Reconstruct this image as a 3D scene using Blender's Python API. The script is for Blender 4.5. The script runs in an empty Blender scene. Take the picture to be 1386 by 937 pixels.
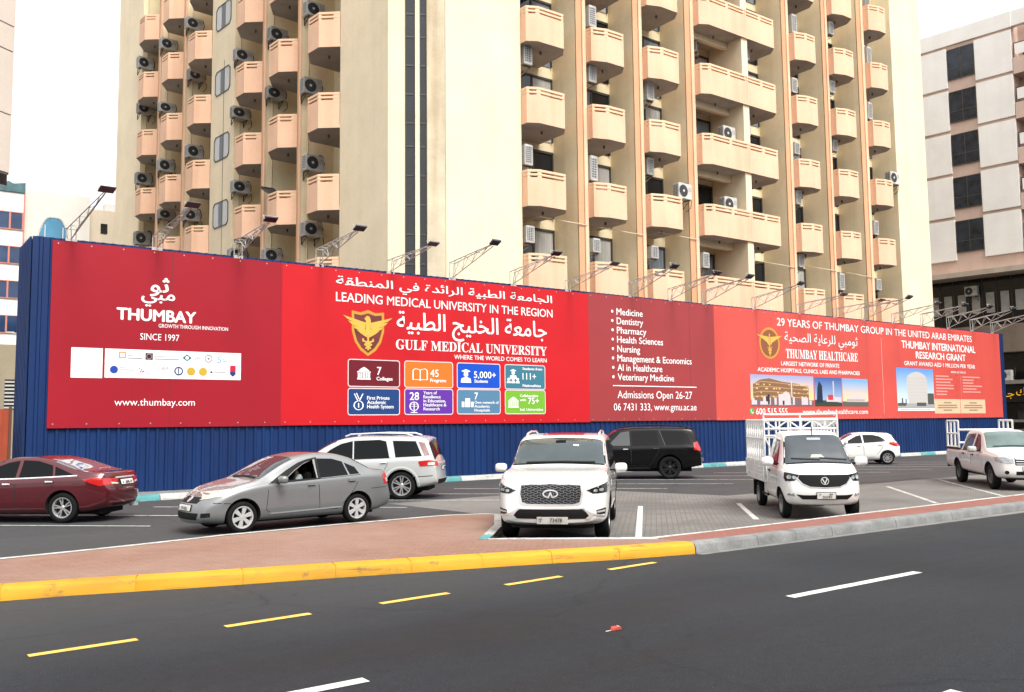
import bpy, bmesh, math, random
import numpy as np
from mathutils import Vector, Matrix, geometry
from mathutils.bvhtree import BVHTree
random.seed(7)
PI = math.pi
R = math.radians
SC = bpy.context.scene
COL = SC.collection

# ------------------------------------------------------------------ camera
cam_d = bpy.data.cameras.new('camera')
cam = bpy.data.objects.new('camera', cam_d)
COL.objects.link(cam)
cam_d.sensor_width = 36.0
cam_d.lens = 31.66
cam_d.clip_start = 0.1
cam_d.clip_end = 3000
# columns: camera right, camera up, camera back, in world axes (X runs along the hoarding, Y away from the road)
right = Vector((0.80818691, -0.58883407, -0.01040912))
upv = -Vector((0.04143293, 0.07448074, -0.99636135))
back = -Vector((0.58746678, 0.80481492, 0.08459148))
m = Matrix((right, upv, back)).transposed().to_4x4()
m.translation = (0, 0, 2.13)
cam.matrix_world = m
SC.camera = cam
SC.render.resolution_x, SC.render.resolution_y = 1024, 692

# ------------------------------------------------------------------ light
SUN_EL, SUN_AZ = 54.0, -93.0          # azimuth of the direction towards the sun, from +X
w = bpy.data.worlds.new('World')
SC.world = w
w.use_nodes = True
nt = w.node_tree
bg = nt.nodes['Background']
sky = nt.nodes.new('ShaderNodeTexSky')
sky.sky_type = 'NISHITA'
sky.sun_disc = False
sky.sun_elevation = R(SUN_EL)
sky.sun_rotation = R(90 - SUN_AZ)
sky.air_density = 1.0
sky.dust_density = 8.0
sky.ozone_density = 1.0
hs = nt.nodes.new('ShaderNodeHueSaturation')
hs.inputs['Saturation'].default_value = 0.16
nt.links.new(sky.outputs[0], hs.inputs['Color'])
# thin white overcast over the blue
ov_ = nt.nodes.new('ShaderNodeMix')
ov_.data_type = 'RGBA'
ov_.inputs['Factor'].default_value = 0.6
ov_.inputs['B'].default_value = (3.5, 3.5, 3.5, 1)
nt.links.new(hs.outputs[0], ov_.inputs['A'])
nt.links.new(ov_.outputs['Result'], bg.inputs['Color'])
bg.inputs['Strength'].default_value = 0.15
sd = bpy.data.lights.new('sun', 'SUN')
sd.energy = 1.0
sd.angle = R(20)
sd.color = (1.0, 0.94, 0.84)
sun = bpy.data.objects.new('sun', sd)
COL.objects.link(sun)
sun.location = (30, -30, 60)
sv = Vector((math.cos(R(SUN_EL)) * math.cos(R(SUN_AZ)), math.cos(R(SUN_EL)) * math.sin(R(SUN_AZ)), math.sin(R(SUN_EL))))
sun.rotation_euler = sv.to_track_quat('Z', 'Y').to_euler()
SC.view_settings.view_transform = 'Standard'
SC.view_settings.look = 'None'
SC.view_settings.gamma = 1.0
SC.view_settings.exposure = 1.5

# ------------------------------------------------------------------ helpers
def tag(o, label=None, cat=None, group=None, kind=None):
    if label: o['label'] = label
    if cat: o['category'] = cat
    if group: o['group'] = group
    if kind: o['kind'] = kind
    return o

def empty(name, loc, rz=0.0):
    o = bpy.data.objects.new(name, None)
    COL.objects.link(o)
    o.location = loc
    o.rotation_euler = (0, 0, rz)
    o.empty_display_size = 0.3
    return o

def link(name, me, mats, parent=None, smooth=None):
    o = bpy.data.objects.new(name, me)
    for mm in (mats if isinstance(mats, (list, tuple)) else [mats]):
        if mm is not None and mm.name not in [q.name for q in me.materials if q]:
            me.materials.append(mm)
    COL.objects.link(o)
    if parent is not None:
        o.parent = parent
    return o

def copy_tree(o, parent=None):
    c = o.copy()
    COL.objects.link(c)
    if parent is not None:
        c.parent = parent
        c.matrix_parent_inverse = o.matrix_parent_inverse
    for ch in list(o.children):
        copy_tree(ch, c)
    return c

class MB:
    """collects simple shapes into one mesh"""
    def __init__(s):
        s.v, s.f, s.mi = [], [], []
    def add(s, vs, fs, mi=0):
        b = len(s.v)
        s.v += [tuple(x) for x in vs]
        s.f += [tuple(i + b for i in f) for f in fs]
        s.mi += [mi] * len(fs)
    def box(s, x0, x1, y0, y1, z0, z1, mi=0, M=None):
        vs = [(x, y, z) for z in (z0, z1) for y in (y0, y1) for x in (x0, x1)]
        if M is not None: vs = [M @ Vector(v) for v in vs]
        s.add(vs, [(0, 2, 3, 1), (4, 5, 7, 6), (0, 1, 5, 4), (2, 6, 7, 3), (0, 4, 6, 2), (1, 3, 7, 5)], mi)
    def prism(s, poly, z0, z1, mi=0):
        """poly: plan outline (counter clockwise)"""
        n = len(poly)
        vs = [(p[0], p[1], z0) for p in poly] + [(p[0], p[1], z1) for p in poly]
        fs = [(i, (i + 1) % n, n + (i + 1) % n, n + i) for i in range(n)]
        fs += [tuple(range(n - 1, -1, -1)), tuple(range(n, 2 * n))]
        s.add(vs, fs, mi)
    def tube(s, a, b, r, n=6, mi=0, r2=None):
        a, b = Vector(a), Vector(b)
        d = (b - a)
        if d.length < 1e-6: return
        q = d.to_track_quat('Z', 'Y')
        r2 = r if r2 is None else r2
        vs = []
        for (c, rr) in ((a, r), (b, r2)):
            for i in range(n):
                t = 2 * PI * i / n
                vs.append(c + q @ Vector((rr * math.cos(t), rr * math.sin(t), 0)))
        fs = [(i, (i + 1) % n, n + (i + 1) % n, n + i) for i in range(n)] + [tuple(range(n - 1, -1, -1)), tuple(range(n, 2 * n))]
        s.add(vs, fs, mi)
    def bar(s, a, b, wx, mi=0):
        s.tube(a, b, wx * 0.7071, 4, mi)
    def disc(s, c, axis, r, n=20, mi=0, r0=0.0):
        q = Vector(axis).to_track_quat('Z', 'Y')
        c = Vector(c)
        o = [c + q @ Vector((r * math.cos(2 * PI * i / n), r * math.sin(2 * PI * i / n), 0)) for i in range(n)]
        if r0 > 0:
            inn = [c + q @ Vector((r0 * math.cos(2 * PI * i / n), r0 * math.sin(2 * PI * i / n), 0)) for i in range(n)]
            s.add(o + inn, [(i, (i + 1) % n, n + (i + 1) % n, n + i) for i in range(n)], mi)
        else:
            s.add(o, [tuple(range(n))], mi)
    def lathe(s, prof, axis_o, n=32, mi=0):
        """profile of (radius, y) turned about the y axis through axis_o"""
        k = len(prof)
        vs = []
        for i in range(n):
            t = 2 * PI * i / n
            for (r, y) in prof:
                vs.append((axis_o[0] + r * math.cos(t), axis_o[1] + y, axis_o[2] + r * math.sin(t)))
        fs = []
        for i in range(n):
            j = (i + 1) % n
            for a in range(k - 1):
                fs.append((i * k + a, i * k + a + 1, j * k + a + 1, j * k + a))
        s.add(vs, fs, mi)
    def build(s, name, mats, parent=None, smooth=False, bevel=0.0, angle=35, recalc=True):
        me = bpy.data.meshes.new(name)
        me.from_pydata(s.v, [], s.f)
        me.polygons.foreach_set('material_index', s.mi)
        bm = bmesh.new()
        bm.from_mesh(me)
        if bevel > 0:
            bmesh.ops.remove_doubles(bm, verts=bm.verts, dist=1e-5)
            es = [e for e in bm.edges if len(e.link_faces) == 2 and e.calc_face_angle(0) > R(40)]
            bmesh.ops.bevel(bm, geom=es, offset=bevel, segments=2, affect='EDGES', clamp_overlap=True)
        if recalc: bmesh.ops.recalc_face_normals(bm, faces=bm.faces)
        bm.to_mesh(me)
        bm.free()
        if smooth:
            me.polygons.foreach_set('use_smooth', [True] * len(me.polygons))
            me.set_sharp_from_angle(angle=R(angle))
        o = bpy.data.objects.new(name, me)
        for mm in (mats if isinstance(mats, (list, tuple)) else [mats]):
            me.materials.append(mm)
        COL.objects.link(o)
        if parent is not None: o.parent = parent
        return o

MATS = {}
def mat(name, col, rough=0.6, metal=0.0, var=0.0, vscale=3.0, stretch=(1, 1, 1), bump=0.0, bscale=60.0, coat=0.0, emit=0.0, spec=0.5, fine=0.0, fscale=120.0, alpha=1.0):
    if name in MATS: return MATS[name]
    M = bpy.data.materials.new(name)
    M.use_nodes = True
    t = M.node_tree
    b = t.nodes['Principled BSDF']
    c4 = (*col, 1.0)
    b.inputs['Base Color'].default_value = c4
    b.inputs['Roughness'].default_value = rough
    b.inputs['Metallic'].default_value = metal
    b.inputs['Specular IOR Level'].default_value = spec
    b.inputs['Coat Weight'].default_value = coat
    b.inputs['Coat Roughness'].default_value = 0.04
    if emit > 0:
        b.inputs['Emission Color'].default_value = c4
        b.inputs['Emission Strength'].default_value = emit
    tc = mp = None
    if var > 0 or bump > 0 or fine > 0:
        tc = t.nodes.new('ShaderNodeTexCoord')
        mp = t.nodes.new('ShaderNodeMapping')
        mp.inputs['Scale'].default_value = stretch
        t.links.new(tc.outputs['Object'], mp.inputs['Vector'])
    last = None
    def layer(scale, amount, vec, detail=6.0):
        nonlocal last
        n = t.nodes.new('ShaderNodeTexNoise')
        n.inputs['Scale'].default_value = scale
        n.inputs['Detail'].default_value = detail
        t.links.new(vec, n.inputs['Vector'])
        mr = t.nodes.new('ShaderNodeMapRange')
        mr.inputs['From Min'].default_value = 0.3
        mr.inputs['From Max'].default_value = 0.7
        mr.inputs['To Min'].default_value = 1.0 - amount
        mr.inputs['To Max'].default_value = 1.0 + amount * 0.6
        t.links.new(n.outputs['Fac'], mr.inputs['Value'])
        mx = t.nodes.new('ShaderNodeMix')
        mx.data_type = 'RGBA'
        mx.blend_type = 'MULTIPLY'
        mx.inputs['Factor'].default_value = 1.0
        if last is None: mx.inputs['A'].default_value = c4
        else: t.links.new(last, mx.inputs['A'])
        t.links.new(mr.outputs['Result'], mx.inputs['B'])
        last = mx.outputs['Result']
    if var > 0: layer(vscale, var, mp.outputs['Vector'])
    if fine > 0: layer(fscale, fine, tc.outputs['Object'], 3.0)
    if last is not None: t.links.new(last, b.inputs['Base Color'])
    if bump > 0:
        n = t.nodes.new('ShaderNodeTexNoise')
        n.inputs['Scale'].default_value = bscale
        t.links.new(tc.outputs['Object'], n.inputs['Vector'])
        bp = t.nodes.new('ShaderNodeBump')
        bp.inputs['Strength'].default_value = bump
        bp.inputs['Distance'].default_value = 0.02
        t.links.new(n.outputs['Fac'], bp.inputs['Height'])
        t.links.new(bp.outputs['Normal'], b.inputs['Normal'])
    MATS[name] = M
    return M

def node_mat(name):
    M = bpy.data.materials.new(name)
    M.use_nodes = True
    t = M.node_tree
    b = t.nodes['Principled BSDF']
    def N(kind, **kw):
        n = t.nodes.new(kind)
        for k, v in kw.items():
            if k in n.inputs: n.inputs[k].default_value = v
            else: setattr(n, k, v)
        return n
    return M, t, b, N

def ramp(t, stops):
    r = t.nodes.new('ShaderNodeValToRGB')
    els = r.color_ramp.elements
    while len(els) < len(stops): els.new(0.5)
    for e, (p, c) in zip(els, stops):
        e.position = p
        e.color = (*c, 1) if len(c) == 3 else c
    return r

def mixc(t, fac, a, b, mode='MIX'):
    mx = t.nodes.new('ShaderNodeMix')
    mx.data_type = 'RGBA'
    mx.blend_type = mode
    for s, v in (('Factor', fac), ('A', a), ('B', b)):
        if isinstance(v, (int, float)): mx.inputs[s].default_value = v
        elif isinstance(v, tuple): mx.inputs[s].default_value = (*v, 1) if len(v) == 3 else v
        else: t.links.new(v, mx.inputs[s])
    return mx.outputs['Result']

def noise(t, vec, scale, detail=5.0, rough=0.55):
    n = t.nodes.new('ShaderNodeTexNoise')
    n.inputs['Scale'].default_value = scale
    n.inputs['Detail'].default_value = detail
    n.inputs['Roughness'].default_value = rough
    t.links.new(vec, n.inputs['Vector'])
    return n.outputs['Fac']

def mapping(t, scale=(1, 1, 1), rot=(0, 0, 0), coord='Object'):
    tc = t.nodes.new('ShaderNodeTexCoord')
    mp = t.nodes.new('ShaderNodeMapping')
    mp.inputs['Scale'].default_value = scale
    mp.inputs['Rotation'].default_value = rot
    t.links.new(tc.outputs[coord], mp.inputs['Vector'])
    return mp.outputs['Vector']

def asphalt_mat(name, dark, light, band, dust=(0.050, 0.052, 0.054)):
    M, t, b, N = node_mat(name)
    v = mapping(t)
    vb = mapping(t, (0.03, 0.55, 1))
    big = noise(t, v, 0.22, 6)
    bands = noise(t, vb, 1.3, 3)
    fine = noise(t, v, 30, 4, 0.75)
    grit = noise(t, v, 70, 2, 0.8)
    r1 = ramp(t, [(0.3, dark), (0.72, light)])
    t.links.new(big, r1.inputs[0])
    r2 = ramp(t, [(0.3, (1 - band,) * 3), (0.7, (1 + band * .5,) * 3)])
    t.links.new(bands, r2.inputs[0])
    c = mixc(t, 1.0, r1.outputs[0], r2.outputs[0], 'MULTIPLY')
    r3 = ramp(t, [(0.25, (0.55,) * 3), (0.75, (1.45,) * 3)])
    t.links.new(fine, r3.inputs[0])
    c = mixc(t, 0.9, c, r3.outputs[0], 'MULTIPLY')
    mid = noise(t, v, 7.5, 5, 0.65)
    r3b = ramp(t, [(0.3, (0.80,) * 3), (0.7, (1.18,) * 3)])
    t.links.new(mid, r3b.inputs[0])
    c = mixc(t, 1.0, c, r3b.outputs[0], 'MULTIPLY')
    r4 = ramp(t, [(0.60, (0, 0, 0)), (0.74, (0.9,) * 3)])
    t.links.new(grit, r4.inputs[0])
    c = mixc(t, r4.outputs[0], c, (0.11, 0.113, 0.115))
    # dust gathered along the kerb side, and dark oil drips along the lane middles
    sp_ = t.nodes.new('ShaderNodeSeparateXYZ')
    t.links.new(v, sp_.inputs[0])
    wob = N('ShaderNodeMath', operation='MULTIPLY_ADD')
    t.links.new(big, wob.inputs[0]); wob.inputs[1].default_value = 2.6
    t.links.new(sp_.outputs['Y'], wob.inputs[2])
    rd = ramp(t, [(0.0, (0, 0, 0)), (0.55, (0, 0, 0)), (0.80, (0.55,) * 3), (1.0, (0.75,) * 3)])
    md_ = N('ShaderNodeMapRange')
    md_.inputs['From Min'].default_value = 5.0; md_.inputs['From Max'].default_value = 13.5
    t.links.new(wob.outputs[0], md_.inputs['Value'])
    t.links.new(md_.outputs[0], rd.inputs[0])
    dst = mixc(t, 0.6, rd.outputs[0], noise(t, v, 6.0, 6, .7), 'MULTIPLY')
    c = mixc(t, dst, c, dust)
    drip = noise(t, v, 2.7, 3, .6)
    r6 = ramp(t, [(0.66, (1, 1, 1)), (0.70, (0.72,) * 3)])
    t.links.new(drip, r6.inputs[0])
    c = mixc(t, 1.0, c, r6.outputs[0], 'MULTIPLY')
    # thin meandering cracks and old seams
    vo = t.nodes.new('ShaderNodeTexVoronoi')
    vo.feature = 'DISTANCE_TO_EDGE'
    vo.inputs['Scale'].default_value = 0.16
    dv = N('ShaderNodeVectorMath', operation='ADD')
    nz = t.nodes.new('ShaderNodeTexNoise')
    nz.inputs['Scale'].default_value = 0.9
    t.links.new(v, nz.inputs['Vector'])
    t.links.new(v, dv.inputs[0])
    t.links.new(nz.outputs['Color'], dv.inputs[1])
    t.links.new(dv.outputs[0], vo.inputs['Vector'])
    r5 = ramp(t, [(0.0, (0.45,) * 3), (0.005, (1, 1, 1))])
    t.links.new(vo.outputs['Distance'], r5.inputs[0])
    c = mixc(t, 0.7, c, r5.outputs[0], 'MULTIPLY')
    t.links.new(c, b.inputs['Base Color'])
    rr = ramp(t, [(0.3, (0.66,) * 3), (0.7, (0.9,) * 3)])
    t.links.new(bands, rr.inputs[0])
    t.links.new(rr.outputs[0], b.inputs['Roughness'])
    b.inputs['Specular IOR Level'].default_value = 0.3
    bp = N('ShaderNodeBump', Strength=0.5, Distance=0.01)
    t.links.new(fine, bp.inputs['Height'])
    t.links.new(bp.outputs[0], b.inputs['Normal'])
    return M

def paver_mat(name, a, bcol, mortar, bw, bh, rot, stain, stain_col, offset=0.5):
    M, t, b, N = node_mat(name)
    v = mapping(t, (1, 1, 1), (0, 0, rot))
    vv = mapping(t)
    br = t.nodes.new('ShaderNodeTexBrick')
    br.offset = offset
    br.inputs['Color1'].default_value = (*a, 1)
    br.inputs['Color2'].default_value = (*bcol, 1)
    br.inputs['Mortar'].default_value = (*mortar, 1)
    br.inputs['Scale'].default_value = 1.0
    br.inputs['Brick Width'].default_value = bw
    br.inputs['Row Height'].default_value = bh
    br.inputs['Mortar Size'].default_value = 0.012
    br.inputs['Mortar Smooth'].default_value = 0.4
    t.links.new(v, br.inputs['Vector'])
    big = noise(t, vv, 0.33, 7, 0.62)
    r = ramp(t, [(0.42, (0, 0, 0)), (0.62, (1, 1, 1))])
    t.links.new(big, r.inputs[0])
    f = t.nodes.new('ShaderNodeMath')
    f.operation = 'MULTIPLY'
    f.inputs[1].default_value = stain
    t.links.new(r.outputs[0], f.inputs[0])
    c = mixc(t, f.outputs[0], br.outputs['Color'], stain_col)
    fine = noise(t, vv, 30, 4, 0.7)
    r2 = ramp(t, [(0.25, (0.7,) * 3), (0.75, (1.25,) * 3)])
    t.links.new(fine, r2.inputs[0])
    c = mixc(t, 0.8, c, r2.outputs[0], 'MULTIPLY')
    t.links.new(c, b.inputs['Base Color'])
    b.inputs['Roughness'].default_value = 0.85
    bp = N('ShaderNodeBump', Strength=0.4, Distance=0.01)
    t.links.new(br.outputs['Fac'], bp.inputs['Height'])
    bp.invert = True
    t.links.new(bp.outputs[0], b.inputs['Normal'])
    return M

def worn_paint(name, col, under, wear=0.45, scale=5.0, chip=True):
    """paint with scuffs and chipped places that show what is under it"""
    M, t, b, N = node_mat(name)
    v = mapping(t)
    vs = mapping(t, (0.5, 1, 3))
    n = noise(t, v, scale, 8, 0.7)
    r = ramp(t, [(wear - 0.09, (1, 1, 1)), (wear, (0, 0, 0))])
    t.links.new(n, r.inputs[0])
    n2 = noise(t, vs, scale * 0.5, 5)
    r2 = ramp(t, [(0.3, (0.72,) * 3), (0.65, (1.05,) * 3)])
    t.links.new(n2, r2.inputs[0])
    c = mixc(t, 1.0, col, r2.outputs[0], 'MULTIPLY')
    c = mixc(t, r.outputs[0], c, under)
    if name.startswith('yellow_kerb'):
        sc_ = noise(t, mapping(t, (0.35, 0.35, 9)), 3.0, 6, .7)
        rs = ramp(t, [(0.56, (0, 0, 0)), (0.66, (0.75,) * 3)])
        t.links.new(sc_, rs.inputs[0])
        lm = noise(t, v, 0.55, 3)
        rl = ramp(t, [(0.47, (0, 0, 0)), (0.58, (1, 1, 1))])
        t.links.new(lm, rl.inputs[0])
        c = mixc(t, mixc(t, 1.0, rs.outputs[0], rl.outputs[0], 'MULTIPLY'), c, (0.09, 0.055, 0.02))
    t.links.new(c, b.inputs['Base Color'])
    b.inputs['Roughness'].default_value = 0.7
    return M

def wall_mat(name, col, streak=0.10, blotch=0.06, rough=0.85):
    M, t, b, N = node_mat(name)
    vs = mapping(t, (0.9, 0.9, 0.05))
    v = mapping(t)
    n1 = noise(t, vs, 1.5, 5, 0.5)
    n2 = noise(t, v, 0.5, 6, 0.6)
    n3 = noise(t, v, 9.0, 5, 0.6)
    r1 = ramp(t, [(0.30, (1 - streak * 1.6, 1 - streak * 2.1, 1 - streak * 2.7)), (0.52, (1, 1, 1))])
    t.links.new(n1, r1.inputs[0])
    r2 = ramp(t, [(0.3, (1 - blotch * 2,) * 3), (0.7, (1 + blotch,) * 3)])
    t.links.new(n2, r2.inputs[0])
    r3 = ramp(t, [(0.3, (0.95,) * 3), (0.7, (1.03,) * 3)])
    t.links.new(n3, r3.inputs[0])
    c = mixc(t, 0.8, col, r1.outputs[0], 'MULTIPLY')
    c = mixc(t, 1.0, c, r2.outputs[0], 'MULTIPLY')
    c = mixc(t, 1.0, c, r3.outputs[0], 'MULTIPLY')
    t.links.new(c, b.inputs['Base Color'])
    b.inputs['Roughness'].default_value = rough
    bp = N('ShaderNodeBump', Strength=0.15, Distance=0.01)
    t.links.new(noise(t, v, 60, 3), bp.inputs['Height'])
    t.links.new(bp.outputs[0], b.inputs['Normal'])
    return M

# colours
A_ROAD = asphalt_mat('road_asphalt', (0.0075, 0.0100, 0.0140), (0.0165, 0.0205, 0.0265), 0.40)
A_LOT = asphalt_mat('lot_asphalt', (0.027, 0.028, 0.031), (0.050, 0.051, 0.053), 0.22)
PAVER = paver_mat('grey_pavers', (0.19, 0.183, 0.17), (0.15, 0.146, 0.137), (0.06, 0.058, 0.054), 0.22, 0.11, R(45), 0.75, (0.085, 0.082, 0.078))
BRICK = paver_mat('red_pavers', (0.245, 0.13, 0.088), (0.20, 0.102, 0.07), (0.16, 0.10, 0.08), 0.21, 0.105, R(40), 0.55, (0.27, 0.18, 0.14))
BRICK2 = paver_mat('red_strip_pavers', (0.25, 0.085, 0.065), (0.20, 0.07, 0.055), (0.14, 0.08, 0.06), 0.21, 0.105, 0, 0.4, (0.22, 0.11, 0.09))
YELLOW = worn_paint('yellow_kerb_paint', (0.56, 0.275, 0.004), (0.20, 0.12, 0.03), 0.42, 2.6)
YELLOW_LINE = worn_paint('yellow_line_paint', (0.72, 0.45, 0.08), (0.09, 0.085, 0.07), 0.40, 14)
WHITE_LINE = worn_paint('white_line_paint', (0.62, 0.61, 0.58), (0.12, 0.12, 0.115), 0.42, 11)
FADED_LINE = worn_paint('faded_line_paint', (0.46, 0.46, 0.44), (0.11, 0.108, 0.10), 0.47, 7)
CONC = mat('kerb_concrete', (0.19, 0.195, 0.195), 0.85, var=0.35, vscale=2.5, fine=0.2, fscale=40, bump=0.3)
KERB_WHITE = worn_paint('white_kerb_paint', (0.46, 0.46, 0.44), (0.22, 0.21, 0.195), 0.47, 5)
KERB_TEAL = worn_paint('teal_kerb_paint', (0.06, 0.26, 0.27), (0.22, 0.26, 0.25), 0.47, 5)
BLACKGAP = mat('dark_gap', (0.01, 0.01, 0.011), 0.9)
CREAM = wall_mat('cream_render', (0.74, 0.625, 0.445), 0.035, 0.05)
CREAM_IN = wall_mat('cream_recess_render', (0.83, 0.73, 0.50), 0.05, 0.06)
PEACH = wall_mat('peach_render', (0.74, 0.465, 0.315), 0.075, 0.05)
PEACH_TRIM = wall_mat('peach_trim', (0.76, 0.51, 0.34), 0.05, 0.05)
ORANGE = wall_mat('orange_render', (0.60, 0.335, 0.19), 0.06, 0.05)
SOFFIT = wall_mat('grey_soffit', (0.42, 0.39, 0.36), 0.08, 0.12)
DGLASS = mat('dark_window_glass', (0.012, 0.014, 0.018), 0.08, var=0.35, vscale=0.8)
CURTAIN = mat('curtained_glass', (0.20, 0.24, 0.28), 0.15, var=0.35, vscale=3, stretch=(6, 6, 0.3))
CURTAIN2 = mat('pale_curtain_glass', (0.42, 0.42, 0.40), 0.25, var=0.25, vscale=3, stretch=(6, 6, 0.3))
FRAME = mat('bronze_frame', (0.045, 0.04, 0.036), 0.5)
GALV = mat('galvanised_steel', (0.46, 0.45, 0.43), 0.55, 0.2, var=0.25, vscale=4)
LAMPBODY = mat('lamp_housing', (0.035, 0.038, 0.045), 0.5)
LAMPGLASS = mat('lamp_glass', (0.012, 0.018, 0.035), 0.3, spec=.2)
WHITE_STEEL = mat('white_painted_steel', (0.70, 0.70, 0.68), 0.4, var=0.12, vscale=8)
PIPE = mat('cream_pipe', (0.62, 0.52, 0.36), 0.6)
CABLE = mat('black_cable', (0.02, 0.02, 0.02), 0.7)

def hoarding_mat():
    M, t, b, N = node_mat('blue_sheet_steel')
    v = mapping(t, (1, 1, 0.2))
    n = noise(t, v, 1.2, 7, 0.6)
    r = ramp(t, [(0.3, (0.003, 0.017, 0.075)), (0.7, (0.0045, 0.029, 0.122))])
    t.links.new(n, r.inputs[0])
    v2 = mapping(t)
    n2 = noise(t, v2, 0.8, 8, 0.7)
    r2 = ramp(t, [(0.66, (0, 0, 0)), (0.76, (0.5,) * 3)])
    t.links.new(n2, r2.inputs[0])
    c = mixc(t, r2.outputs[0], r.outputs[0], (0.05, 0.08, 0.17))
    t.links.new(c, b.inputs['Base Color'])
    b.inputs['Roughness'].default_value = 0.48
    b.inputs['Specular IOR Level'].default_value = 0.3
    bp = N('ShaderNodeBump', Strength=0.35, Distance=0.03)
    t.links.new(noise(t, mapping(t, (1, 1, .5)), 1.6, 3), bp.inputs['Height'])
    t.links.new(bp.outputs[0], b.inputs['Normal'])
    return M
BLUE = hoarding_mat()

def vinyl(name, col, warm=0.06, grain=None):
    M, t, b, N = node_mat(name)
    v = mapping(t)
    n = noise(t, v, 0.35, 3)
    r = ramp(t, [(0.3, tuple(c * (1 - warm) for c in col)), (0.7, tuple(min(1, c * (1 + warm)) for c in col))])
    t.links.new(n, r.inputs[0])
    # every printed width overlaps the next: a faint vertical seam
    t.links.new(r.outputs[0], b.inputs['Base Color'])
    b.inputs['Roughness'].default_value = 0.42
    b.inputs['Specular IOR Level'].default_value = 0.25
    bp = N('ShaderNodeBump', Strength=0.22, Distance=0.05)
    t.links.new(noise(t, mapping(t, (1, 1, 0.6)), 0.9, 3), bp.inputs['Height'])
    t.links.new(bp.outputs[0], b.inputs['Normal'])
    return M

def paint(name, col, metal=0.0, rough=0.32, flake=0.0):
    M = mat(name, col, rough, metal, coat=1.0)
    return M

# ------------------------------------------------------------------ ground
def sheet(name, poly, z, m, kind='structure', label=None, cat=None):
    b = MB()
    area = sum(poly[i][0] * poly[(i + 1) % len(poly)][1] - poly[(i + 1) % len(poly)][0] * poly[i][1] for i in range(len(poly)))
    if area < 0: poly = poly[::-1]
    b.add([(p[0], p[1], z) for p in poly], [tuple(range(len(poly)))])
    o = b.build(name, m, recalc=False)
    tag(o, kind=kind, label=label, cat=cat)
    return o

def rect(x0, x1, y0, y1):
    return [(x0, y0), (x1, y0), (x1, y1), (x0, y1)]

sheet('ground', rect(-900, 900, -300, 1500), -0.004, A_LOT)
sheet('road', rect(-200, 400, -14, 14.8), 0.0, A_ROAD)
lot = sheet('parking_lot', [(-60, 16.0), (9, 16.2), (11.2, 10.2), (63, 10.0), (63, 28.4), (-60, 28.4)], 0.004, A_LOT)
sheet('paved_bays', [(11.3, 10.9), (61, 10.9), (61, 16.9), (20.0, 17.2), (18.6, 21.8), (11.6, 21.6), (12.0, 16.4), (11.2, 15.2)], 0.008, PAVER)

def ribbon(pts, w0, w1):
    """left/right offsets of a polyline"""
    L, Rr = [], []
    n = len(pts)
    for i, p in enumerate(pts):
        a = Vector(pts[max(0, i - 1)]); c = Vector(pts[min(n - 1, i + 1)])
        d = (c - a).normalized()
        nn = Vector((-d.y, d.x))
        L.append((p[0] + nn.x * w0, p[1] + nn.y * w0)); Rr.append((p[0] + nn.x * w1, p[1] + nn.y * w1))
    return L, Rr

def kerb(name, pts, width, z1, m, slope=0.03, z0=-0.002, chips=None):
    """kerb stone run: slightly battered face on the road side, rounded top edge"""
    prof = [(0, z0), (slope * 0.6, z1 * 0.72), (slope + 0.015, z1 - 0.012), (slope + 0.045, z1), (width, z1), (width, z0)]
    rows = []
    # resample
    P = []
    for i in range(len(pts) - 1):
        a, c = Vector(pts[i]), Vector(pts[i + 1])
        k = max(1, int((c - a).length / 0.5))
        for j in range(k): P.append(a.lerp(c, j / k))
    P.append(Vector(pts[-1]))
    if width > .2 and z1 > .1:
        Q, J = [], []
        for i, p in enumerate(P):
            if i % 2 == 0 and 0 < i < len(P) - 1:
                d = (P[i + 1] - p).normalized()
                for o_, j_ in ((-.007, 0), (-.004, .006), (.004, .006), (.007, 0)): Q.append(p + d * o_); J.append(j_)
            else: Q.append(p); J.append(0)
        P = Q
    else: J = [0] * len(P)
    n = len(P)
    vs = []
    jit = [0, 0]
    for i, p in enumerate(P):
        d = (P[min(n - 1, i + 1)] - P[max(0, i - 1)]).normalized()
        nn = Vector((-d.y, d.x))
        if J[i] == 0 and (i == 0 or J[i - 1] != 0 or i % 3 == 0): jit = [random.uniform(-.004, .004), random.uniform(-.003, .003)]
        j1, j2 = jit
        for (o, z) in prof:
            vs.append((p.x + nn.x * (o + j1 + J[i] * (1 if o < width / 2 else -1)), p.y + nn.y * (o + j1 + J[i] * (1 if o < width / 2 else -1)), z + (j2 - J[i] * 1.5 if z > 0.05 else 0)))
    k = len(prof)
    fs = []
    for i in range(n - 1):
        for a in range(k - 1):
            fs.append((i * k + a, (i + 1) * k + a, (i + 1) * k + a + 1, i * k + a + 1))
    fs.append(tuple(range(k))); fs.append(tuple(range((n - 1) * k + k - 1, (n - 1) * k - 1, -1)))
    b = MB(); b.add(vs, fs)
    o = b.build(name, m, smooth=True, angle=50)
    tag(o, kind='structure')
    return o

ZI = 0.17
ybase = [(-9, 14.7), (-3, 13.95), (0.2, 13.2), (1.55, 12.88), (2.36, 12.71), (3.72, 12.26), (5.51, 11.77), (8.09, 11.01), (9.66, 10.47), (10.99, 10.13)]
kerb('kerb_yellow', ybase, 0.30, ZI, YELLOW)
kerb('kerb_grey', [(11.02, 10.13), (12.5, 10.08), (21.77, 9.98), (40, 9.95), (62, 9.95)], 0.26, ZI, CONC)
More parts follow.
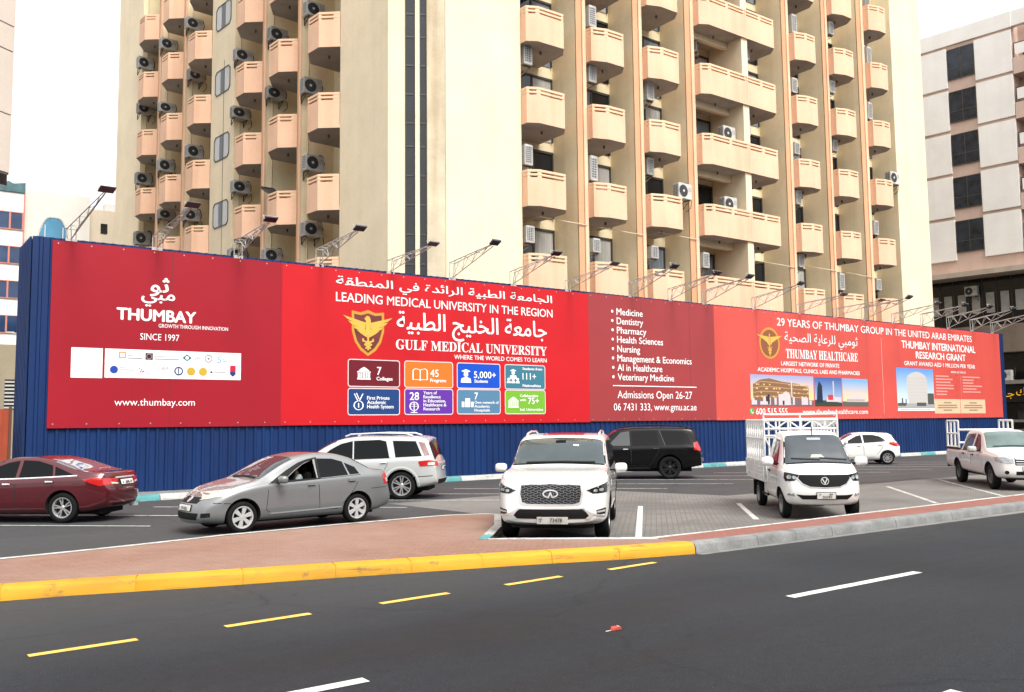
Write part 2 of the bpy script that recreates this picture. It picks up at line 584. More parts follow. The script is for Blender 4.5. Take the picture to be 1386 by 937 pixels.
# pale gutter strip of dust along the kerb foot
sheet('gutter', [(11.0, 9.98), (22, 9.72), (62, 9.66), (62, 9.95), (21.77, 9.975), (11.0, 10.12)], 0.004, mat('gutter_dust', (0.16, 0.157, 0.15), 0.9, var=0.3, vscale=2))
Lk, Rk = ribbon(ybase, 0.30, 0.0)
iback = [(11.27, 15.95), (11.0, 16.3), (10.33, 16.54), (7.68, 16.43), (5.44, 16.24), (3.48, 15.84), (1.86, 15.61), (-2, 15.3), (-9, 15.2)]
isl = Lk + [(11.2, 10.42), (11.25, 10.74), (10.9, 10.95), (9.17, 12.40), (8.70, 12.82)] + iback
b = MB()
n = len(isl)
b.add([(p[0], p[1], ZI - 0.004) for p in isl], [tuple(range(n))])
tag(b.build('pavement_island', BRICK), kind='structure')
kerb('kerb_island_edge', [p for p in iback], -0.12, ZI + 0.004, KERB_WHITE, slope=-0.01)
kerb('kerb_teal', [(9.15, 13.20), (8.72, 12.74)], -0.14, ZI + 0.004, KERB_TEAL, slope=-0.01)
kerb('kerb_bay_edge', [(11.27, 15.9), (10.2, 14.38), (9.15, 13.20)], -0.14, ZI + 0.004, KERB_WHITE, slope=-0.01)
kerb('kerb_bay_front', [(8.75, 12.72), (9.17, 12.45), (10.2, 11.6), (10.95, 11.02), (12.53, 10.98), (17.24, 11.02), (24.24, 11.04), (62, 11.04)], 0.09, ZI + 0.004, KERB_WHITE, slope=0.005)
sheet('pavement_strip', [(11.2, 10.39), (12.5, 10.33), (21.77, 10.23), (40, 10.2), (62, 10.2), (62, 11.06), (24.24, 11.06), (17.24, 11.04), (12.53, 11.0), (11.0, 11.02), (11.0, 10.6)], ZI - 0.003, BRICK2)
b = MB()
b.box(11.05, 62, 10.3, 11.0, 0.0, ZI - 0.012)
tag(b.build('pavement_base', CONC), kind='structure')

# painted markings
def line(name, a, c, wd, m, z=0.004):
    a, c = Vector(a), Vector(c)
    d = (c - a).normalized()
    nn = Vector((-d.y, d.x)) * wd / 2
    return sheet(name, [tuple(a - nn), tuple(c - nn), tuple(c + nn), tuple(a + nn)], z, m)
for k in range(-3, 5):
    x0 = 1.41 + 1.87 * k
    line('road_marking', (x0, 9.66 + 0.05 * max(0, k)), (x0 + 0.98, 9.70 + 0.055 * max(0, k)), 0.11, YELLOW_LINE)
for k in range(-2, 6):
    x0 = 0.72 + 8.48 * k
    line('road_marking', (x0, 6.98), (x0 + 2.83, 6.98), 0.14, WHITE_LINE)
    line('road_marking', (x0 + 3.51, 3.80), (x0 + 6.34, 3.80), 0.14, WHITE_LINE)
for a, c in (((15.98, 16.52), (11.65, 12.11)), ((18.35, 15.4), (15.7, 12.7)), ((26.27, 16.12), (21.93, 12.13)), ((30.3, 16.63), (25.22, 12.09)),
             ((34.2, 16.5), (29.2, 12.0)), ((38.1, 16.5), (33.1, 12.0)), ((42.0, 16.5), (37.0, 12.0))):
    line('bay_marking', a, c, 0.12, WHITE_LINE if a[0] < 26 else FADED_LINE, 0.012)
for k in range(-2, 14):
    x0 = 2.15 + 3.12 * k
    line('bay_marking', (x0 + 3.06, 20.28), (x0 - 1.9, 25.0), 0.11, FADED_LINE, 0.010)
# worn tar patch
sheet('tar_patch', [(27.6, 17.3), (30.8, 17.6), (31.3, 18.4), (29.0, 18.9), (27.2, 18.2)], 0.0095, mat('tar', (0.035, 0.034, 0.033), 0.8, var=0.3))

# kerb along the foot of the hoarding, white and teal blocks
xk = 3.6
i = 0
def ykerb(x):
    return 27.0 + (min(max(x, 6), 14) - 6) / 8 * 1.15
while xk < 62:
    L = 2.1 if i % 2 == 0 else 1.55
    kerb('kerb_block', [(xk, ykerb(xk)), (xk + L - 0.02, ykerb(xk + L))], 0.24, 0.17, KERB_WHITE if i % 2 == 0 else KERB_TEAL)
    xk += L
    i += 1
sheet('verge', [(3.6, 27.2), (6, 27.2), (14, 28.35), (62, 28.35), (62, 31.5), (3.6, 31.5)], 0.15, CONC)

# ------------------------------------------------------------------ hoarding
YH = 28.9
hb = empty('hoarding', (3.98, YH, 0))
tag(hb, 'tall blue corrugated steel hoarding fence behind the parked cars', 'fence')
def corrugated(name, x0, x1, z0, z1, pitch, depth, M, parent):
    prof = []
    x = x0
    while x < x1:
        for f, d in ((0.0, 0), (0.56, 0), (0.66, -depth), (0.90, -depth)):
            if x + f * pitch <= x1: prof.append((x + f * pitch, d))
        x += pitch
    prof.append((x1, 0))
    vs = []
    for (x, d) in prof:
        for z in (z0, z1):
            vs.append(M @ Vector((x, d, z)))
    n = len(prof)
    fs = [(2 * i, 2 * i + 2, 2 * i + 3, 2 * i + 1) for i in range(n - 1)]
    # back skin keeps the sheet from being paper thin
    vs += [M @ Vector((x0, 0.06, z0)), M @ Vector((x1, 0.06, z0)), M @ Vector((x1, 0.06, z1)), M @ Vector((x0, 0.06, z1))]
    fs.append((2 * n + 1, 2 * n, 2 * n + 3, 2 * n + 2))
    b = MB(); b.add(vs, fs)
    return b.build(name, BLUE, parent)
I4 = Matrix.Identity(4)
corrugated('front_sheet', 0.0, 57.45, 0.15, 7.66, 0.28, 0.045, I4, hb)
corrugated('return_sheet', 0.0, 2.3, 0.15, 7.66, 0.28, 0.045, Matrix.Translation((-0.02, 2.36, 0)) @ Matrix.Rotation(R(-90), 4, 'Z'), hb)
b = MB()
for k in range(20):
    x = 0.6 + 2.97 * k
    b.box(x, x + 0.1, 0.07, 0.17, 0.15, 7.6)
    b.tube((x + .05, 0.12, 5.2), (x + .05, 1.25, 0.2), 0.04)
for z in (1.2, 4.0, 7.2): b.box(0.02, 57.4, 0.062, 0.12, z, z + 0.08)
b.build('support_frame', GALV, hb)

# ------------------------------------------------------------------ banner panels
YB = YH - 0.10
RED_DARK = vinyl('dark_red_vinyl', (0.285, 0.010, 0.020))
RED = vinyl('bright_red_vinyl', (0.47, 0.010, 0.016))
RED_MID = vinyl('dull_red_vinyl', (0.28, 0.038, 0.042))
RED_GLARE = vinyl('glare_red_vinyl', (0.52, 0.072, 0.058))  # base colour lightened to hold the sky glare on this panel
INK = {}
def ink(name, col):
    if name not in INK: INK[name] = mat('ink_' + name, tuple(c * .75 for c in col) if name != 'white' else col, 0.5, spec=.25)
    return INK[name]
W_INK = ink('white', (0.80, 0.80, 0.80))
def banner(name, x0, x1, z0, z1, m, label):
    b = MB()
    b.box(x0, x1, YB, YB + 0.05, z0, z1)
    o = b.build(name, m)
    tag(o, label, 'banner', 'banner panels on the hoarding')
    return o

def seams(parent, x0, x1, z0, z1, step, m):
    x = x0 + step
    while x < x1 - .5:
        b = MB(); b.add([(x - .012, YB - .002, z0), (x + .012, YB - .002, z0), (x + .012, YB - .002, z1), (x - .012, YB - .002, z1)], [(0, 1, 2, 3)])
        b.build('seam', m, parent, recalc=False)
        x += step
    b = MB()
    x = x0 + .15
    while x < x1:
        for z in (z0 + .06, z1 - .06): b.disc((x, YB - .003, z), (0, -1, 0), .022, 8)
        x += .9
    b.build('eyelet', mat('eyelet_steel', (.45, .44, .42), .4, .6), parent, recalc=False)

FORMS = {'ا': (0xFE8D, 2), 'ب': (0xFE8F, 4), 'ة': (0xFE93, 2), 'ت': (0xFE95, 4), 'ث': (0xFE99, 4), 'ج': (0xFE9D, 4), 'ح': (0xFEA1, 4), 'خ': (0xFEA5, 4),
         'د': (0xFEA9, 2), 'ر': (0xFEAD, 2), 'ص': (0xFEB9, 4), 'ط': (0xFEC1, 4), 'ع': (0xFEC9, 4), 'ف': (0xFED1, 4), 'ق': (0xFED5, 4), 'ك': (0xFED9, 4),
         'ل': (0xFEDD, 4), 'م': (0xFEE1, 4), 'ن': (0xFEE5, 4), 'و': (0xFEED, 2), 'ي': (0xFEF1, 4), 'ئ': (0xFE89, 4)}
def arabic(s):
    out = []
    for i, ch in enumerate(s):
        if ch not in FORMS: out.append(ch); continue
        base, k = FORMS[ch]
        prev = i > 0 and s[i - 1] in FORMS and FORMS[s[i - 1]][1] == 4
        nxt = i < len(s) - 1 and s[i + 1] in FORMS and k == 4
        f = 3 if (prev and nxt) else 2 if nxt else 1 if prev else 0
        out.append(chr(base + f))
    return ''.join(reversed(out))
def serif(s):
    return ''.join(chr(0x1D400 + ord(c) - 65) if 'A' <= c <= 'Z' else c for c in s)

def text_mesh(body, bold=0.0, spacing=1.0, res=3):
    c = bpy.data.curves.new('lettering', 'FONT')
    c.body = body
    c.offset = bold
    c.resolution_u = res
    c.space_character = spacing
    o = bpy.data.objects.new('lettering_tmp', c)
    COL.objects.link(o)
    dg = bpy.context.evaluated_depsgraph_get()
    me = bpy.data.meshes.new_from_object(o.evaluated_get(dg), depsgraph=dg)
    bpy.data.objects.remove(o)
    bpy.data.curves.remove(c)
    return me

def embolden(me, bold):
    """heavier strokes: the outline printed again a little to each side, each print a hair above the last"""
    n = len(me.vertices)
    vs = [tuple(v.co) for v in me.vertices]; fs = [tuple(p.vertices) for p in me.polygons]
    V, F = [], []
    for k, (dx, dy) in enumerate(((0, 0), (-bold, 0), (bold, 0), (0, -bold * .7), (0, bold * .7))):
        V += [(v[0] + dx, v[1] + dy, .0012 * k) for v in vs]
        F += [tuple(i + n * k for i in f) for f in fs]
    m2 = bpy.data.meshes.new('lettering')
    m2.from_pydata(V, [], F)
    bpy.data.meshes.remove(me)
    return m2

def lettering(body, x0, x1, z0, z1, m, parent, bold=0.0, lift=0.006, fit='cap', name='lettering', M=None, align='fit', spacing=1.0):
    """text in the plane y = const facing -y; x0..x1 its ends, z0..z1 baseline and capital height (or its bounds)"""
    me = text_mesh(body, 0.0, spacing)
    if bold > 0:
        me = embolden(me, bold)
    n = len(me.vertices)
    co = np.zeros(n * 3)
    me.vertices.foreach_get('co', co)
    co = co.reshape(-1, 3)
    mn, mx = co.min(0), co.max(0)
    if fit == 'cap':
        sz = (z1 - z0) / 0.69
        zz = z0 + co[:, 1] * sz
    else:
        zz = z0 + (co[:, 1] - mn[1]) * (z1 - z0) / max(1e-6, mx[1] - mn[1])
        sz = (z1 - z0) / max(1e-6, mx[1] - mn[1])
    if align == 'fit':
        sx = (x1 - x0) / max(1e-6, mx[0] - mn[0]); xx = x0 + (co[:, 0] - mn[0]) * sx
    elif align == 'left':
        xx = x0 + (co[:, 0] - mn[0]) * sz * 0.95
    else:
        xx = (x0 + x1) / 2 + (co[:, 0] - (mn[0] + mx[0]) / 2) * sz * 0.95
    yy = -lift - co[:, 2]
    out = np.stack([xx, yy, zz], 1)
    if M is not None:
        A = np.array(M)
        out = out @ A[:3, :3].T + A[:3, 3]
    me.vertices.foreach_set('co', out.ravel())
    me.update()
    me.materials.clear()
    me.materials.append(m)
    o = bpy.data.objects.new(name, me)
    COL.objects.link(o)
    o.parent = parent
    return o
MBN = Matrix.Translation((0, YB, 0))
def T(body, x0, x1, z0, z1, parent, m=None, **k):
    k.setdefault('M', MBN)
    return lettering(body, x0, x1, z0, z1, m or W_INK, parent, **k)
def flat(name, polys, m, parent, lift=0.004, y=None):
    """thin printed shapes on the banner plane: list of (x,z) outlines"""
    b = MB()
    yy = (YB if y is None else y) - lift
    for k, p in enumerate(polys):
        area = sum(p[i][0] * p[(i + 1) % len(p)][1] - p[(i + 1) % len(p)][0] * p[i][1] for i in range(len(p)))
        if area < 0: p = p[::-1]
        b.add([(q[0], yy - .0002 * (k % 7), q[1]) for q in p], [tuple(range(len(p)))])
    return b.build(name, m, parent, recalc=False)
def rr(x0, x1, z0, z1, r=0.06, k=4):
    pts = []
    for (cx, cz, a0) in ((x1 - r, z0 + r, -90), (x1 - r, z1 - r, 0), (x0 + r, z1 - r, 90), (x0 + r, z0 + r, 180)):
        for i in range(k + 1):
            a = R(a0 + 90 * i / k)
            pts.append((cx + r * math.cos(a), cz + r * math.sin(a)))
    return pts
def circ(cx, cz, rx, rz=None, n=24):
    rz = rx if rz is None else rz
    return [(cx + rx * math.cos(2 * PI * i / n), cz + rz * math.sin(2 * PI * i / n)) for i in range(n)]
def stroke(pts, wd):
    """outlines (quads) of a polyline of width wd"""
    out = []
    for a, c in zip(pts[:-1], pts[1:]):
        a, c = Vector(a), Vector(c)
        d = (c - a)
        if d.length < 1e-6: continue
        d.normalize()
        nn = Vector((-d.y, d.x)) * wd / 2
        a2, c2 = a - d * wd * .3, c + d * wd * .3
        out.append([tuple(a2 - nn), tuple(c2 - nn), tuple(c2 + nn), tuple(a2 + nn)])
    return out
def ring(cx, cz, r, wd, n=24):
    return stroke([(cx + r * math.cos(2 * PI * i / n), cz + r * math.sin(2 * PI * i / n)) for i in range(n + 1)], wd)

# panel 1: dark red
p1 = banner('banner', 4.48, 11.47, 2.10, 7.575, RED_DARK, 'dark red vinyl panel with white lettering ending in SINCE 1997')
seams(p1, 4.48, 11.47, 2.16, 7.56, 3.4, mat('seam_p1', (0.15, 0.006, 0.012), .5))
T(arabic('ثو'), 7.22, 7.80, 6.12, 6.73, p1, fit='box', bold=.02)
T(arabic('مبي'), 6.97, 7.98, 5.80, 6.22, p1, fit='box', bold=.02)
T('THUMBAY', 6.27, 8.64, 5.36, 5.71, p1, bold=.035)
T('GROWTH THROUGH INNOVATION', 7.5, 9.66, 5.17, 5.285, p1, bold=.01)
T('SINCE 1997', 6.97, 8.13, 4.77, 4.97, p1, bold=-.005)
T('www.thumbay.com', 6.28, 8.65, 2.76, 2.97, p1)
flat('white_square', [rr(5.06, 5.92, 3.57, 4.46, .01)], W_INK, p1)
st = flat('logo_strip', [rr(5.98, 10.10, 3.59, 4.46, .01)], W_INK, p1)
def SX(u): return 5.97 + (u - 325) / 985 * 4.12      # along the strip
def SZ(v): return 4.45 - (v - 72) / 200 * 0.85
GREY_INK, NAVY_INK, GOLD_INK = ink('grey', (.30, .30, .32)), ink('navy', (.02, .05, .20)), ink('gold', (.62, .42, .05))
def logo(polys, m): return flat('logo', polys, m, st, lift=0.008)
def sq(a, c, v, w2): return [(SX(a), SZ(w2)), (SX(c), SZ(w2)), (SX(c), SZ(v)), (SX(a), SZ(v))]
logo(stroke([(SX(425), SZ(130)), (SX(465), SZ(130)), (SX(465), SZ(92)), (SX(425), SZ(92)), (SX(425), SZ(130))], .035), ink('orange', (.85, .32, .06)))
logo([sq(603, 655, 92, 140)], ink('black', (.03, .025, .03)))
flat('logo', ring(SX(629), SZ(116), .075, .025), ink('rose', (.4, .25, .28)), st, lift=.011)
logo([[(SX(868), SZ(118)), (SX(902), SZ(142)), (SX(936), SZ(118)), (SX(902), SZ(92))]], ink('teal', (.01, .18, .20)))
flat('logo', [circ(SX(902), SZ(118), .055)], W_INK, st, lift=.011)
logo(ring(SX(1062), SZ(118), .11, .03) + [circ(SX(1062), SZ(118), .04)], GREY_INK)
logo(stroke([(SX(1160), SZ(98)), (SX(1135), SZ(105)), (SX(1135), SZ(120)), (SX(1155), SZ(125)), (SX(1155), SZ(140)), (SX(1130), SZ(146))], .03), ink('sky', (.25, .5, .65)))
logo([circ(SX(390), SZ(217), .115)], ink('blue', (.02, .07, .42)))
logo([circ(SX(565 + 14 * i), SZ(205 + 9 * (i % 3)), .022, n=10) for i in range(3)] + [circ(SX(572 + 14 * i), SZ(228), .022, n=10) for i in range(2)], ink('red', (.55, .03, .05)))
logo(ring(SX(842), SZ(217), .115, .04) + stroke([(SX(842), SZ(200)), (SX(842), SZ(235))], .03), NAVY_INK)
logo([circ(SX(933), SZ(217), .13)], GOLD_INK)
logo([circ(SX(1022), SZ(217), .13)], GOLD_INK)
logo([sq(1077, 1093, 212, 226)], ink('black', (.03, .025, .03)))
logo([sq(1228, 1272, 165, 212)], ink('crimson', (.62, .02, .06)))
logo([[(SX(1228), SZ(232)), (SX(1250), SZ(250)), (SX(1272), SZ(232)), (SX(1272), SZ(213)), (SX(1228), SZ(213))]], NAVY_INK)
for body, a, c, v, h, mm in (('QAA', 950, 1005, 128, .09, GREY_INK), ('CAP', 690, 765, 214, .11, GREY_INK), ('AGC', 598, 645, 242, .075, GREY_INK)):
    T(body, SX(a), SX(c), SZ(v), SZ(v) + h, st, mm, lift=.009)
logo([sq(480, 582, 128, 137), sq(480, 530, 112, 118), sq(667, 843, 128, 137), sq(667, 790, 112, 117), sq(428, 495, 200, 206), sq(428, 525, 214, 220), sq(680, 785, 240, 243), sq(1098, 1195, 213, 221), sq(1165, 1185, 118, 123), sq(1165, 1210, 132, 137)], ink('pale_grey', (.45, .45, .48)))

# panel 2: bright red
p2 = banner('banner', 11.472, 25.05, 2.11, 7.57, RED, 'bright red vinyl panel with a gold shield and eight coloured tiles')
seams(p2, 11.472, 25.05, 2.16, 7.56, 3.2, mat('seam_p2', (0.4, 0.008, 0.012), .5))
T(arabic('الجامعة الطبية الرائدة في المنطقة'), 13.43, 23.09, 6.84, 7.33, p2, fit='box', bold=.012)
T('LEADING MEDICAL UNIVERSITY IN THE REGION', 13.43, 23.10, 6.42, 6.74, p2, bold=.008)
T(arabic('جامعة الخليج الطبية'), 15.83, 22.79, 5.22, 6.24, p2, fit='box', bold=.014)
T(serif('GULF MEDICAL UNIVERSITY'), 15.80, 22.77, 4.83, 5.19, p2, bold=.004)
T('WHERE THE WORLD COMES TO LEARN', 18.30, 22.76, 4.55, 4.715, p2, bold=.012)
def shield(parent, cx, zt, zb, wd):
    h = zt - zb
    def P(u, v): return (cx + u * wd / 2, zb + v * h)
    out = [P(-.64, .97), P(-.3, .94), P(0, 1.0), P(.3, .94), P(.64, .97), P(.64, .55), P(.52, .30), P(.30, .12), P(0, 0), P(-.30, .12), P(-.52, .30), P(-.64, .55)]
    inn = [P(-.54, .90), P(-.28, .88), P(0, .93), P(.28, .88), P(.54, .90), P(.54, .55), P(.43, .33), P(.25, .18), P(0, .07), P(-.25, .18), P(-.43, .33), P(-.54, .55)]
    e = flat('emblem', [out], mat('ink_emblem_gold', (.50, .25, .03), .4), parent, lift=.004)
    flat('emblem_field', [inn], mat('ink_emblem_field', (.14, .02, .02), .5, var=.4, vscale=2), e, lift=.008)
    gold = mat('ink_emblem_bright', (.66, .38, .06), .4)
    polys = []
    for s in (-1, 1):
        polys += [[P(s * .08, .72), P(s * .98, .86), P(s * .80, .78), P(s * .14, .62)],
                  [P(s * .10, .645), P(s * .80, .755), P(s * .66, .68), P(s * .14, .56)],
                  [P(s * .09, .57), P(s * .64, .655), P(s * .50, .585), P(s * .12, .49)],
                  [P(s * .05, .50), P(s * .46, .56), P(s * .30, .49), P(s * .04, .40)]]
    polys += [[P(-.10, .45), P(.10, .45), P(.10, .78), P(.05, .86), P(-.06, .87), P(-.16, .80), P(-.09, .78)]]
    polys += stroke([P(0, .45), P(0, .14)], wd * .035)
    for s in (-1, 1):
        polys += stroke([P(s * .2, .37), P(s * .2, .33), P(-s * .02, .29), P(-s * .13, .25), P(s * .02, .21), P(s * .09, .17)], wd * .03)
    flat('emblem_bird', polys, gold, e, lift=.012)
    return e
shield(p2, 14.68, 6.18, 4.53, 2.0)
tiles = [(13.91, 15.95, 3.45, 4.40, (.17, .010, .022)), (16.16, 18.23, 3.45, 4.41, (.88, .20, .025)), (18.43, 20.42, 3.45, 4.41, (.005, .085, .62)), (20.66, 22.66, 3.45, 4.41, (.05, .21, .30)),
         (13.91, 15.95, 2.45, 3.38, (.015, .06, .22)), (16.16, 18.23, 2.46, 3.39, (.14, .035, .40)), (18.43, 20.42, 2.47, 3.40, (.10, .24, .40)), (20.66, 22.66, 2.47, 3.40, (.20, .50, .04))]
TL = []
for i, (x0, x1, z0, z1, c) in enumerate(tiles):
    t_ = flat('tile', [rr(x0, x1, z0, z1, .09)], ink('tile%d' % i, c), p2, lift=.004)
    pts = rr(x0, x1, z0, z1, .09)
    flat('tile_border', stroke(pts + [pts[0]], .035), ink('border', (.85, .72, .72)), t_, lift=.008)
    TL.append(t_)
def tt(i, body, u, v, h, bold=.01, w_=None):
    x0, x1, z0, z1, _ = tiles[i]
    xa = x0 + u * (x1 - x0)
    T(body, xa, xa + (w_ or 0) * (x1 - x0), z0 + v * (z1 - z0), z0 + v * (z1 - z0) + h, TL[i], lift=.009, bold=bold, align='fit' if w_ else 'left')
def icon(i, polys):
    x0, x1, z0, z1, _ = tiles[i]
    flat('icon', [[(x0 + a * (x1 - x0), z0 + c * (z1 - z0)) for a, c in p] for p in polys], W_INK, TL[i], lift=.008)
def temple(u):
    return [[(u - .13, .26), (u + .13, .26), (u + .13, .31), (u - .13, .31)]] + [[(u + d - .018, .32), (u + d + .018, .32), (u + d + .018, .50), (u + d - .018, .50)] for d in (-.10, -.05, 0, .05, .10)] + \
        [[(u - .13, .52), (u + .13, .52), (u + .13, .56), (u - .13, .56)], [(u - .11, .58), (u + .11, .58), (u + .06, .66), (u + .012, .72), (u - .012, .72), (u - .06, .66)]]
icon(0, temple(.30)); tt(0, '7', .55, .45, .28); tt(0, 'Colleges', .54, .24, .125, .03, .32)
bk = [stroke([(.17, .30), (.17, .66), (.22, .72), (.29, .69), (.315, .66), (.34, .69), (.41, .72), (.46, .66), (.46, .30), (.34, .30), (.315, .27), (.29, .30), (.17, .30)], .022), stroke([(.315, .66), (.315, .28)], .018)]
icon(1, bk[0] + bk[1]); tt(1, '45', .52, .42, .27, .01, .18); tt(1, 'Programs', .52, .22, .12, .03, .34)
def person_icon(u, z, s):
    return [[(u - .08 * s, z + .34 * s), (u, z + .40 * s), (u + .08 * s, z + .34 * s), (u, z + .28 * s)], circ(u, z + .24 * s, .04 * s, .07 * s, 12), [(u - .09 * s, z), (u + .09 * s, z), (u + .075 * s, z + .13 * s), (u, z + .17 * s), (u - .075 * s, z + .13 * s)]]
icon(2, person_icon(.20, .22, 1.35)); tt(2, '5,000+', .38, .42, .25, .01, .52); tt(2, 'Students', .39, .23, .12, .03, .32)
icon(3, person_icon(.20, .42, 1.0) + [p for d in (-.11, 0, .11) for p in ([circ(.20 + d, .40, .035, .06, 10), [(.15 + d, .24), (.25 + d, .24), (.24 + d, .33), (.16 + d, .33)]])])
tt(3, 'Students from', .43, .80, .10, .03, .50); tt(3, '111+', .43, .40, .26, .01, .34); tt(3, 'Nationalities', .43, .10, .10, .03, .46)
icon(4, ring(.20, .38, .075, .02)[0:0] + [q for q in stroke([(.20 + .085 * math.cos(a), .36 + .17 * math.sin(a)) for a in np.linspace(0, 2 * PI, 20)], .022)] + stroke([(.12, .80), (.18, .55)], .02) + stroke([(.28, .80), (.22, .55)], .02) + stroke([(.16, .82), (.21, .60)], .018) + stroke([(.20, .44), (.20, .28)], .02))
for k, s_ in enumerate(('First Private', 'Academic', 'Health System')): tt(4, s_, .36, .58 - .165 * k, .125, .02, (.44, .37, .52)[k])
tt(5, '28', .10, .57, .28, .01, .19)
icon(5, stroke([(.19 + .085 * math.cos(a), .32 + .17 * math.sin(a)) for a in np.linspace(0, 2 * PI, 20)], .02) + stroke([(.105, .32), (.275, .32)], .016) + stroke([(.19, .49), (.19, .06)], .016) + stroke([(.12, .40), (.26, .40)], .014) + stroke([(.13, .08), (.25, .08)], .025))
for k, s_ in enumerate(('Years of', 'Excellence', 'in Education,', 'Healthcare &', 'Research')): tt(5, s_, .38, .80 - .16 * k, .11, .02, (.28, .36, .47, .48, .34)[k])
icon(6, [[(.12, .28), (.34, .28), (.34, .48), (.12, .48)][0:0] or [(.10, .28), (.16, .28), (.16, .50), (.10, .50)], [(.18, .28), (.29, .28), (.29, .64), (.18, .64)], [(.31, .28), (.37, .28), (.37, .50), (.31, .50)]])
tt(6, '7', .39, .60, .26); tt(6, 'Own network of', .39, .42, .105, .02, .57); tt(6, 'Academic', .39, .26, .105, .02, .36); tt(6, 'Hospitals', .39, .10, .105, .02, .36)
icon(7, temple(.20)); tt(7, 'Collaboration', .36, .72, .10, .03, .46); tt(7, 'with', .36, .54, .10, .03, .15); tt(7, '75+', .56, .42, .25, .01, .28); tt(7, 'Intl. Universities', .36, .13, .10, .03, .58)

# panel 3: dull red list
p3 = banner('banner', 25.052, 32.95, 2.14, 7.60, RED_MID, 'dull red vinyl panel with a bulleted list of study subjects')
seams(p3, 25.052, 32.95, 2.16, 7.56, 3.1, mat('seam_p3', (0.16, 0.018, 0.022), .5))
for k, (s_, x1) in enumerate((('Medicine', 28.25), ('Dentistry', 28.26), ('Pharmacy', 28.45), ('Health Sciences', 29.49), ('Nursing', 28.04), ('Management & Economics', 31.33), ('AI in Healthcare', 29.40), ('Veterinary Medicine', 30.14))):
    z = 6.76 - 0.407 * k
    T(s_, 26.67, x1, z, z + .29, p3, bold=.012)
    flat('bullet', [circ(26.42, z + .14, .065, n=12)], W_INK, p3, lift=.006)
flat('divider', [rr(26.38, 31.62, 3.65, 3.69, .005)], W_INK, p3, lift=.006)
T('Admissions Open 26-27', 26.64, 31.31, 3.13, 3.46, p3, bold=-.004)
T('06 7431 333, www.gmu.ac.ae', 26.41, 31.58, 2.60, 2.91, p3, bold=-.004)

# panel 4: red, with sky glare put into its colour
p4 = banner('banner', 32.952, 60.72, 2.13, 7.60, RED_GLARE, 'red vinyl panel with painted-in glare, hospital pictures and a gold oval emblem')
seams(p4, 32.952, 60.72, 2.16, 7.56, 3.15, mat('seam_p4', (0.4, 0.042, 0.036), .5))
T('29 YEARS OF THUMBAY GROUP IN THE UNITED ARAB EMIRATES', 37.68, 57.15, 6.90, 7.29, p4, bold=.006)
T(arabic('ثومبي للرعاية الصحية'), 38.26, 44.66, 5.86, 6.62, p4, fit='box', bold=.0)
T(serif('THUMBAY HEALTHCARE'), 38.33, 44.63, 5.27, 5.74, p4)
T('LARGEST NETWORK OF PRIVATE', 37.91, 42.87, 4.88, 5.09, p4, bold=.02)
T('ACADEMIC HOSPITALS, CLINICS, LABS AND PHARMACIES', 36.05, 44.74, 4.53, 4.73, p4, bold=.02)
T('600 515 555', 35.82, 38.28, 2.40, 2.70, p4, bold=.012)
flat('icon', [circ(35.52, 2.55, .17, n=16)], ink('green', (.10, .45, .12)), p4, lift=.004)
flat('icon', stroke([(35.45, 2.64), (35.47, 2.55), (35.55, 2.47), (35.62, 2.48)], .04), W_INK, p4, lift=.008)
T('www.thumbayhealthcare.com', 39.52, 45.36, 2.40, 2.66, p4, bold=.008)
flat('divider', [rr(46.95, 46.99, 2.4, 6.68, .005)], ink('pinkish', (.75, .45, .42)), p4, lift=.006)
T('THUMBAY INTERNATIONAL', 49.05, 57.53, 6.22, 6.65, p4, bold=.02)
T('RESEARCH GRANT', 50.52, 56.26, 5.66, 6.06, p4, bold=.02)
T('GRANT AWARD AED 1 MILLION PER YEAR', 49.24, 57.39, 5.22, 5.46, p4, bold=.012)
T('AREAS OF FOCUS', 54.38, 56.16, 4.88, 5.0, p4, bold=.01)
rg = random.Random(3)
pk = ink('pale_pink', (.80, .36, .32))
cols = []
for k in range(7):
    z = 4.62 - .185 * k
    cols.append(rr(52.6, 52.6 + rg.uniform(1.2, 2.6), z, z + .085, .01))
for k in range(6):
    z = 4.62 - .185 * k
    cols.append(rr(55.75, 55.75 + rg.uniform(1.0, 2.4), z, z + .085, .01))
flat('text_lines', cols, pk, p4, lift=.006)
flat('divider', [rr(55.52, 55.545, 3.4, 4.7, .003)], pk, p4, lift=.006)
for x0, x1 in ((52.34, 55.33), (55.38, 58.43)):
    o = flat('note_box', [rr(x0, x1, 2.40, 3.27, .01)], ink('cream', (.78, .58, .38)), p4, lift=.004)
    flat('text_lines', [rr((x0 + x1) / 2 - h_, (x0 + x1) / 2 + h_, z, z + .07, .01) for z, h_ in ((3.02, .45), (2.86, 1.1), (2.72, 1.15), (2.57, .5))], ink('brown', (.36, .24, .16)), o, lift=.008)
# gold oval emblem
ov = flat('emblem', [circ(37.05, 5.97, .80, .79, 32)], mat('ink_emblem_gold', (.50, .25, .03), .4), p4, lift=.004)
flat('emblem_field', [circ(37.05, 5.97, .68, .68, 32)], mat('ink_oval_field', (.22, .07, .03), .5), ov, lift=.008)
polys = []
for s in (-1, 1):
    for k in range(4):
        polys.append([(37.05 + s * .05, 6.28 - .10 * k), (37.05 + s * (1.0 - .2 * k), 6.38 - .085 * k), (37.05 + s * (.8 - .2 * k), 6.28 - .09 * k), (37.05 + s * .08, 6.17 - .11 * k)])
    polys += stroke([(37.05 + s * .16, 5.75), (37.05 - s * .12, 5.62), (37.05 + s * .08, 5.5), (37.05, 5.4)], .05)
polys += stroke([(37.05, 6.42), (37.05, 5.35)], .07)
flat('emblem_bird', polys, mat('ink_emblem_bright', (.66, .38, .06), .4), ov, lift=.012)

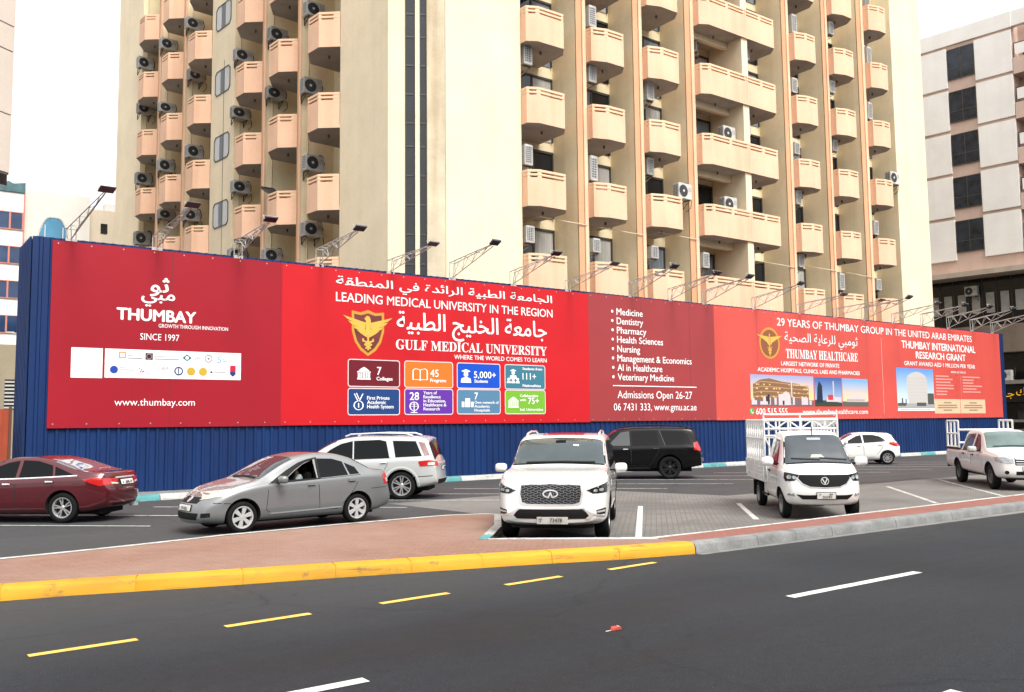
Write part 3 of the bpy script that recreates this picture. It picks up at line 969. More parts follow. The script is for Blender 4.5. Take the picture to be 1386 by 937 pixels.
def sky_print(name, top, bottom, z0, z1):
    M, t, bs, N = node_mat(name)
    tc = t.nodes.new('ShaderNodeTexCoord')
    sep = t.nodes.new('ShaderNodeSeparateXYZ')
    t.links.new(tc.outputs['Object'], sep.inputs[0])
    mr = t.nodes.new('ShaderNodeMapRange')
    mr.inputs['From Min'].default_value = z0
    mr.inputs['From Max'].default_value = z1
    t.links.new(sep.outputs['Z'], mr.inputs['Value'])
    r = ramp(t, [(0, bottom), (1, top)])
    t.links.new(mr.outputs[0], r.inputs[0])
    t.links.new(r.outputs[0], bs.inputs['Base Color'])
    bs.inputs['Roughness'].default_value = .5
    return M
# printed picture 1: curved hospital block at dusk
ph = flat('picture', [rr(35.47, 40.52, 2.81, 4.37, .01)], sky_print('print_dusk', (.22, .30, .55), (.80, .52, .25), 3.4, 4.4), p4, lift=.004)
tan_, dk = ink('tan', (.52, .33, .17)), ink('dark_print', (.05, .035, .04))
flat('picture_block', [[(35.65, 3.1), (40.1, 3.1), (40.1, 3.75), (39.2, 3.95), (37.9, 4.05), (36.9, 4.20), (36.2, 4.12), (35.65, 3.9)]], ink('print_wall', (.28, .14, .07)), ph, lift=.008)
bands = []
for k in range(4):
    z = 3.25 + .2 * k
    bands += stroke([(35.68, z + .02 + .05 * k / 4), (36.3, z + .06 + .04 * k), (37.4, z + .05 + .03 * k), (40.08, z - .02)], .045)
flat('picture_floors', bands, tan_, ph, lift=.011)
lt = []
for k in range(46):
    x = rg.uniform(35.8, 40.0); z = 3.18 + .2 * rg.randrange(4) + .07
    lt.append(rr(x, x + rg.uniform(.05, .13), z, z + .07, .005))
flat('picture_lights', lt, ink('print_light', (.85, .62, .28)), ph, lift=.012)
flat('picture_street', [rr(35.47, 40.52, 2.81, 3.12, .01)], ink('print_street', (.20, .14, .17)), ph, lift=.010)
gl = [rr(x, x + rg.uniform(.1, .4), 2.88, 2.88 + rg.uniform(.12, .42), .01) for x in [35.5 + .22 * k for k in range(22)] if rg.random() < .6]
gl += [rr(37.6, 38.55, 2.86, 3.42, .01), [(37.9, 3.42), (38.5, 3.42), (38.2, 3.58)], rr(38.62, 38.72, 2.86, 4.1, .01)]
flat('picture_forecourt', gl, ink('print_pale', (.70, .62, .66)), ph, lift=.013)
flat('picture_figure', [rr(36.75, 36.9, 2.9, 3.4, .02), rr(36.6, 36.75, 3.05, 3.3, .02)], dk, ph, lift=.016)
# printed picture 2: clinic by a pole under a deep blue sky
ph = flat('picture', [rr(40.60, 43.00, 2.81, 4.33, .01)], sky_print('print_blue', (.02, .08, .30), (.30, .42, .60), 3.0, 4.35), p4, lift=.004)
flat('picture_ground', [[(40.6, 2.81), (43.0, 2.81), (43.0, 3.0), (41.5, 3.12), (40.6, 3.15)]], ink('print_green', (.05, .06, .04)), ph, lift=.008)
flat('picture_tree', [[(40.75, 3.0), (41.3, 3.0), (41.25, 3.9), (41.0, 4.15), (40.85, 3.8)]], ink('print_tree', (.02, .03, .06)), ph, lift=.009)
flat('picture_hall', [rr(41.6, 42.9, 3.05, 3.3, .01), rr(42.2, 42.3, 3.05, 4.15, .01)], ink('print_pale', (.70, .62, .66)), ph, lift=.010)
flat('picture_sign', [rr(41.75, 42.2, 3.15, 3.42, .05)], ink('print_red', (.65, .05, .06)), ph, lift=.012)
# printed picture 3: low white hall at sunset
ph = flat('picture', [rr(43.06, 45.46, 2.81, 4.32, .01)], sky_print('print_sunset', (.16, .34, .62), (.80, .55, .28), 3.1, 4.2), p4, lift=.004)
flat('picture_ground', [rr(43.06, 45.46, 2.81, 3.08, .01)], ink('print_green2', (.12, .13, .12)), ph, lift=.008)
flat('picture_hall', [[(43.4, 3.05), (45.3, 3.05), (45.2, 3.32), (44.6, 3.35), (44.35, 3.48), (44.1, 3.35), (43.5, 3.25)]], ink('print_pale', (.70, .62, .66)), ph, lift=.010)
flat('picture_lights', [rr(43.45 + .14 * k, 43.53 + .14 * k, 3.08, 3.2, .005) for k in range(12)], ink('print_light2', (.45, .32, .22)), ph, lift=.012)
# printed picture 4: pale round tower by day
ph = flat('picture', [rr(48.36, 52.34, 2.56, 5.05, .01)], sky_print('print_day', (.10, .26, .62), (.55, .66, .80), 3.1, 5.0), p4, lift=.004)
flat('picture_tower', [[(49.55, 2.95), (51.6, 2.95), (51.6, 4.45), (51.4, 4.65), (50.9, 4.82), (50.5, 4.86), (49.95, 4.78), (49.5, 4.6), (49.4, 4.4), (49.45, 3.6)]], ink('print_tower', (.62, .60, .58)), ph, lift=.008)
flat('picture_floors', [rr(49.45, 51.55, 3.25 + .2 * k, 3.262 + .2 * k, .002) for k in range(7)], ink('print_tower_line', (.50, .48, .47)), ph, lift=.0105)
flat('picture_street', [rr(48.36, 52.34, 2.70, 3.0, .01)], ink('print_grey', (.42, .42, .42)), ph, lift=.009)
flat('picture_trees', [rr(51.6, 52.3, 2.95, 3.6, .03), rr(48.4, 49.2, 2.85, 3.02, .02), rr(48.8, 48.95, 2.9, 3.3, .02), rr(49.2, 49.3, 2.9, 3.25, .02), rr(50.4, 51.4, 2.85, 3.05, .02)], ink('print_trees', (.10, .10, .09)), ph, lift=.012)
flat('picture_caption', [rr(48.36, 52.34, 2.56, 2.70, .003)], W_INK, ph, lift=.012)
flat('text_lines', [rr(48.6, 51.9, 2.61, 2.645, .002)], ink('brown', (.36, .24, .16)), ph, lift=.015)

# ------------------------------------------------------------------ floodlights on lattice arms
ORD = ['first', 'second', 'third', 'fourth', 'fifth', 'sixth', 'seventh', 'eighth', 'ninth', 'tenth', 'eleventh', 'twelfth', 'thirteenth', 'fourteenth', 'fifteenth', 'sixteenth', 'seventeenth', 'eighteenth', 'nineteenth', 'twentieth']
def make_floodlight():
    root = empty('floodlight', (0, 0, 0))
    b = MB()
    tip = Vector((0, -2.62, 0.72))
    for s in (-1, 1):
        top0, bot0 = Vector((s * .13, 0, .50)), Vector((s * .13, 0, 0.0))
        b.tube(bot0, top0, .018)
        b.tube(top0, tip + Vector((s * .02, 0, .02)), .017)
    bot = Vector((0, -.02, 0))
    b.tube(bot, tip + Vector((0, 0, -.05)), .018)
    b.tube((-.13, 0, .50), (.13, 0, .50), .014)
    b.tube((-.13, 0, .0), (.13, 0, .0), .014)
    n = 7
    for k in range(n):
        f0, f1 = k / n * .86, (k + 1) / n * .86
        lo = bot.lerp(tip, f0 if k % 2 == 0 else f1)
        for s in (-1, 1):
            hi = Vector((s * .13, 0, .5)).lerp(tip, f1 if k % 2 == 0 else f0)
            b.tube(lo, hi, .011, 5)
        a_, c_ = Vector((-.13, 0, .5)).lerp(tip, f1), Vector((.13, 0, .5)).lerp(tip, f1)
        b.tube(a_, c_, .010, 5)
    b.box(-.16, .16, -.02, .05, -.12, 0.0)
    b.build('lattice_arm', GALV, root)
    # head: flat flood housing on a yoke, face turned back towards the banner
    M = Matrix.Translation(tip + Vector((0, -.10, .03))) @ Matrix.Rotation(R(-24), 4, 'X')
    h = MB()
    h.box(-.19, .19, -.15, .11, -.02, .04, M=M)
    for k in range(6): h.box(-.16 + .06 * k, -.145 + .06 * k, -.13, .09, .04, .07, M=M)
    hd = h.build('lamp_head', LAMPBODY, root, bevel=.008)
    g = MB()
    g.box(-.17, .17, -.13, .09, -.026, -.02, M=M)
    g.build('lens', LAMPGLASS, hd)
    y = MB()
    for s in (-1, 1):
        y.tube(M @ Vector((s * .205, -.02, .0)), M @ Vector((s * .205, .0, .15)), .010)
    y.tube(M @ Vector((-.205, 0, .15)), M @ Vector((.205, 0, .15)), .010)
    y.tube(M @ Vector((0, .0, .15)), tip, .014)
    y.build('yoke', GALV, root)
    return root
armX = [4.98, 7.42, 9.98, 12.84, 15.62, 18.29, 21.15, 24.01, 27.64, 30.12, 32.41, 36.03, 39.58, 42.8, 45.43, 48.43, 51.47, 54.51, 57.38, 60.01]
armT = [1.62, 1.33, 1.16, 1.13, 1.06, 1.0, 1.1, 1.08, 1.0, 1.06, .98, 1.02, 1.02, 1.0, 1.02, 1.0, .96, .96, .99, 1.0]
armZ = [.5, .58, .74, .81, .66, .9, .78, .6, .94, .8, .92, .83, .72, .7, 1.01, .81, 1.05, 1.03, 1.05, .99]
fl0 = make_floodlight()
for k, x in enumerate(armX):
    o = fl0 if k == 0 else copy_tree(fl0)
    o.location = (x, YH - 0.02, 7.67)
    o.scale = (1.0, armT[k], (armZ[k] - .08) / .72)
    o.rotation_euler = (R(random.uniform(-2, 2)), 0, R(random.uniform(-3, 3)))
    tag(o, 'floodlight on a lattice arm, %s along the hoarding from its red sedan end' % ORD[k], 'floodlight', 'floodlights along the hoarding top')

# ------------------------------------------------------------------ apartment tower
H_FL = 3.73
T0 = 13.22
LEVELS = range(-1, 5)
tower = empty('apartment_building', (16.14, 29.8, 0))
tag(tower, 'cream and peach apartment tower with rows of balconies behind the red banners', 'apartment building')
def part(mb, name, m, parent=tower, M=None, **k):
    """parts are modelled in world (or facade) axes and hung under the tower"""
    o = mb.build(name, m, parent, **k)
    o.matrix_local = Matrix.Translation((-16.14, -29.8, 0)) @ (M or I4)
    return o
MR = Matrix.Translation((0, 31.3, 0))
uL = Vector((0.10884, -0.99406, 0)); iL = Vector((0.99406, 0.10884, 0))
OL = Vector((16.89, 30.6, 0)) + iL * 0.7
ML = Matrix((uL, iL, Vector((0, 0, 1)))).transposed().to_4x4()
ML.translation = OL
def wl(s, y):
    p = ML @ Vector((s, y, 0)); return (p.x, p.y)
DB = 1.75
LB = {'A': (-29.88, -26.96), 'B': (-26.47, -23.02), 'C': (-22.59, -19.09), 'D': (-16.19, -12.88), 'E': (-12.48, -9.25), 'F': (-8.90, -5.47)}
RBAY = {'1': (23.44, 26.72), '2': (27.29, 30.43), '3': (31.0, 34.16), '4': (34.79, 42.27), '5': (42.85, 46.12), '6': (46.64, 49.81), '7': (50.5, 53.73)}
poly, mi = [], []
def go(p, k): poly.append(p); mi.append(k)
go(wl(-34.35, 0), 0)
for nme in 'ABCDEF':
    a, c = LB[nme]
    go(wl(a, 0), 1); go(wl(a, DB), 1); go(wl(c, DB), 1)
    go(wl(c, 0), 0)
CA = Vector((17.40, 32.40)); CD = (Vector((19.50, 31.30)) - CA).normalized(); CN = Vector((-CD.y, CD.x))   # chamfered corner
def ch(t, d): q = CA + CD * t + CN * d; return (q.x, q.y)
go(ch(0, 0), 0); go(ch(.697, 0), 2); go(ch(.697, .25), 2); go(ch(1.614, .25), 2); go(ch(1.614, 0), 0)
go((19.50, 31.30), 0); go((19.50, 31.24), 0); go((23.44, 31.24), 0); go((23.44, 31.3), 1)
for nme in '1234567':
    a, c = RBAY[nme]
    go((a, 31.3 + DB), 1); go((c, 31.3 + DB), 1); go((c, 31.3), 0)
    if nme != '7': go((RBAY[str(int(nme) + 1)][0], 31.3), 1)
go((57.34, 31.3), 0); go((57.34, 64), 0); go((14, 64.5), 0)
b = MB()
n = len(poly)
vs = [(p[0], p[1], 0) for p in poly] + [(p[0], p[1], 36) for p in poly]
for i in range(n):
    j = (i + 1) % n
    b.add([vs[i], vs[j], vs[n + j], vs[n + i]], [(0, 1, 2, 3)], min(mi[i], 1))
b.add([vs[n + i] for i in range(n)], [tuple(range(n))], 0)
part(b, 'wall', [CREAM, CREAM_IN])
# dark stair window strips on the blank corner
MC = Matrix(((CD.x, CN.x, 0, CA.x), (CD.y, CN.y, 0, CA.y), (0, 0, 1, 0), (0, 0, 0, 1)))
for x0, x1 in ((.705, 1.125), (1.308, 1.606)):
    b = MB(); b.box(x0, x1, .14, .2, 5, 35)
    g = part(b, 'window_strip', DGLASS, M=MC)
    b = MB()
    z = 5.4
    while z < 35:
        b.box(x0, x1, .11, .137, z, z + .07); z += 1.24 if int(z * 3) % 2 else 1.0
    b.box(x0, x0 + .04, .105, .135, 5, 35); b.box(x1 - .04, x1, .105, .135, 5, 35)
    o = b.build('mullion', FRAME, g)
b = MB(); b.box(1.125, 1.308, .0, .22, 4, 35.5); part(b, 'mullion', CREAM, M=MC)
b = MB(); b.box(1.63, 2.36, -.012, .03, 4, 35.9); part(b, 'weathered_band', wall_mat('rough_render', (0.60, 0.52, 0.38), 0.20, 0.16), M=MC)
# orange pilaster strips
def pil(M, s0, s1, edge):
    b = MB()
    w0 = s1 - s0
    b.box(s0, s0 + w0 * .58, -.05, .02, 4, 35.9)
    part(b, 'pilaster', ORANGE, M=M)
    b = MB()
    b.box(s0 + w0 * .64, s1, -.09, .015, 4, 35.9)
    part(b, 'pilaster', PEACH_TRIM, M=M)
for a, c in (('1', '2'), ('2', '3'), ('3', '4'), ('4', '5'), ('5', '6'), ('6', '7')): pil(MR, RBAY[a][1], RBAY[c][0], 0)
for a, c in (('A', 'B'), ('B', 'C'), ('D', 'E'), ('E', 'F')): pil(ML, LB[a][1], LB[c][0], 0)
b = MB(); b.box(37.98, 38.46, -.60, 1.74, 2, 35.9); part(b, 'divider_wall', CREAM, M=MR)
for k in LEVELS:
    b = MB(); b.box(34.8, 37.97, .35, .60, T0 + H_FL * (k + 1) - 1.98, T0 + H_FL * (k + 1) - 1.635)
    part(b, 'beam', CREAM, M=MR)

def balcony_mesh(outline):
    """outline: plan points (front edge, left to right) in facade coordinates; rail top at z = 0"""
    b = MB()
    s0, s1 = outline[0][0], outline[-1][0]
    pl = ([(s0, DB - .004)] if outline[0][1] < 1.5 else []) + outline + ([(s1, DB - .004)] if outline[-1][1] < 1.5 else [])
    b.prism(pl, -1.63, -1.47, 0)
    n = len(outline)
    V = [Vector(p) for p in outline]
    inn = []
    for i in range(n):
        a = V[max(0, i - 1)]; c = V[min(n - 1, i + 1)]
        d1 = (V[i] - a).normalized() if i > 0 else (c - V[i]).normalized()
        d2 = (c - V[i]).normalized() if i < n - 1 else d1
        t = (d1 + d2).normalized()
        nn = Vector((-t.y, t.x))
        inn.append(V[i] + nn * 0.12 / max(.4, nn.dot(Vector((-d1.y, d1.x)))))
    def band(mb, z0, z1, f0=0.0, f1=0.0):
        for i in range(n - 1):
            if (V[i + 1] - V[i]).length < .05: continue
            q = [V[i], V[i + 1], inn[i + 1], inn[i]]
            mb.prism([tuple(p) for p in q], z0, z1)
    band(b, -1.47, -.36)
    r = MB()
    band(r, -.105, 0); band(r, -.275, -.185)
    for i in range(n):
        if 0 < i < n - 1 and (V[i] - V[i - 1]).length < .05: continue
        for d in ((-1, 1) if 0 < i < n - 1 else ((1,) if i == 0 else (-1,))):
            j = i + d
            dd = (V[j] - V[i])
            if dd.length < .3: continue
            dd = dd.normalized()
            di = (inn[j] - inn[i]).normalized()
            L_ = .30 if i in (0, n - 1) else .10
            q = [V[i] + (inn[i] - V[i]) * .08, V[i] + dd * L_ + (inn[i] - V[i]) * .08, inn[i] + di * L_ - (inn[i] - V[i]) * .08, inn[i] - (inn[i] - V[i]) * .08]
            for za, zb in ((-.36, -.275), (-.185, -.105)): r.prism([tuple(p) for p in q], za, zb)
    # mid post of the longest side
    L, i = max(((V[i + 1] - V[i]).length, i) for i in range(n - 1))
    if L > 1.9:
        c = (V[i] + V[i + 1]) / 2; dd = (V[i + 1] - V[i]).normalized(); o_ = inn[i] - V[i]
        nn = Vector((-dd.y, dd.x)) * .11
        q = [c - dd * .1 + nn * .05, c + dd * .1 + nn * .05, c + dd * .1 + nn, c - dd * .1 + nn]
        for za, zb in ((-.36, -.275), (-.185, -.105)): r.prism([tuple(p) for p in q], za, zb)
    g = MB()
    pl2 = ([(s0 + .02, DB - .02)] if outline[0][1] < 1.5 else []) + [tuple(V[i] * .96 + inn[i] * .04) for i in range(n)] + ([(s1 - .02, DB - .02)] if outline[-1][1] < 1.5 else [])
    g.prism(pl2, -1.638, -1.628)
    cx = (s0 + s1) / 2
    g2 = MB()
    g2.tube((cx + .1, .15, -1.64), (cx + .1, .15, -1.78), .05, 8)
    return b, r, g, g2
BAL = []
for nme in 'ABCDEF':
    a, c = LB[nme]
    BAL.append((ML, nme, (a, c), [(c - 2.62, DB - .006), (c - 2.62, -.02), (c - 1.64, -.7), (c - .70, -.7), (c - .01, -.02)]))
P3 = {'1': 25.43, '2': 29.16, '3': 32.95, '5': 44.49, '6': 48.30, '7': 52.0}
for nme in '123567':
    a, c = RBAY[nme]
    p3 = P3[nme]
    BAL.append((MR, nme, (a, c), [(a + .01, 0), (a + .03, -.44), (a + (.78 if nme != '1' else .52), -.7), (p3, -.7), (p3 + .43, -.11), (p3 + .43, DB - .006)]))
BAL.append((MR, '4', (34.79, 37.98), [(34.794, 0), (34.82, -.44), (35.30, -.7), (38.215, -.7), (38.215, -.58)]))
BAL.append((MR, '4r', (38.46, 42.27), [(38.225, -.58), (38.225, -.7), (40.66, -.7), (41.12, -.11), (41.12, DB - .006)]))
rw = random.Random(11)
DRAIN = mat('drain_spout', (.12, .11, .10), .7)
for M, nme, (a, c), outl in BAL:
    b, r, g, g2 = balcony_mesh(outl)
    if nme == '4': b.v = [v if v[0] < 37.99 or v[1] < -.5 else (37.975, v[1], v[2]) for v in b.v]
    if nme == '4r': b.v = [v if v[0] > 38.45 or v[1] < -.5 else (38.465, v[1], v[2]) for v in b.v]
    if nme in ('4', '4r'):
        g.v = [((min(v[0], 37.97) if nme == '4' else max(v[0], 38.47)), v[1], v[2]) for v in g.v]
    first = None
    for k in LEVELS:
        z = T0 + H_FL * k
        MM = Matrix.Translation((-16.14, -29.8, 0)) @ M @ Matrix.Translation((0, 0, z))
        if first is None:
            ob = b.build('balcony', PEACH, tower); ob.matrix_local = MM
            orr = r.build('railing', PEACH_TRIM, ob)
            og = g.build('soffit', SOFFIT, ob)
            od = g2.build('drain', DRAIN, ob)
            first = ob
        else:
            ob = copy_tree(first, tower); ob.matrix_local = MM
    # balcony doors: frame with two sliding panes
    for k in LEVELS:
        z = T0 + H_FL * k
        w_ = min(2.35 if nme != '4' else 2.55, c - a - .5)
        x1 = c - .14; x0 = x1 - w_
        zt = z + 1.66 + rw.uniform(-.05, .08); zb = z - 1.46
        b2 = MB()
        y = DB - .06
        for q in ((x0 - .06, x1 + .06, zt - .06, zt + .05), (x0 - .06, x0 + .02, zb, zt), (x1 - .02, x1 + .06, zb, zt), ((x0 + x1) / 2 - .05, (x0 + x1) / 2 + .05, zb, zt)):
            b2.box(q[0], q[1], y - .04, DB + .02, q[2], q[3])
        fr = part(b2, 'window', FRAME, M=M)
        op = rw.random()
        for s_, (p0, p1) in enumerate((((x0 + .02), (x0 + x1) / 2 - .05), ((x0 + x1) / 2 + .05, x1 - .02))):
            b3 = MB(); b3.box(p0, p1, y + (.02 if s_ else .0), DB + .01, zb, zt - .06)
            q = rw.random()
            b3.build('pane', DGLASS if q < .62 else CURTAIN if q < .87 else CURTAIN2, fr)
# clipped-corner windows on the flat strip between the two balcony stacks
for k in range(-1, 5):
    z = T0 + H_FL * k - .35
    def oct_(x0, x1, z0, z1, c): return [(x0 + c, z0), (x1 - c, z0), (x1, z0 + c), (x1, z1 - c), (x1 - c, z1), (x0 + c, z1), (x0, z1 - c), (x0, z0 + c)]
    b = MB()
    o_, i_ = oct_(-18.60, -16.70, z, z + 1.42, .20), oct_(-18.54, -16.76, z + .06, z + 1.36, .18)
    for q in range(8):
        j = (q + 1) % 8
        b.add([(o_[q][0], -.03, o_[q][1]), (o_[j][0], -.03, o_[j][1]), (i_[j][0], -.03, i_[j][1]), (i_[q][0], -.03, i_[q][1]),
               (o_[q][0], .02, o_[q][1]), (o_[j][0], .02, o_[j][1]), (i_[j][0], .02, i_[j][1]), (i_[q][0], .02, i_[q][1])],
              [(0, 1, 2, 3), (0, 4, 5, 1), (3, 2, 6, 7)])
    fr = part(b, 'window', FRAME, M=ML)
    for x0, x1, mm in ((-18.54, -17.92, CURTAIN2), (-17.92, -17.38, DGLASS), (-17.38, -16.76, CURTAIN2)):
        pts = [p for p in i_]
        # clip outline to the pane
        def clip(pts, xa, left):
            out = []
            for p, q in zip(pts, pts[1:] + pts[:1]):
                ip = (p[0] >= xa) if left else (p[0] <= xa)
                iq = (q[0] >= xa) if left else (q[0] <= xa)
                if ip: out.append(p)
                if ip != iq:
                    t_ = (xa - p[0]) / (q[0] - p[0]); out.append((xa, p[1] + t_ * (q[1] - p[1])))
            return out
        pp = clip(clip(pts, x0, True), x1, False)
        b = MB(); b.add([(p[0], -.012, p[1]) for p in pp], [tuple(range(len(pp)))])
        b.build('pane', mm, fr, recalc=False)
# pipes and cables on the walls
b = MB()
for a, k, dz in ((27.0, 0, -2.0), (30.6, 0, -2.05), (34.4, -1, 1.9), (42.5, -1, 1.2), (46.4, -1, 1.35), (50.1, -1, 1.3)):
    z = T0 + H_FL * k + dz
    b.tube((a - 2.6, -.10, z + .05), (a + .2, -.10, z), .022)
    b.tube((a - 2.6, -.10, z + .05), (a - 2.6, 1.7, z + .05), .022)
part(b, 'pipe', PIPE, M=MR)
b = MB()
for nme in 'ABCDEF':
    a, c = LB[nme]
    b.tube((a + .05, .3, 3), (a + .05, .3, 35), .035)
part(b, 'pipe', PIPE, M=ML)
b = MB()
for s_, z0, z1 in ((-15.9, 8, 21.5), (-19.15, 9, 30)): b.tube((s_, -.72 if s_ > -17 else -.03, z0), (s_, -.72 if s_ > -17 else -.03, z1), .012)
part(b, 'cable', CABLE, M=ML)

# ------------------------------------------------------------------ air conditioner units
AC_W = mat('ac_casing', (0.52, 0.51, 0.48), 0.5, var=0.15, vscale=6)
AC_D = mat('ac_casing_dirty', (0.40, 0.39, 0.36), 0.55, var=0.25, vscale=6)
GRILL = mat('ac_grille', (0.02, 0.021, 0.022), 0.6)
FIN = mat('ac_fins', (0.09, 0.095, 0.11), 0.5)
HUB = mat('ac_hub', (0.55, 0.55, 0.53), 0.4)
BRK = mat('rusty_bracket', (0.07, 0.06, 0.05), 0.8)
def make_ac(casing, bracket=True):
    root = empty('air_conditioner', (0, 0, 0))
    W_, D_, H_ = .98, .40, .80
    b = MB(); b.box(-W_ / 2, W_ / 2, -D_ / 2, D_ / 2, 0, H_)
    cs = b.build('casing', casing, root, bevel=.02)
    b = MB()
    cx, cz, r = -.14, H_ / 2, .31
    b.disc((cx, -D_ / 2 - .006, cz), (0, -1, 0), r, 28)
    fan = b.build('fan_grille', GRILL, root)
    b = MB()
    for rr_ in (.10, .17, .24, .30): b.disc((cx, -D_ / 2 - .012, cz), (0, -1, 0), rr_, 28, r0=rr_ - .009)
    for k in range(10):
        t = 2 * PI * k / 10
        b.bar((cx + .07 * math.cos(t), -D_ / 2 - .014, cz + .07 * math.sin(t)), (cx + .31 * math.cos(t), -D_ / 2 - .014, cz + .31 * math.sin(t)), .008)
    b.build('guard', FIN, fan)
    b = MB(); b.tube((cx, -D_ / 2 - .01, cz), (cx, -D_ / 2 - .03, cz), .065, 14); b.build('hub', HUB, fan)
    b = MB()
    for s in (-1, 1):
        x = s * (W_ / 2 + .004)
        if s < 0:
            b.box(x - .002, x + .002, -D_ / 2 + .06, D_ / 2 - .04, .08, H_ - .10)
    b.build('coil_fins', FIN, root)
    b = MB()
    x = -W_ / 2 - .012
    for k in range(9):
        z = .08 + k * (H_ - .18) / 8
        b.box(x - .004, x + .004, -D_ / 2 + .06, D_ / 2 - .04, z, z + .016)
    for y in (-.10, .0, .10): b.box(x - .004, x + .004, y, y + .014, .08, H_ - .1)
    b.build('side_guard', casing, root)
    b = MB(); b.box(.22, .44, -D_ / 2 - .005, -D_ / 2 + .01, .42, .62); b.build('badge_panel', AC_D, root)
    if bracket:
        b = MB()
        for x in (-.34, .34):
            b.box(x - .02, x + .02, -D_ / 2, D_ / 2 + .12, -.045, -.005)
            b.box(x - .02, x + .02, D_ / 2 + .08, D_ / 2 + .12, -.42, -.005)
            b.bar((x, -D_ / 2 + .03, -.04), (x, D_ / 2 + .1, -.40), .03)
        b.build('bracket', BRK, root)
    b = MB()
    pts = [(.47, .05, .3), (.60, .06, .25), (.68, .10, .55), (.62, .18, .95), (.52, .3, 1.0), (.5, .42, .7)]
    for p, q in zip(pts, pts[1:]): b.tube(p, q, .022, 6)
    pts = [(.47, .0, .2), (.66, .0, .0), (.72, .1, -.3), (.6, .3, -.5)]
    for p, q in zip(pts, pts[1:]): b.tube(p, q, .016, 6)
    b.build('hose', CABLE, root)
    return root
ac_a, ac_b = make_ac(AC_W), make_ac(AC_D)
ac_used = {'a': False, 'b': False}
LNAME = {'A': 'sixth', 'B': 'fifth', 'C': 'fourth', 'D': 'third', 'E': 'second', 'F': 'first'}
RNAME = {'1': 'first', '2': 'second', '3': 'third', '4': 'fourth', '4r': 'fifth', '5': 'sixth', '6': 'seventh', '7': 'eighth'}
ROW = {-1: 'lowest', 0: 'second', 1: 'third', 2: 'fourth', 3: 'fifth', 4: 'sixth'}
def place_ac(M, col, k, s, y, dz, face, kind, extra='', h=.8):
    src = ac_a if kind == 'a' else ac_b
    o = src if not ac_used[kind] else copy_tree(src)
    ac_used[kind] = True
    z = T0 + H_FL * k + dz
    ang = {'u': 90, 'o': 0, 'd': 40}[face] + rw.uniform(-3, 3)
    o.matrix_world = M @ Matrix.Translation((s, y, z)) @ Matrix.Rotation(R(ang), 4, 'Z') @ Matrix.Diagonal((1, 1.15 if M is MR and face == 'u' else 1, h / .8, 1))
    side = 'shaded' if M is ML else 'bright'
    cname = (LNAME if M is ML else RNAME)[col]
    tag(o, 'air conditioner%s, %s balcony stack from blank corner, %s facade, %s row' % (extra, cname, side, ROW[k]), 'air conditioner', 'air conditioners on the apartment tower')
# left facade: fans look along the facade towards the corner
for col, k, y, dz, h, kind in (('A', 3, 0.04, 0.92, 0.76, 'a'), ('A', 2, 0.10, 1.65, 0.70, 'b'), ('A', 1, 0.10, 0.72, 0.74, 'b'), ('A', 0, 0.12, 0.50, 0.85, 'b'), ('B', 3, 0.20, 1.15, 0.71, 'a'), ('B', 2, 0.20, 0.85, 0.62, 'a'), ('B', 1, 0.22, 0.85, 0.76, 'a'), ('B', 0, 0.30, 1.60, 0.60, 'b'), ('C', 3, 0.22, 1.15, 0.69, 'a'), ('C', 2, 0.40, 1.80, 0.65, 'b'), ('C', 1, 0.38, 0.85, 0.76, 'a'), ('C', 0, 0.28, 0.82, 0.68, 'a'), ('D', 2, 0.30, 0.95, 0.65, 'a'), ('D', 1, 0.18, 1.50, 0.62, 'b'), ('D', 0, 0.26, 1.20, 0.65, 'a'), ('D', -1, 0.14, 1.25, 0.66, 'a'), ('E', 2, 0.38, 0.85, 0.70, 'b'), ('E', 1, 0.30, 1.55, 0.62, 'b'), ('E', -1, 0.22, 0.68, 0.68, 'a'), ('F', 2, 0.42, 0.90, 0.72, 'a'), ('F', 1, 0.30, 0.79, 0.78, 'b'), ('F', 0, 0.44, 0.82, 0.78, 'a'), ('F', -1, 0.38, 1.42, 0.70, 'a')):
    place_ac(ML, col, k, LB[col][0] + .33, y, dz, 'u', kind, h=h)
for col, k, x, dz, h, kind in (('1', 1, 23.90, 1.23, 1.11, 'a'), ('1', 0, 23.85, 0.33, 0.95, 'a'), ('1', -1, 23.92, 0.56, 0.77, 'a'), ('2', 2, 27.81, 0.26, 1.07, 'a'), ('2', 1, 27.76, 1.26, 0.80, 'a'), ('2', 0, 27.71, 0.21, 1.21, 'a'), ('2', -1, 27.79, 0.53, 0.67, 'a'), ('3', 1, 31.61, 1.18, 0.92, 'a'), ('3', 0, 31.47, 1.08, 0.87, 'b'), ('3', -1, 31.65, 0.63, 0.63, 'a'), ('4', -1, 35.35, 0.50, 0.82, 'a'), ('4r', 2, 39.10, 1.32, 0.82, 'a'), ('4r', 1, 39.00, 0.78, 0.84, 'a'), ('4r', -1, 39.00, 1.15, 0.74, 'a'), ('5', 3, 43.53, 0.23, 1.14, 'a'), ('5', 2, 43.35, 0.33, 0.89, 'a'), ('5', 1, 43.36, 0.42, 0.71, 'a'), ('5', 0, 43.32, 1.20, 0.83, 'a'), ('5', -1, 43.40, 1.29, 0.77, 'a'), ('6', 3, 47.17, 1.06, 0.81, 'a'), ('6', 2, 47.09, 1.12, 0.75, 'a'), ('6', 1, 47.10, 1.24, 0.69, 'b'), ('6', -1, 47.23, 0.27, 1.03, 'a'), ('7', 4, 51.20, 0.13, 0.60, 'b'), ('7', 3, 51.13, 0.13, 1.13, 'a'), ('7', 2, 50.97, 0.22, 1.12, 'a'), ('7', 0, 51.07, 0.33, 0.90, 'a'), ('7', -1, 51.10, 0.58, 0.70, 'a')):
    place_ac(MR, col, k, x, .44, dz, 'u', kind, h=h)
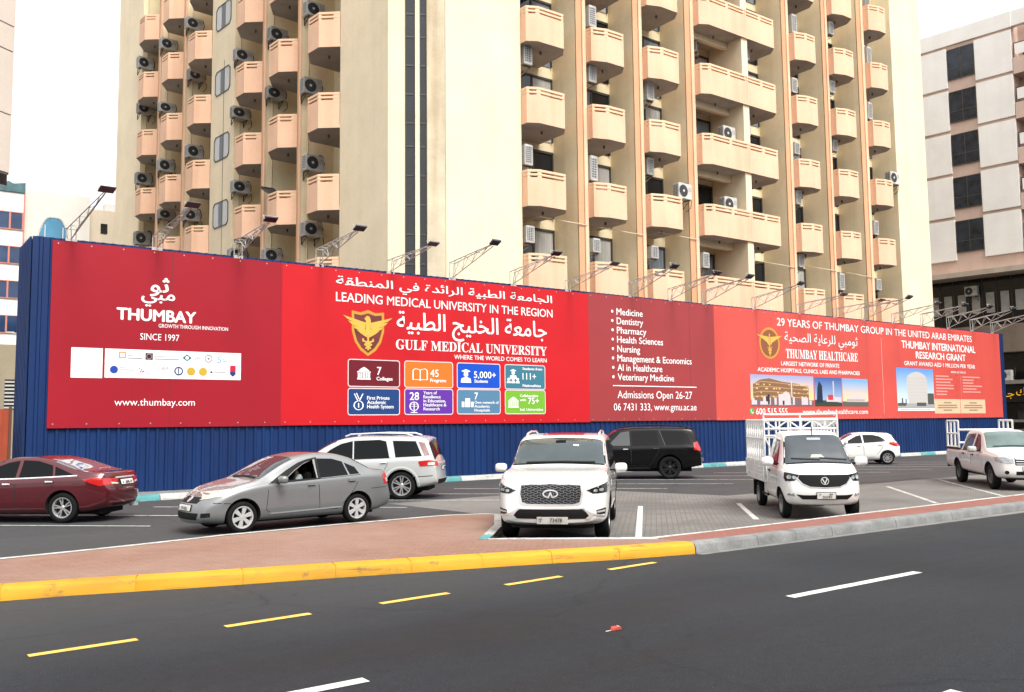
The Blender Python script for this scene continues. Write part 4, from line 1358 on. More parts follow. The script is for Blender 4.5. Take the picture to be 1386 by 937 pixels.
place_ac(MR, '3', 0, 33.35, -.35, .02, 'o', 'a', ', fan facing out')
place_ac(MR, '4', 2, 35.9, .9, 1.15, 'd', 'b', ', set askew')
place_ac(MR, '4', 1, 37.4, .1, .12, 'o', 'a', ', fan facing out')
place_ac(MR, '4', 0, 37.35, .1, -.02, 'o', 'a', ', fan facing out')
place_ac(MR, '7', 1, 53.0, -.1, .05, 'o', 'a', ', fan facing out')
# broken awning hanging over one balcony
b = MB()
MA = ML @ Matrix.Translation((-12.0, -.2, T0 + .62)) @ Matrix.Rotation(R(28), 4, 'Y')
for k in range(7): b.box(0, 2.3, -.35 + .10 * k, -.29 + .10 * k, -.04 + .012 * k, .02 + .012 * k, M=MA)
for x in (.15, 1.1, 2.1): b.box(x, x + .06, -.36, .34, .06, .10, M=MA)
tag(b.build('broken_awning', mat('dark_slats', (.045, .04, .038), .7)), 'broken dark slatted awning hanging askew over a balcony on the shaded facade', 'awning')

# ------------------------------------------------------------------ building across the side street
MX = Matrix((uL, iL, Vector((0, 0, 1)))).transposed().to_4x4()
MX.translation = (72.15, 37.2, 0)
ob_ = empty('office_block', (72.15, 37.2, 0))
tag(ob_, 'white panelled block with dark square windows and pinkish bands across the side street', 'building')
def opart(mb, name, m, **k):
    o = mb.build(name, m, ob_, **k)
    o.matrix_local = Matrix.Translation((-72.15, -37.2, 0)) @ MX
    return o
PINK = wall_mat('pinkish_render', (0.58, 0.43, 0.36), 0.05, 0.06)
PANEL = wall_mat('white_panel', (0.80, 0.775, 0.74), 0.03, 0.04)
b = MB(); b.box(-16, 4.95, .15, 18, 13.6, 33.9); b.box(4.95, 24, 1.6, 18, 13.6, 33.9); b.box(-16, 24, 1.2, 18, 0, 13.6); opart(b, 'wall', PINK)
b = MB(); b.box(-16, 5.0, .0, .6, 32.95, 34.2); b.box(5.0, 24, .05, .6, 33.0, 34.2)
opart(b, 'parapet', PANEL)
for k in range(5):
    zt = 32.72 - 3.61 * k
    for x0, x1 in ((-4.5, -.02), (2.17, 4.95), (-10, -6.7)):
        b = MB(); b.box(x0, x1, 0, .16, zt - 3.36, zt); opart(b, 'panel', PANEL, bevel=.02)
    for x0, x1 in ((.04, 2.10), (-6.6, -4.6)):
        b = MB(); z0, z1 = zt - 2.72, zt - .18
        b.box(x0, x1, .06, .2, z0, z1)
        g = opart(b, 'window', mat('blue_black_glass', (0.015, 0.022, 0.035), 0.1, var=0.8, vscale=1.2))
        b = MB()
        for s_ in (0, .5, 1): b.box(x0 + s_ * (x1 - x0) - .03, x0 + s_ * (x1 - x0) + .03, .04, .057, z0, z1)
        for s_ in (0, .35, 1): b.box(x0, x1, .043, .056, z0 + s_ * (z1 - z0) - .03, z0 + s_ * (z1 - z0) + .03)
        b.build('frame', FRAME, g)
    # balconies of the nearer half: slab, parapet and a clothes frame
    z = zt - 2.6
    for y0 in (5.0, 10.2, 15.4):
        b = MB(); b.box(y0, y0 + 5.0, .02, 1.6, z - 1.05, z - .85); b.box(y0, y0 + 5.0, .02, .16, z - .85, z + .25)
        bl = opart(b, 'balcony', PINK)
        b = MB(); b.box(y0 + .3, y0 + 2.2, 1.56, 1.62, z - .8, z + 1.5); b.build('window', DGLASS, bl)
        b = MB()
        for q in (y0 + .05, y0 + 2.3):
            b.box(q, q + .06, .06, .12, z + .25, z + 1.45)
        b.box(y0 + .05, y0 + 2.36, .06, .12, z + 1.40, z + 1.46)
        b.build('rail', FRAME, bl)
        b = MB(); b.box(y0 + .16, y0 + 2.2, .07, .11, z + .5, z + 1.38); b.build('screen', PANEL, bl)
b = MB(); b.box(-16, 24, -1.2, 1.3, 13.35, 13.75); opart(b, 'ledge', wall_mat('stone_ledge', (.46, .38, .31), .08, .08))
b = MB(); b.box(-16, 24, .3, 1.3, 14.3, 14.7); opart(b, 'dark_band', BLACKGAP)
b = MB(); b.box(-16, 24, 1.0, 1.19, 9.4, 13.35); gz = opart(b, 'curtain_wall', mat('black_glass', (.008, .008, .009), .12, var=.5, vscale=.6))
b = MB()
s_ = -14.0
while s_ < 24: b.box(s_, s_ + .06, .96, .998, 9.4, 13.35); s_ += 1.1
b.build('mullion', FRAME, gz)
for k in range(-5, 14):
    s0 = -1.55 + 1.09 * k
    b = MB(); b.box(s0, s0 + .62, .95, .99, 10.5 + .02 * (k % 3), 12.15)
    b.build('blind', mat('pale_blind', (.36, .35, .32), .6, var=.15, vscale=2), gz)
b = MB(); b.box(-16, 24, -.3, 1.3, 7.2, 9.38); opart(b, 'fascia', wall_mat('brown_fascia', (.20, .155, .12), .1, .1))
b = MB(); b.box(-16, 24, -1.6, 1.3, 4.66, 4.95); opart(b, 'canopy', mat('canopy_grey', (.22, .20, .18), .7, var=.2))
b = MB(); b.box(-16, 24, .9, 1.19, 0, 7.2); opart(b, 'shop_front', mat('shop_dark', (.012, .011, .011), .2, var=.6, vscale=1.5))
b = MB(); b.box(-16, 24, .2, .9, 1.75, 1.95); b.box(-16, 24, .5, .9, .9, 1.2); opart(b, 'shop_sill', mat('shop_sill_grey', (.35, .35, .33), .6))
b = MB()
for k in range(20):
    s0 = -10 + 1.7 * k
    b.box(s0, s0 + .5, .86, .89, 2.0, 3.2)
opart(b, 'shop_display', mat('shop_display', (.10, .095, .09), .5, var=.7, vscale=2))
# shop sign: yellow lettering on black
b = MB(); b.box(1.2, 9.5, -1.0, -.86, 3.3, 4.6)
sg = b.build('shop_sign', mat('sign_black', (.01, .01, .01), .4))
sg.matrix_world = MX
tag(sg, 'black shop sign with yellow lettering under the canopy beyond the hoarding end', 'sign')
lettering(arabic('جا'), 3.35, 4.05, 3.55, 4.25, mat('sign_yellow', (.85, .42, .02), .5, emit=.25), sg, fit='box', lift=1.008)
lettering(arabic('يك'), 4.2, 5.1, 3.62, 4.4, MATS['sign_yellow'], sg, fit='box', lift=1.008)
for (s_, z, lab) in ((.75, 11.95, 'white air conditioner high on the black glass front across the side street'), (3.4, 4.97, 'dusty air conditioner sitting on the shop canopy beyond the hoarding')):
    o = copy_tree(ac_a)
    o.matrix_world = MX @ Matrix.Translation((s_, .7 if z > 8 else -.6, z)) @ Matrix.Rotation(R(-6), 4, 'Z')
    tag(o, lab, 'air conditioner', None)
    if 'group' in o: del o['group']

# ------------------------------------------------------------------ buildings at the far left
WHITE_W = wall_mat('white_wall', (0.82, 0.82, 0.79), 0.03, 0.03)
ow = empty('white_office', (4, 75, 0))
tag(ow, 'white office building with rows of blue red-framed windows beyond the hoarding', 'building')
def lpart(mb, name, m, parent=ow):
    o = mb.build(name, m, parent); return o
b = MB(); b.box(-12, 5.7, 0, 14, 0, 19.6); lpart(b, 'wall', WHITE_W)
BLUEG = mat('blue_glass', (0.02, 0.05, 0.13), 0.08, var=.5, vscale=.7)
REDF = mat('red_frame', (0.55, 0.20, 0.16), 0.5)
for r_ in range(7):
    z = 16.85 - 2.58 * r_
    for c_ in range(10):
        x1 = 5.55 - .86 * c_
        b = MB(); b.box(x1 - .74, x1, -.05, .0, z, z + 1.22)
        g = lpart(b, 'window', BLUEG)
        b = MB()
        for q in ((x1 - .80, x1 - .74, z - .06, z + 1.28), (x1, x1 + .06, z - .06, z + 1.28)): b.box(q[0], q[1], -.09, -.002, q[2], q[3])
        for q in ((z + 1.22, z + 1.28), (z - .06, z)): b.box(x1 - .74, x1, -.09, -.002, q[0], q[1])
        b.build('frame', REDF, g)
b = MB(); b.box(5.62, 5.72, -.05, .1, 1, 19.6); lpart(b, 'pipe', REDF)
b = MB()
b.add([(3.6, -.1, 19.62), (5.7, -.1, 19.62), (5.7, -.1, 20.4), (4.9, -.1, 20.25), (4.6, -.1, 20.4), (4.3, -.1, 20.3)], [(0, 1, 2, 3, 4, 5)])
b.add([(3.6, 2, 19.62), (5.7, 2, 19.62), (5.7, 2, 20.4), (4.9, 2, 20.25), (4.6, 2, 20.4), (4.3, 2, 20.3)], [(0, 1, 2, 3, 4, 5)])
b.add([(3.6, -.1, 19.62), (4.3, -.1, 20.3), (4.6, -.1, 20.4), (4.9, -.1, 20.25), (5.7, -.1, 20.4), (5.7, -.1, 19.62), (3.6, 2, 19.62), (4.3, 2, 20.3), (4.6, 2, 20.4), (4.9, 2, 20.25), (5.7, 2, 20.4), (5.7, 2, 19.62)],
      [(i, i + 1, i + 7, i + 6) for i in range(5)])
lpart(b, 'roof_lantern', mat('lantern_glass', (.06, .14, .16), .15, var=.4, vscale=2))
# hall with a pointed arch window
oh = empty('arched_hall', (9.8, 76, 0))
tag(oh, 'pale hall with a big pointed arch window seen above the hoarding corner', 'building')
b = MB(); b.box(0, 4.6, 0, 12, 0, 20.2); b.build('wall', wall_mat('pale_wall', (0.66, 0.645, 0.60), 0.02, 0.03), oh)
def arch(cx, z0, w_, zs, zt, n=10):
    pts = [(cx - w_, z0), (cx + w_, z0)]
    for i in range(n + 1):
        t = i / n; pts.append((cx + w_ * (1 - t) ** .62 * (1 if i < n else 0), zs + (zt - zs) * math.sin(t * PI / 2) ** .9))
    for i in range(n - 1, -1, -1):
        t = i / n; pts.append((cx - w_ * (1 - t) ** .62, zs + (zt - zs) * math.sin(t * PI / 2) ** .9))
    return pts
a1 = arch(2.05, 13.0, 1.15, 16.3, 18.25)
b = MB(); b.add([(p[0], -.04, p[1]) for p in a1], [tuple(range(len(a1)))])
aw = b.build('window', mat('sky_blue_glass', (.09, .26, .42), .06, var=.35, vscale=.5), oh)
b = MB()
for q in stroke(a1 + [a1[0]], .10): b.add([(p[0], -.07, p[1]) for p in q], [(0, 1, 2, 3)])
for q in stroke([(1.45, 13), (1.45, 17.6)], .06) + stroke([(2.7, 13), (2.7, 17.5)], .06) + stroke([(.9, 16.3), (3.2, 16.3)], .06): b.add([(p[0], -.06, p[1]) for p in q], [(0, 1, 2, 3)])
b.build('frame', mat('white_frame', (.62, .60, .60), .5), aw)
oc = empty('beige_block', (14.5, 77, 0))
tag(oc, 'low beige block with a rooftop tank beside the apartment tower', 'building')
BEI = wall_mat('beige_wall', (0.66, 0.58, 0.47), 0.06, 0.05)
b = MB(); b.box(0.0, 4.5, 0, 12, 0, 19.5); b.build('wall', BEI, oc)
b = MB(); b.box(1.25, 2.0, .3, 1.2, 19.5, 20.15); b.build('rooftop_unit', mat('roof_unit', (.62, .62, .60), .6), oc)
for x, z in ((.9, 17.6), (.35, 15.6)):
    b = MB(); b.box(x, x + .5, -.05, .02, z, z + .8); b.build('window', DGLASS, oc)
# upper storeys of a panelled building at the picture's edge
od_ = empty('panelled_building', (5.3, 46, 0))
tag(od_, 'beige building clad in big flat panels, upper storeys jutting out', 'building')
MD = Matrix.Rotation(math.atan2(749, 1049), 4, 'Z')
def dpart(mb, name, m, **k):
    o = mb.build(name, m, od_, **k); o.matrix_local = MD; return o
for zz in (13.7, 16.42, 19.4, 20.6, 23.4, 26.2):
    h = {13.7: 2.70, 16.42: 2.96, 19.4: 1.18, 20.6: 2.78, 23.4: 2.78, 26.2: 2.8}[zz]
    for k in range(3):
        b = MB(); b.box(-3.0 * (k + 1) + .012, -3.0 * k - .012, 0, .3, zz, zz + h - .03); dpart(b, 'cladding_panel', wall_mat('beige_panel', (.60, .53, .47), .02, .03) if 'BP' not in globals() else BP, bevel=.01)
        if 'BP' not in globals(): BP = bpy.data.materials['beige_panel']
b = MB(); b.box(-9, -.02, .06, 9, 13.62, 29); b.box(-9, -1.2, 2.2, 9, 0, 13.7); dpart(b, 'wall', mat('panel_core', (.30, .27, .25), .8))
b = MB(); b.box(-9, -.1, 0.05, .25, 13.1, 13.6); dpart(b, 'window', DGLASS)
# low service building with louvres and the orange gate left of the hoarding
ol = empty('service_building', (6.0, 60, 0))
tag(ol, 'low sand coloured building with slatted louvre vents left of the hoarding', 'building')
b = MB(); b.box(-14, 3.2, 0, 8, 0, 7.0); b.build('wall', wall_mat('sand_wall', (0.44, 0.38, 0.27), 0.08, 0.06), ol)
for x0 in (1.05, -.8):
    b = MB(); b.box(x0, x0 + .75, -.03, .0, 3.2, 4.95); g = b.build('vent', BLACKGAP, ol)
    b = MB()
    for k in range(8): b.box(x0, x0 + .75, -.08, -.032, 3.25 + .215 * k, 3.35 + .215 * k)
    b.build('louvre', mat('vent_white', (.66, .66, .64), .5), g)
og_ = empty('site_gate', (3.6, 29.3, 0))
tag(og_, 'orange painted sheet gate with a round hole beside the blue hoarding', 'gate')
b = MB()
ORG = mat('orange_gate', (.30, .045, .014), .55, var=.2, vscale=2)
b.box(-4.6, 0, 0, .05, .1, 2.66)
gp_ = b.build('panel', ORG, og_)
b = MB()
for k in range(24): b.box(-4.55 + .19 * k, -4.53 + .19 * k, -.012, -.001, .1, 2.66)
b.build('groove', mat('orange_groove', (.28, .04, .015), .6), gp_)
b = MB(); b.disc((-.32, -.006, 1.75), (0, -1, 0), .075, 18); b.build('hole', BLACKGAP, gp_)
for x in (-.02, -4.67):
    b = MB(); b.box(x, x + .07, -.05, .08, 0, 2.72); b.build('post', mat('gate_post', (.10, .04, .02), .7), og_)
# thin lamp post beside the gate
lp_ = empty('lamp_post', (5.95, 46, 0))
tag(lp_, 'thin grey lamp post with a short arm left of the blue hoarding', 'lamp post')
b = MB(); b.tube((0, 0, 0), (0, 0, 6.35), .05, 8, r2=.035); b.tube((0, 0, 6.3), (-.35, 0, 6.42), .025); b.build('pole', GALV, lp_)
b = MB(); b.box(-.55, -.25, -.07, .07, 6.37, 6.45); b.build('lamp_head', GALV, lp_)
# crushed drink carton on the road
dc = MB()
dc.add([(-.13, -.03, 0), (.10, -.05, 0), (.14, .03, 0), (-.08, .05, 0), (-.11, -.02, .035), (.07, -.04, .05), (.10, .02, .03), (-.06, .04, .055), (0, 0, .06)],
       [(0, 1, 5, 4), (1, 2, 6, 5), (2, 3, 7, 6), (3, 0, 4, 7), (4, 5, 8), (5, 6, 8), (6, 7, 8), (7, 4, 8), (3, 2, 1, 0)])
carton = o = dc.build('crushed_carton', mat('carton_red', (.38, .05, .035), .5))
o.location = (6.40, 7.02, .004)
o.scale = (.62, .62, .62)
tag(o, 'small crushed red drink carton lying on the road', 'litter')
b = MB(); b.add([(.02, -.03, .052), (.15, -.02, .036), (.19, .03, .012), (.05, .03, .058)], [(0, 1, 2, 3)]); b.box(-.22, -.10, -.02, .0, .001, .008)
b.build('carton_flap', mat('carton_white', (.66, .64, .62), .5), carton)

# ------------------------------------------------------------------ unseen blocks added behind the camera for the cars to reflect
for x0, x1, h, nm in ((-55, -8, 17, 'long beige block added unseen behind the camera for reflections'), (-5, 34, 21, 'taller grey block added unseen behind the camera for reflections'), (38, 85, 15, 'low brown block added unseen behind the camera for reflections')):
    ff = empty('unseen_reflected_block', (x0, -24, 0))
    tag(ff, nm, 'building')
    b = MB(); b.box(0, x1 - x0, -14, 0, 0, h)
    b.build('wall', wall_mat('unseen_block_wall_%d' % h, {17: (.42, .36, .28), 21: (.30, .29, .28), 15: (.28, .21, .16)}[h], .06, .06), ff)
    z = 1.0; r_ = 0
    while z < h - 2:
        b = MB()
        b.box(1, x1 - x0 - 1, -.02, .06, z, z + 1.7)
        b.build('window_band', DGLASS, ff)
        z += 3.4; r_ += 1

# ------------------------------------------------------------------ vehicles
def pchip(P):
    xs = [p[0] for p in P]; ys = [p[1] for p in P]
    n = len(xs)
    h = [xs[i + 1] - xs[i] for i in range(n - 1)]
    d = [(ys[i + 1] - ys[i]) / h[i] for i in range(n - 1)]
    mm = [0.0] * n
    mm[0], mm[-1] = d[0], d[-1]
    for i in range(1, n - 1):
        if d[i - 1] * d[i] <= 0: mm[i] = 0
        else:
            w1, w2 = 2 * h[i] + h[i - 1], h[i] + 2 * h[i - 1]
            mm[i] = (w1 + w2) / (w1 / d[i - 1] + w2 / d[i])
    def f(x):
        if x <= xs[0]: return ys[0]
        if x >= xs[-1]: return ys[-1]
        i = 0
        while x > xs[i + 1]: i += 1
        t = (x - xs[i]) / h[i]
        return ((1 + 2 * t) * (1 - t) ** 2 * ys[i] + t * (1 - t) ** 2 * h[i] * mm[i] + t * t * (3 - 2 * t) * ys[i + 1] + t * t * (t - 1) * h[i] * mm[i + 1])
    return f

TYRE = mat('tyre_rubber', (0.009, 0.009, 0.0095), 0.9, spec=.2, var=.2, vscale=8)
ALLOY = mat('alloy_rim', (0.50, 0.50, 0.51), 0.35, 0.75)
HUBCAP = mat('silver_hubcap', (0.50, 0.50, 0.50), 0.4, 0.3)
DARKRIM = mat('black_rim', (0.02, 0.02, 0.022), 0.35, 0.3)
STEELRIM = mat('dull_steel_rim', (0.11, 0.11, 0.11), 0.6, 0.4)
WELL = mat('wheel_well_black', (0.006, 0.006, 0.006), 0.95)
TRIM = mat('black_plastic', (0.007, 0.007, 0.0075), 0.55, spec=.2)
CHROME = mat('chrome', (0.72, 0.72, 0.73), 0.28, 0.55)
CGLASS = mat('tinted_car_glass', (0.003, 0.004, 0.005), 0.05, spec=.16)
WSCREEN = mat('windscreen_glass', (0.030, 0.042, 0.046), 0.04, coat=.5, var=.4, vscale=1.6)
HEADL = mat('headlamp_lens', (0.40, 0.42, 0.43), 0.08, 0.35, var=.5, vscale=14)
HEADD = mat('headlamp_dark', (0.012, 0.013, 0.016), 0.1, 0.0, spec=.4)
TAILR = mat('tail_lamp_red', (0.42, 0.012, 0.012), 0.12, coat=.6)
TAILW = mat('tail_lamp_clear', (0.55, 0.50, 0.48), 0.12, coat=.5)
PLATE_W = mat('plate_white', (0.66, 0.66, 0.62), 0.4)
PLATE_K = mat('plate_black', (0.015, 0.015, 0.015), 0.5)
INTERIOR = mat('car_interior', (0.006, 0.006, 0.006), 0.9, spec=.1)

def inside(p, poly):
    c = False
    n = len(poly)
    for i in range(n):
        a, b_ = poly[i], poly[(i + 1) % n]
        if (a[1] > p[1]) != (b_[1] > p[1]) and p[0] < (b_[0] - a[0]) * (p[1] - a[1]) / (b_[1] - a[1]) + a[0]: c = not c
    return c

VIEWS = {'L': (Vector((0, -6, 0)), Vector((0, 1, 0))), 'R': (Vector((0, 6, 0)), Vector((0, -1, 0))), 'F': (Vector((-9, 0, 0)), Vector((1, 0, 0))),
         'B': (Vector((9, 0, 0)), Vector((-1, 0, 0))), 'T': (Vector((0, 0, 5)), Vector((0, 0, -1)))}
def to3(view, p):
    if view in 'LR': return Vector((p[0], 0, p[1]))
    if view in 'FB': return Vector((0, p[0], p[1]))
    return Vector((p[0], p[1], 0))

class Car:
    def __init__(s, name, spec, label, cat, front, heading, group=None, scale=1.0):
        s.sp = spec
        fo = spec['fo']
        s.root = empty(name, (front[0], front[1], 0.012), R(heading) - PI)
        tag(s.root, label, cat, group)
        s.dx = -fo
        s.paint = spec['paint']
        s.make_body()
    def sec(s, x):
        sp = s.sp
        w_ = s.fw(x); zb = s.fb(x); zs = s.fs(x); zt = max(s.ft(x), zs + .03)
        h = zt - zs
        tum = sp.get('tumble', .36)
        wb = w_ * .965
        wt = max(.15, wb - tum * h - .015)
        rc = min(sp.get('rc', .15), .55 * h)
        zm = zb + .50 * (zs - zb)
        return [(0, zb), (w_ * .62, zb), (w_ * .90, zb + .02), (w_ * .965, zb + .09), (w_ * .992, zb + .30 * (zs - zb)), (w_, zm), (w_ * .998, zs - .20 * (zs - zb)), (w_ * .988, zs - .06 * (zs - zb)), (wb, zs),
                (wb + (wt - wb) * .10, zs + (h - rc) * .10), (wb + (wt - wb) * .55, zs + (h - rc) * .55), (wt + .012, zt - rc), (wt - .10 * rc, zt - .55 * rc), (wt - .40 * rc, zt - .24 * rc), (wt - 1.0 * rc, zt - .08 * rc), (wt * .5, zt - .012), (0, zt)]
    def make_body(s):
        sp = s.sp
        L = sp['L']
        s.ft, s.fs, s.fw, s.fb = pchip(sp['top']), pchip(sp['belt']), pchip(sp['plan']), pchip(sp['sill'])
        n = sp.get('stations', 56)
        xs = sorted(set([round(L * i / n, 4) for i in range(n + 1)] + [.015, .035, L - .015, L - .035] + [p[0] for p in sp['top']] + sp.get('extra', [])))
        xs = [x for i, x in enumerate(xs) if i == 0 or x - xs[i - 1] > .008]
        rows = [s.sec(x) for x in xs]
        K = len(rows[0])
        W = max(p[1] for p in sp['plan'])
        bf, bb = sp.get('bow_f', .22), sp.get('bow_b', .14)
        pf, pb = pchip(sp.get('nose', [(0, 0), (2.5, 0)])), pchip(sp.get('tail', [(0, 0), (2.5, 0)]))
        cab = sp.get('glass_bow', .10)
        def warp(x, y, z):
            t = min(1.0, abs(y) / W)
            ff = max(0.0, 1 - x / 1.1); fb_ = max(0.0, 1 - (L - x) / .9)
            x2 = x + bf * t ** 2.6 * ff ** 1.2 - bb * t ** 2.6 * fb_ ** 1.2
            x2 += pf(z) * max(0.0, 1 - x / .7) ** 1.5 - pb(z) * max(0.0, 1 - (L - x) / .5) ** 1.5
            zs = s.fs(x)
            if z > zs:
                k = min(1, (z - zs) / .3)
                mid = min(1.0, max(0.0, (x - .9) / .6)) * min(1.0, max(0.0, (L * .62 - x) / .8))
                x2 += cab * k * (t ** 2 - .25) * mid
            return x2
        bm = bmesh.new()
        grid = []
        for x, r in zip(xs, rows):
            ring_ = []
            for k in range(K): ring_.append(bm.verts.new((warp(x, r[k][0], r[k][1]) + s.dx, r[k][0], r[k][1])))
            for k in range(K - 2, 0, -1): ring_.append(bm.verts.new((warp(x, r[k][0], r[k][1]) + s.dx, -r[k][0], r[k][1])))
            grid.append(ring_)
        m_ = len(grid[0])
        for a, c in zip(grid[:-1], grid[1:]):
            for k in range(m_):
                bm.faces.new((a[k], a[(k + 1) % m_], c[(k + 1) % m_], c[k]))
        # end caps: strips across, split so that they can bow
        for g, x in ((grid[0], xs[0]), (grid[-1], xs[-1])):
            r = s.sec(x)
            NC = 8
            lines = []
            for k in range(1, K - 1):
                a, c = g[k], g[m_ - k]
                row = [a]
                for j in range(1, NC):
                    y = r[k][0] * (1 - 2 * j / NC)
                    row.append(bm.verts.new((warp(x, y, r[k][1]) + s.dx, y, r[k][1])))
                row.append(c)
                lines.append(row)
            for a, c in zip(lines[:-1], lines[1:]):
                for j in range(NC): bm.faces.new((a[j], a[j + 1], c[j + 1], c[j]))
            for row, tipv in ((lines[0], g[0]), (lines[-1], g[K - 1])):
                h = NC // 2
                for j in range(NC): bm.faces.new((row[j], row[j + 1], tipv))
        bmesh.ops.recalc_face_normals(bm, faces=bm.faces)
        me = bpy.data.meshes.new('body')
        bm.to_mesh(me); bm.free()
        o = bpy.data.objects.new('body', me)
        COL.objects.link(o)
        md = o.modifiers.new('sub', 'SUBSURF'); md.levels = 1; md.render_levels = 1
        dg = bpy.context.evaluated_depsgraph_get()
        me2 = bpy.data.meshes.new_from_object(o.evaluated_get(dg), depsgraph=dg)
        o.modifiers.clear()
        o.data = me2
        bpy.data.meshes.remove(me)
        me2.name = 'body'
        s.V = [v.co.copy() for v in me2.vertices]
        s.bvh = BVHTree.FromPolygons(s.V, [tuple(p.vertices) for p in me2.polygons])
        me2.materials.clear(); me2.materials.append(s.paint); me2.materials.append(WELL); me2.materials.append(INTERIOR)
        s.body = o
        # wheel arch cuts
        cut = MB()
        ra = sp['r'] + sp.get('gap', .065)
        for xa in (0.0, sp['wb']):
            for sd_ in (-1, 1):
                y0, y1 = sd_ * (W - .42), sd_ * (W + .2)
                cut.tube((xa, y0, sp['r'] + .01), (xa, y1, sp['r'] + .01), ra, 40, 1)
        if 'cuts' in sp: sp['cuts'](cut)
        c_o = cut.build('cutter', [s.paint, WELL, INTERIOR])
        bo = o.modifiers.new('b', 'BOOLEAN'); bo.operation = 'DIFFERENCE'; bo.solver = 'EXACT'; bo.object = c_o
        try: bo.use_self = 'cuts' in sp
        except Exception: pass
        dg = bpy.context.evaluated_depsgraph_get()
        me3 = bpy.data.meshes.new_from_object(o.evaluated_get(dg), depsgraph=dg)
        o.modifiers.clear(); o.data = me3
        me3.name = 'body'
        bpy.data.objects.remove(c_o)
        me3.polygons.foreach_set('use_smooth', [True] * len(me3.polygons))
        me3.set_sharp_from_angle(angle=R(38))
        o.parent = s.root
    def cast(s, view, p):
        o0, d = VIEWS[view]
        P = to3(view, p)
        org = Vector((o0.x if view in 'FB' else P.x, o0.y if view in 'LR' else P.y, o0.z if view == 'T' else P.z))
        hit = s.bvh.ray_cast(org, d)
        if hit[0] is None:
            q = s.bvh.find_nearest(org + d * (6 if view != 'T' else 3.5))
            return q[0], q[1]
        nn = hit[1]
        if nn.dot(d) > 0: nn = -nn
        return hit[0], nn
    def patch(s, name, views, m_, off=.004, depth=.012, res=.055, parent=None, build=True):
        """sheet that follows the body, outlined in side (x,z), front/back (y,z) or top (x,y) view; x from the front bumper"""
        b = MB()
        for view, poly in views:
            if view in 'LRT': poly = [(p[0] + s.dx, p[1]) for p in poly]
            bd = []
            n = len(poly)
            for i in range(n):
                a, c = Vector(poly[i]), Vector(poly[(i + 1) % n])
                k = max(1, int((c - a).length / res))
                for j in range(k): bd.append(a.lerp(c, j / k))
            x0, x1 = min(p.x for p in bd), max(p.x for p in bd); z0, z1 = min(p.y for p in bd), max(p.y for p in bd)
            pts = list(bd)
            nx, nz = int((x1 - x0) / res), int((z1 - z0) / res)
            pl = [tuple(p) for p in bd]
            for i in range(1, nx + 1):
                for j in range(1, nz + 1):
                    q = (x0 + (i + .5 * (j % 2)) * (x1 - x0) / (nx + 1), z0 + j * (z1 - z0) / (nz + 1))
                    if inside(q, pl) and min((Vector(q) - p).length for p in bd) > res * .45: pts.append(Vector(q))
            nb = len(bd)
            r = geometry.delaunay_2d_cdt(pts, [(i, (i + 1) % nb) for i in range(nb)], [], 1, 1e-6)
            pv, fs = r[0], r[2]
            src = r[3]
            top, bot = [], []
            for p in pv:
                h, nn = s.cast(view, p)
                top.append(h + nn * off); bot.append(h - nn * depth)
            N = len(pv)
            fo_ = []
            dv = VIEWS[view][1]
            for f in fs:
                f = list(f)
                nrm = (top[f[1]] - top[f[0]]).cross(top[f[2]] - top[f[0]])
                if nrm.dot(dv) > 0: f = f[::-1]
                fo_.append(f)
            fs = fo_
            edge = {}
            for f in fs:
                for i in range(len(f)):
                    e = (f[i], f[(i + 1) % len(f)])
                    edge[tuple(sorted(e))] = edge.get(tuple(sorted(e)), []) + [e]
            faces = [tuple(f) for f in fs]
            for k_, es in edge.items():
                if len(es) == 1:
                    a, c = es[0]
                    faces.append((c, a, N + a, N + c))
            b.add(top + bot, faces)
        if not build: return b
        return b.build(name, m_, parent or s.root, smooth=True, angle=45, recalc=False)
    def strip(s, name, view, pts, wd, m_, off=.005, depth=.01, parent=None, both=False, res=.10):
        pl = []
        for a, c in zip(pts[:-1], pts[1:]):
            a, c = Vector(a), Vector(c)
            d = (c - a).normalized(); nn = Vector((-d.y, d.x)) * wd / 2
            pl.append([tuple(a - nn), tuple(c - nn), tuple(c + nn), tuple(a + nn)])
        vs = [(view, p) for p in pl]
        if both: vs += [('R' if view == 'L' else 'L', p) for p in pl]
        return s.patch(name, vs, m_, off, depth, res, parent)
    def screen(s, name, x0, x1, m_, margin=.05, off=.008, end0=0.0, end1=0.0, drop0=0.0):
        """windscreen or rear window between two stations, as wide as the flat top there"""
        a, b_ = [], []
        for i in range(9):
            x = x0 + (x1 - x0) * i / 8
            r = s.sec(x)
            wt = r[12][0] - margin
            a.append((x, wt)); b_.append((x, -wt))
        return s.patch(name, [('T', a + b_[::-1])], m_, off=off, res=.06)
    def sides(s, name, poly, m_, **k):
        a = s.patch(name, [('L', poly)], m_, **k)
        b_ = s.patch(name, [('R', poly)], m_, **k)
        return a, b_
    def mirror_y(s, name, view, poly, m_, **k):
        return s.patch(name, [(view, poly)], m_, **k), s.patch(name, [(view, [(-p[0], p[1]) for p in poly])], m_, **k)
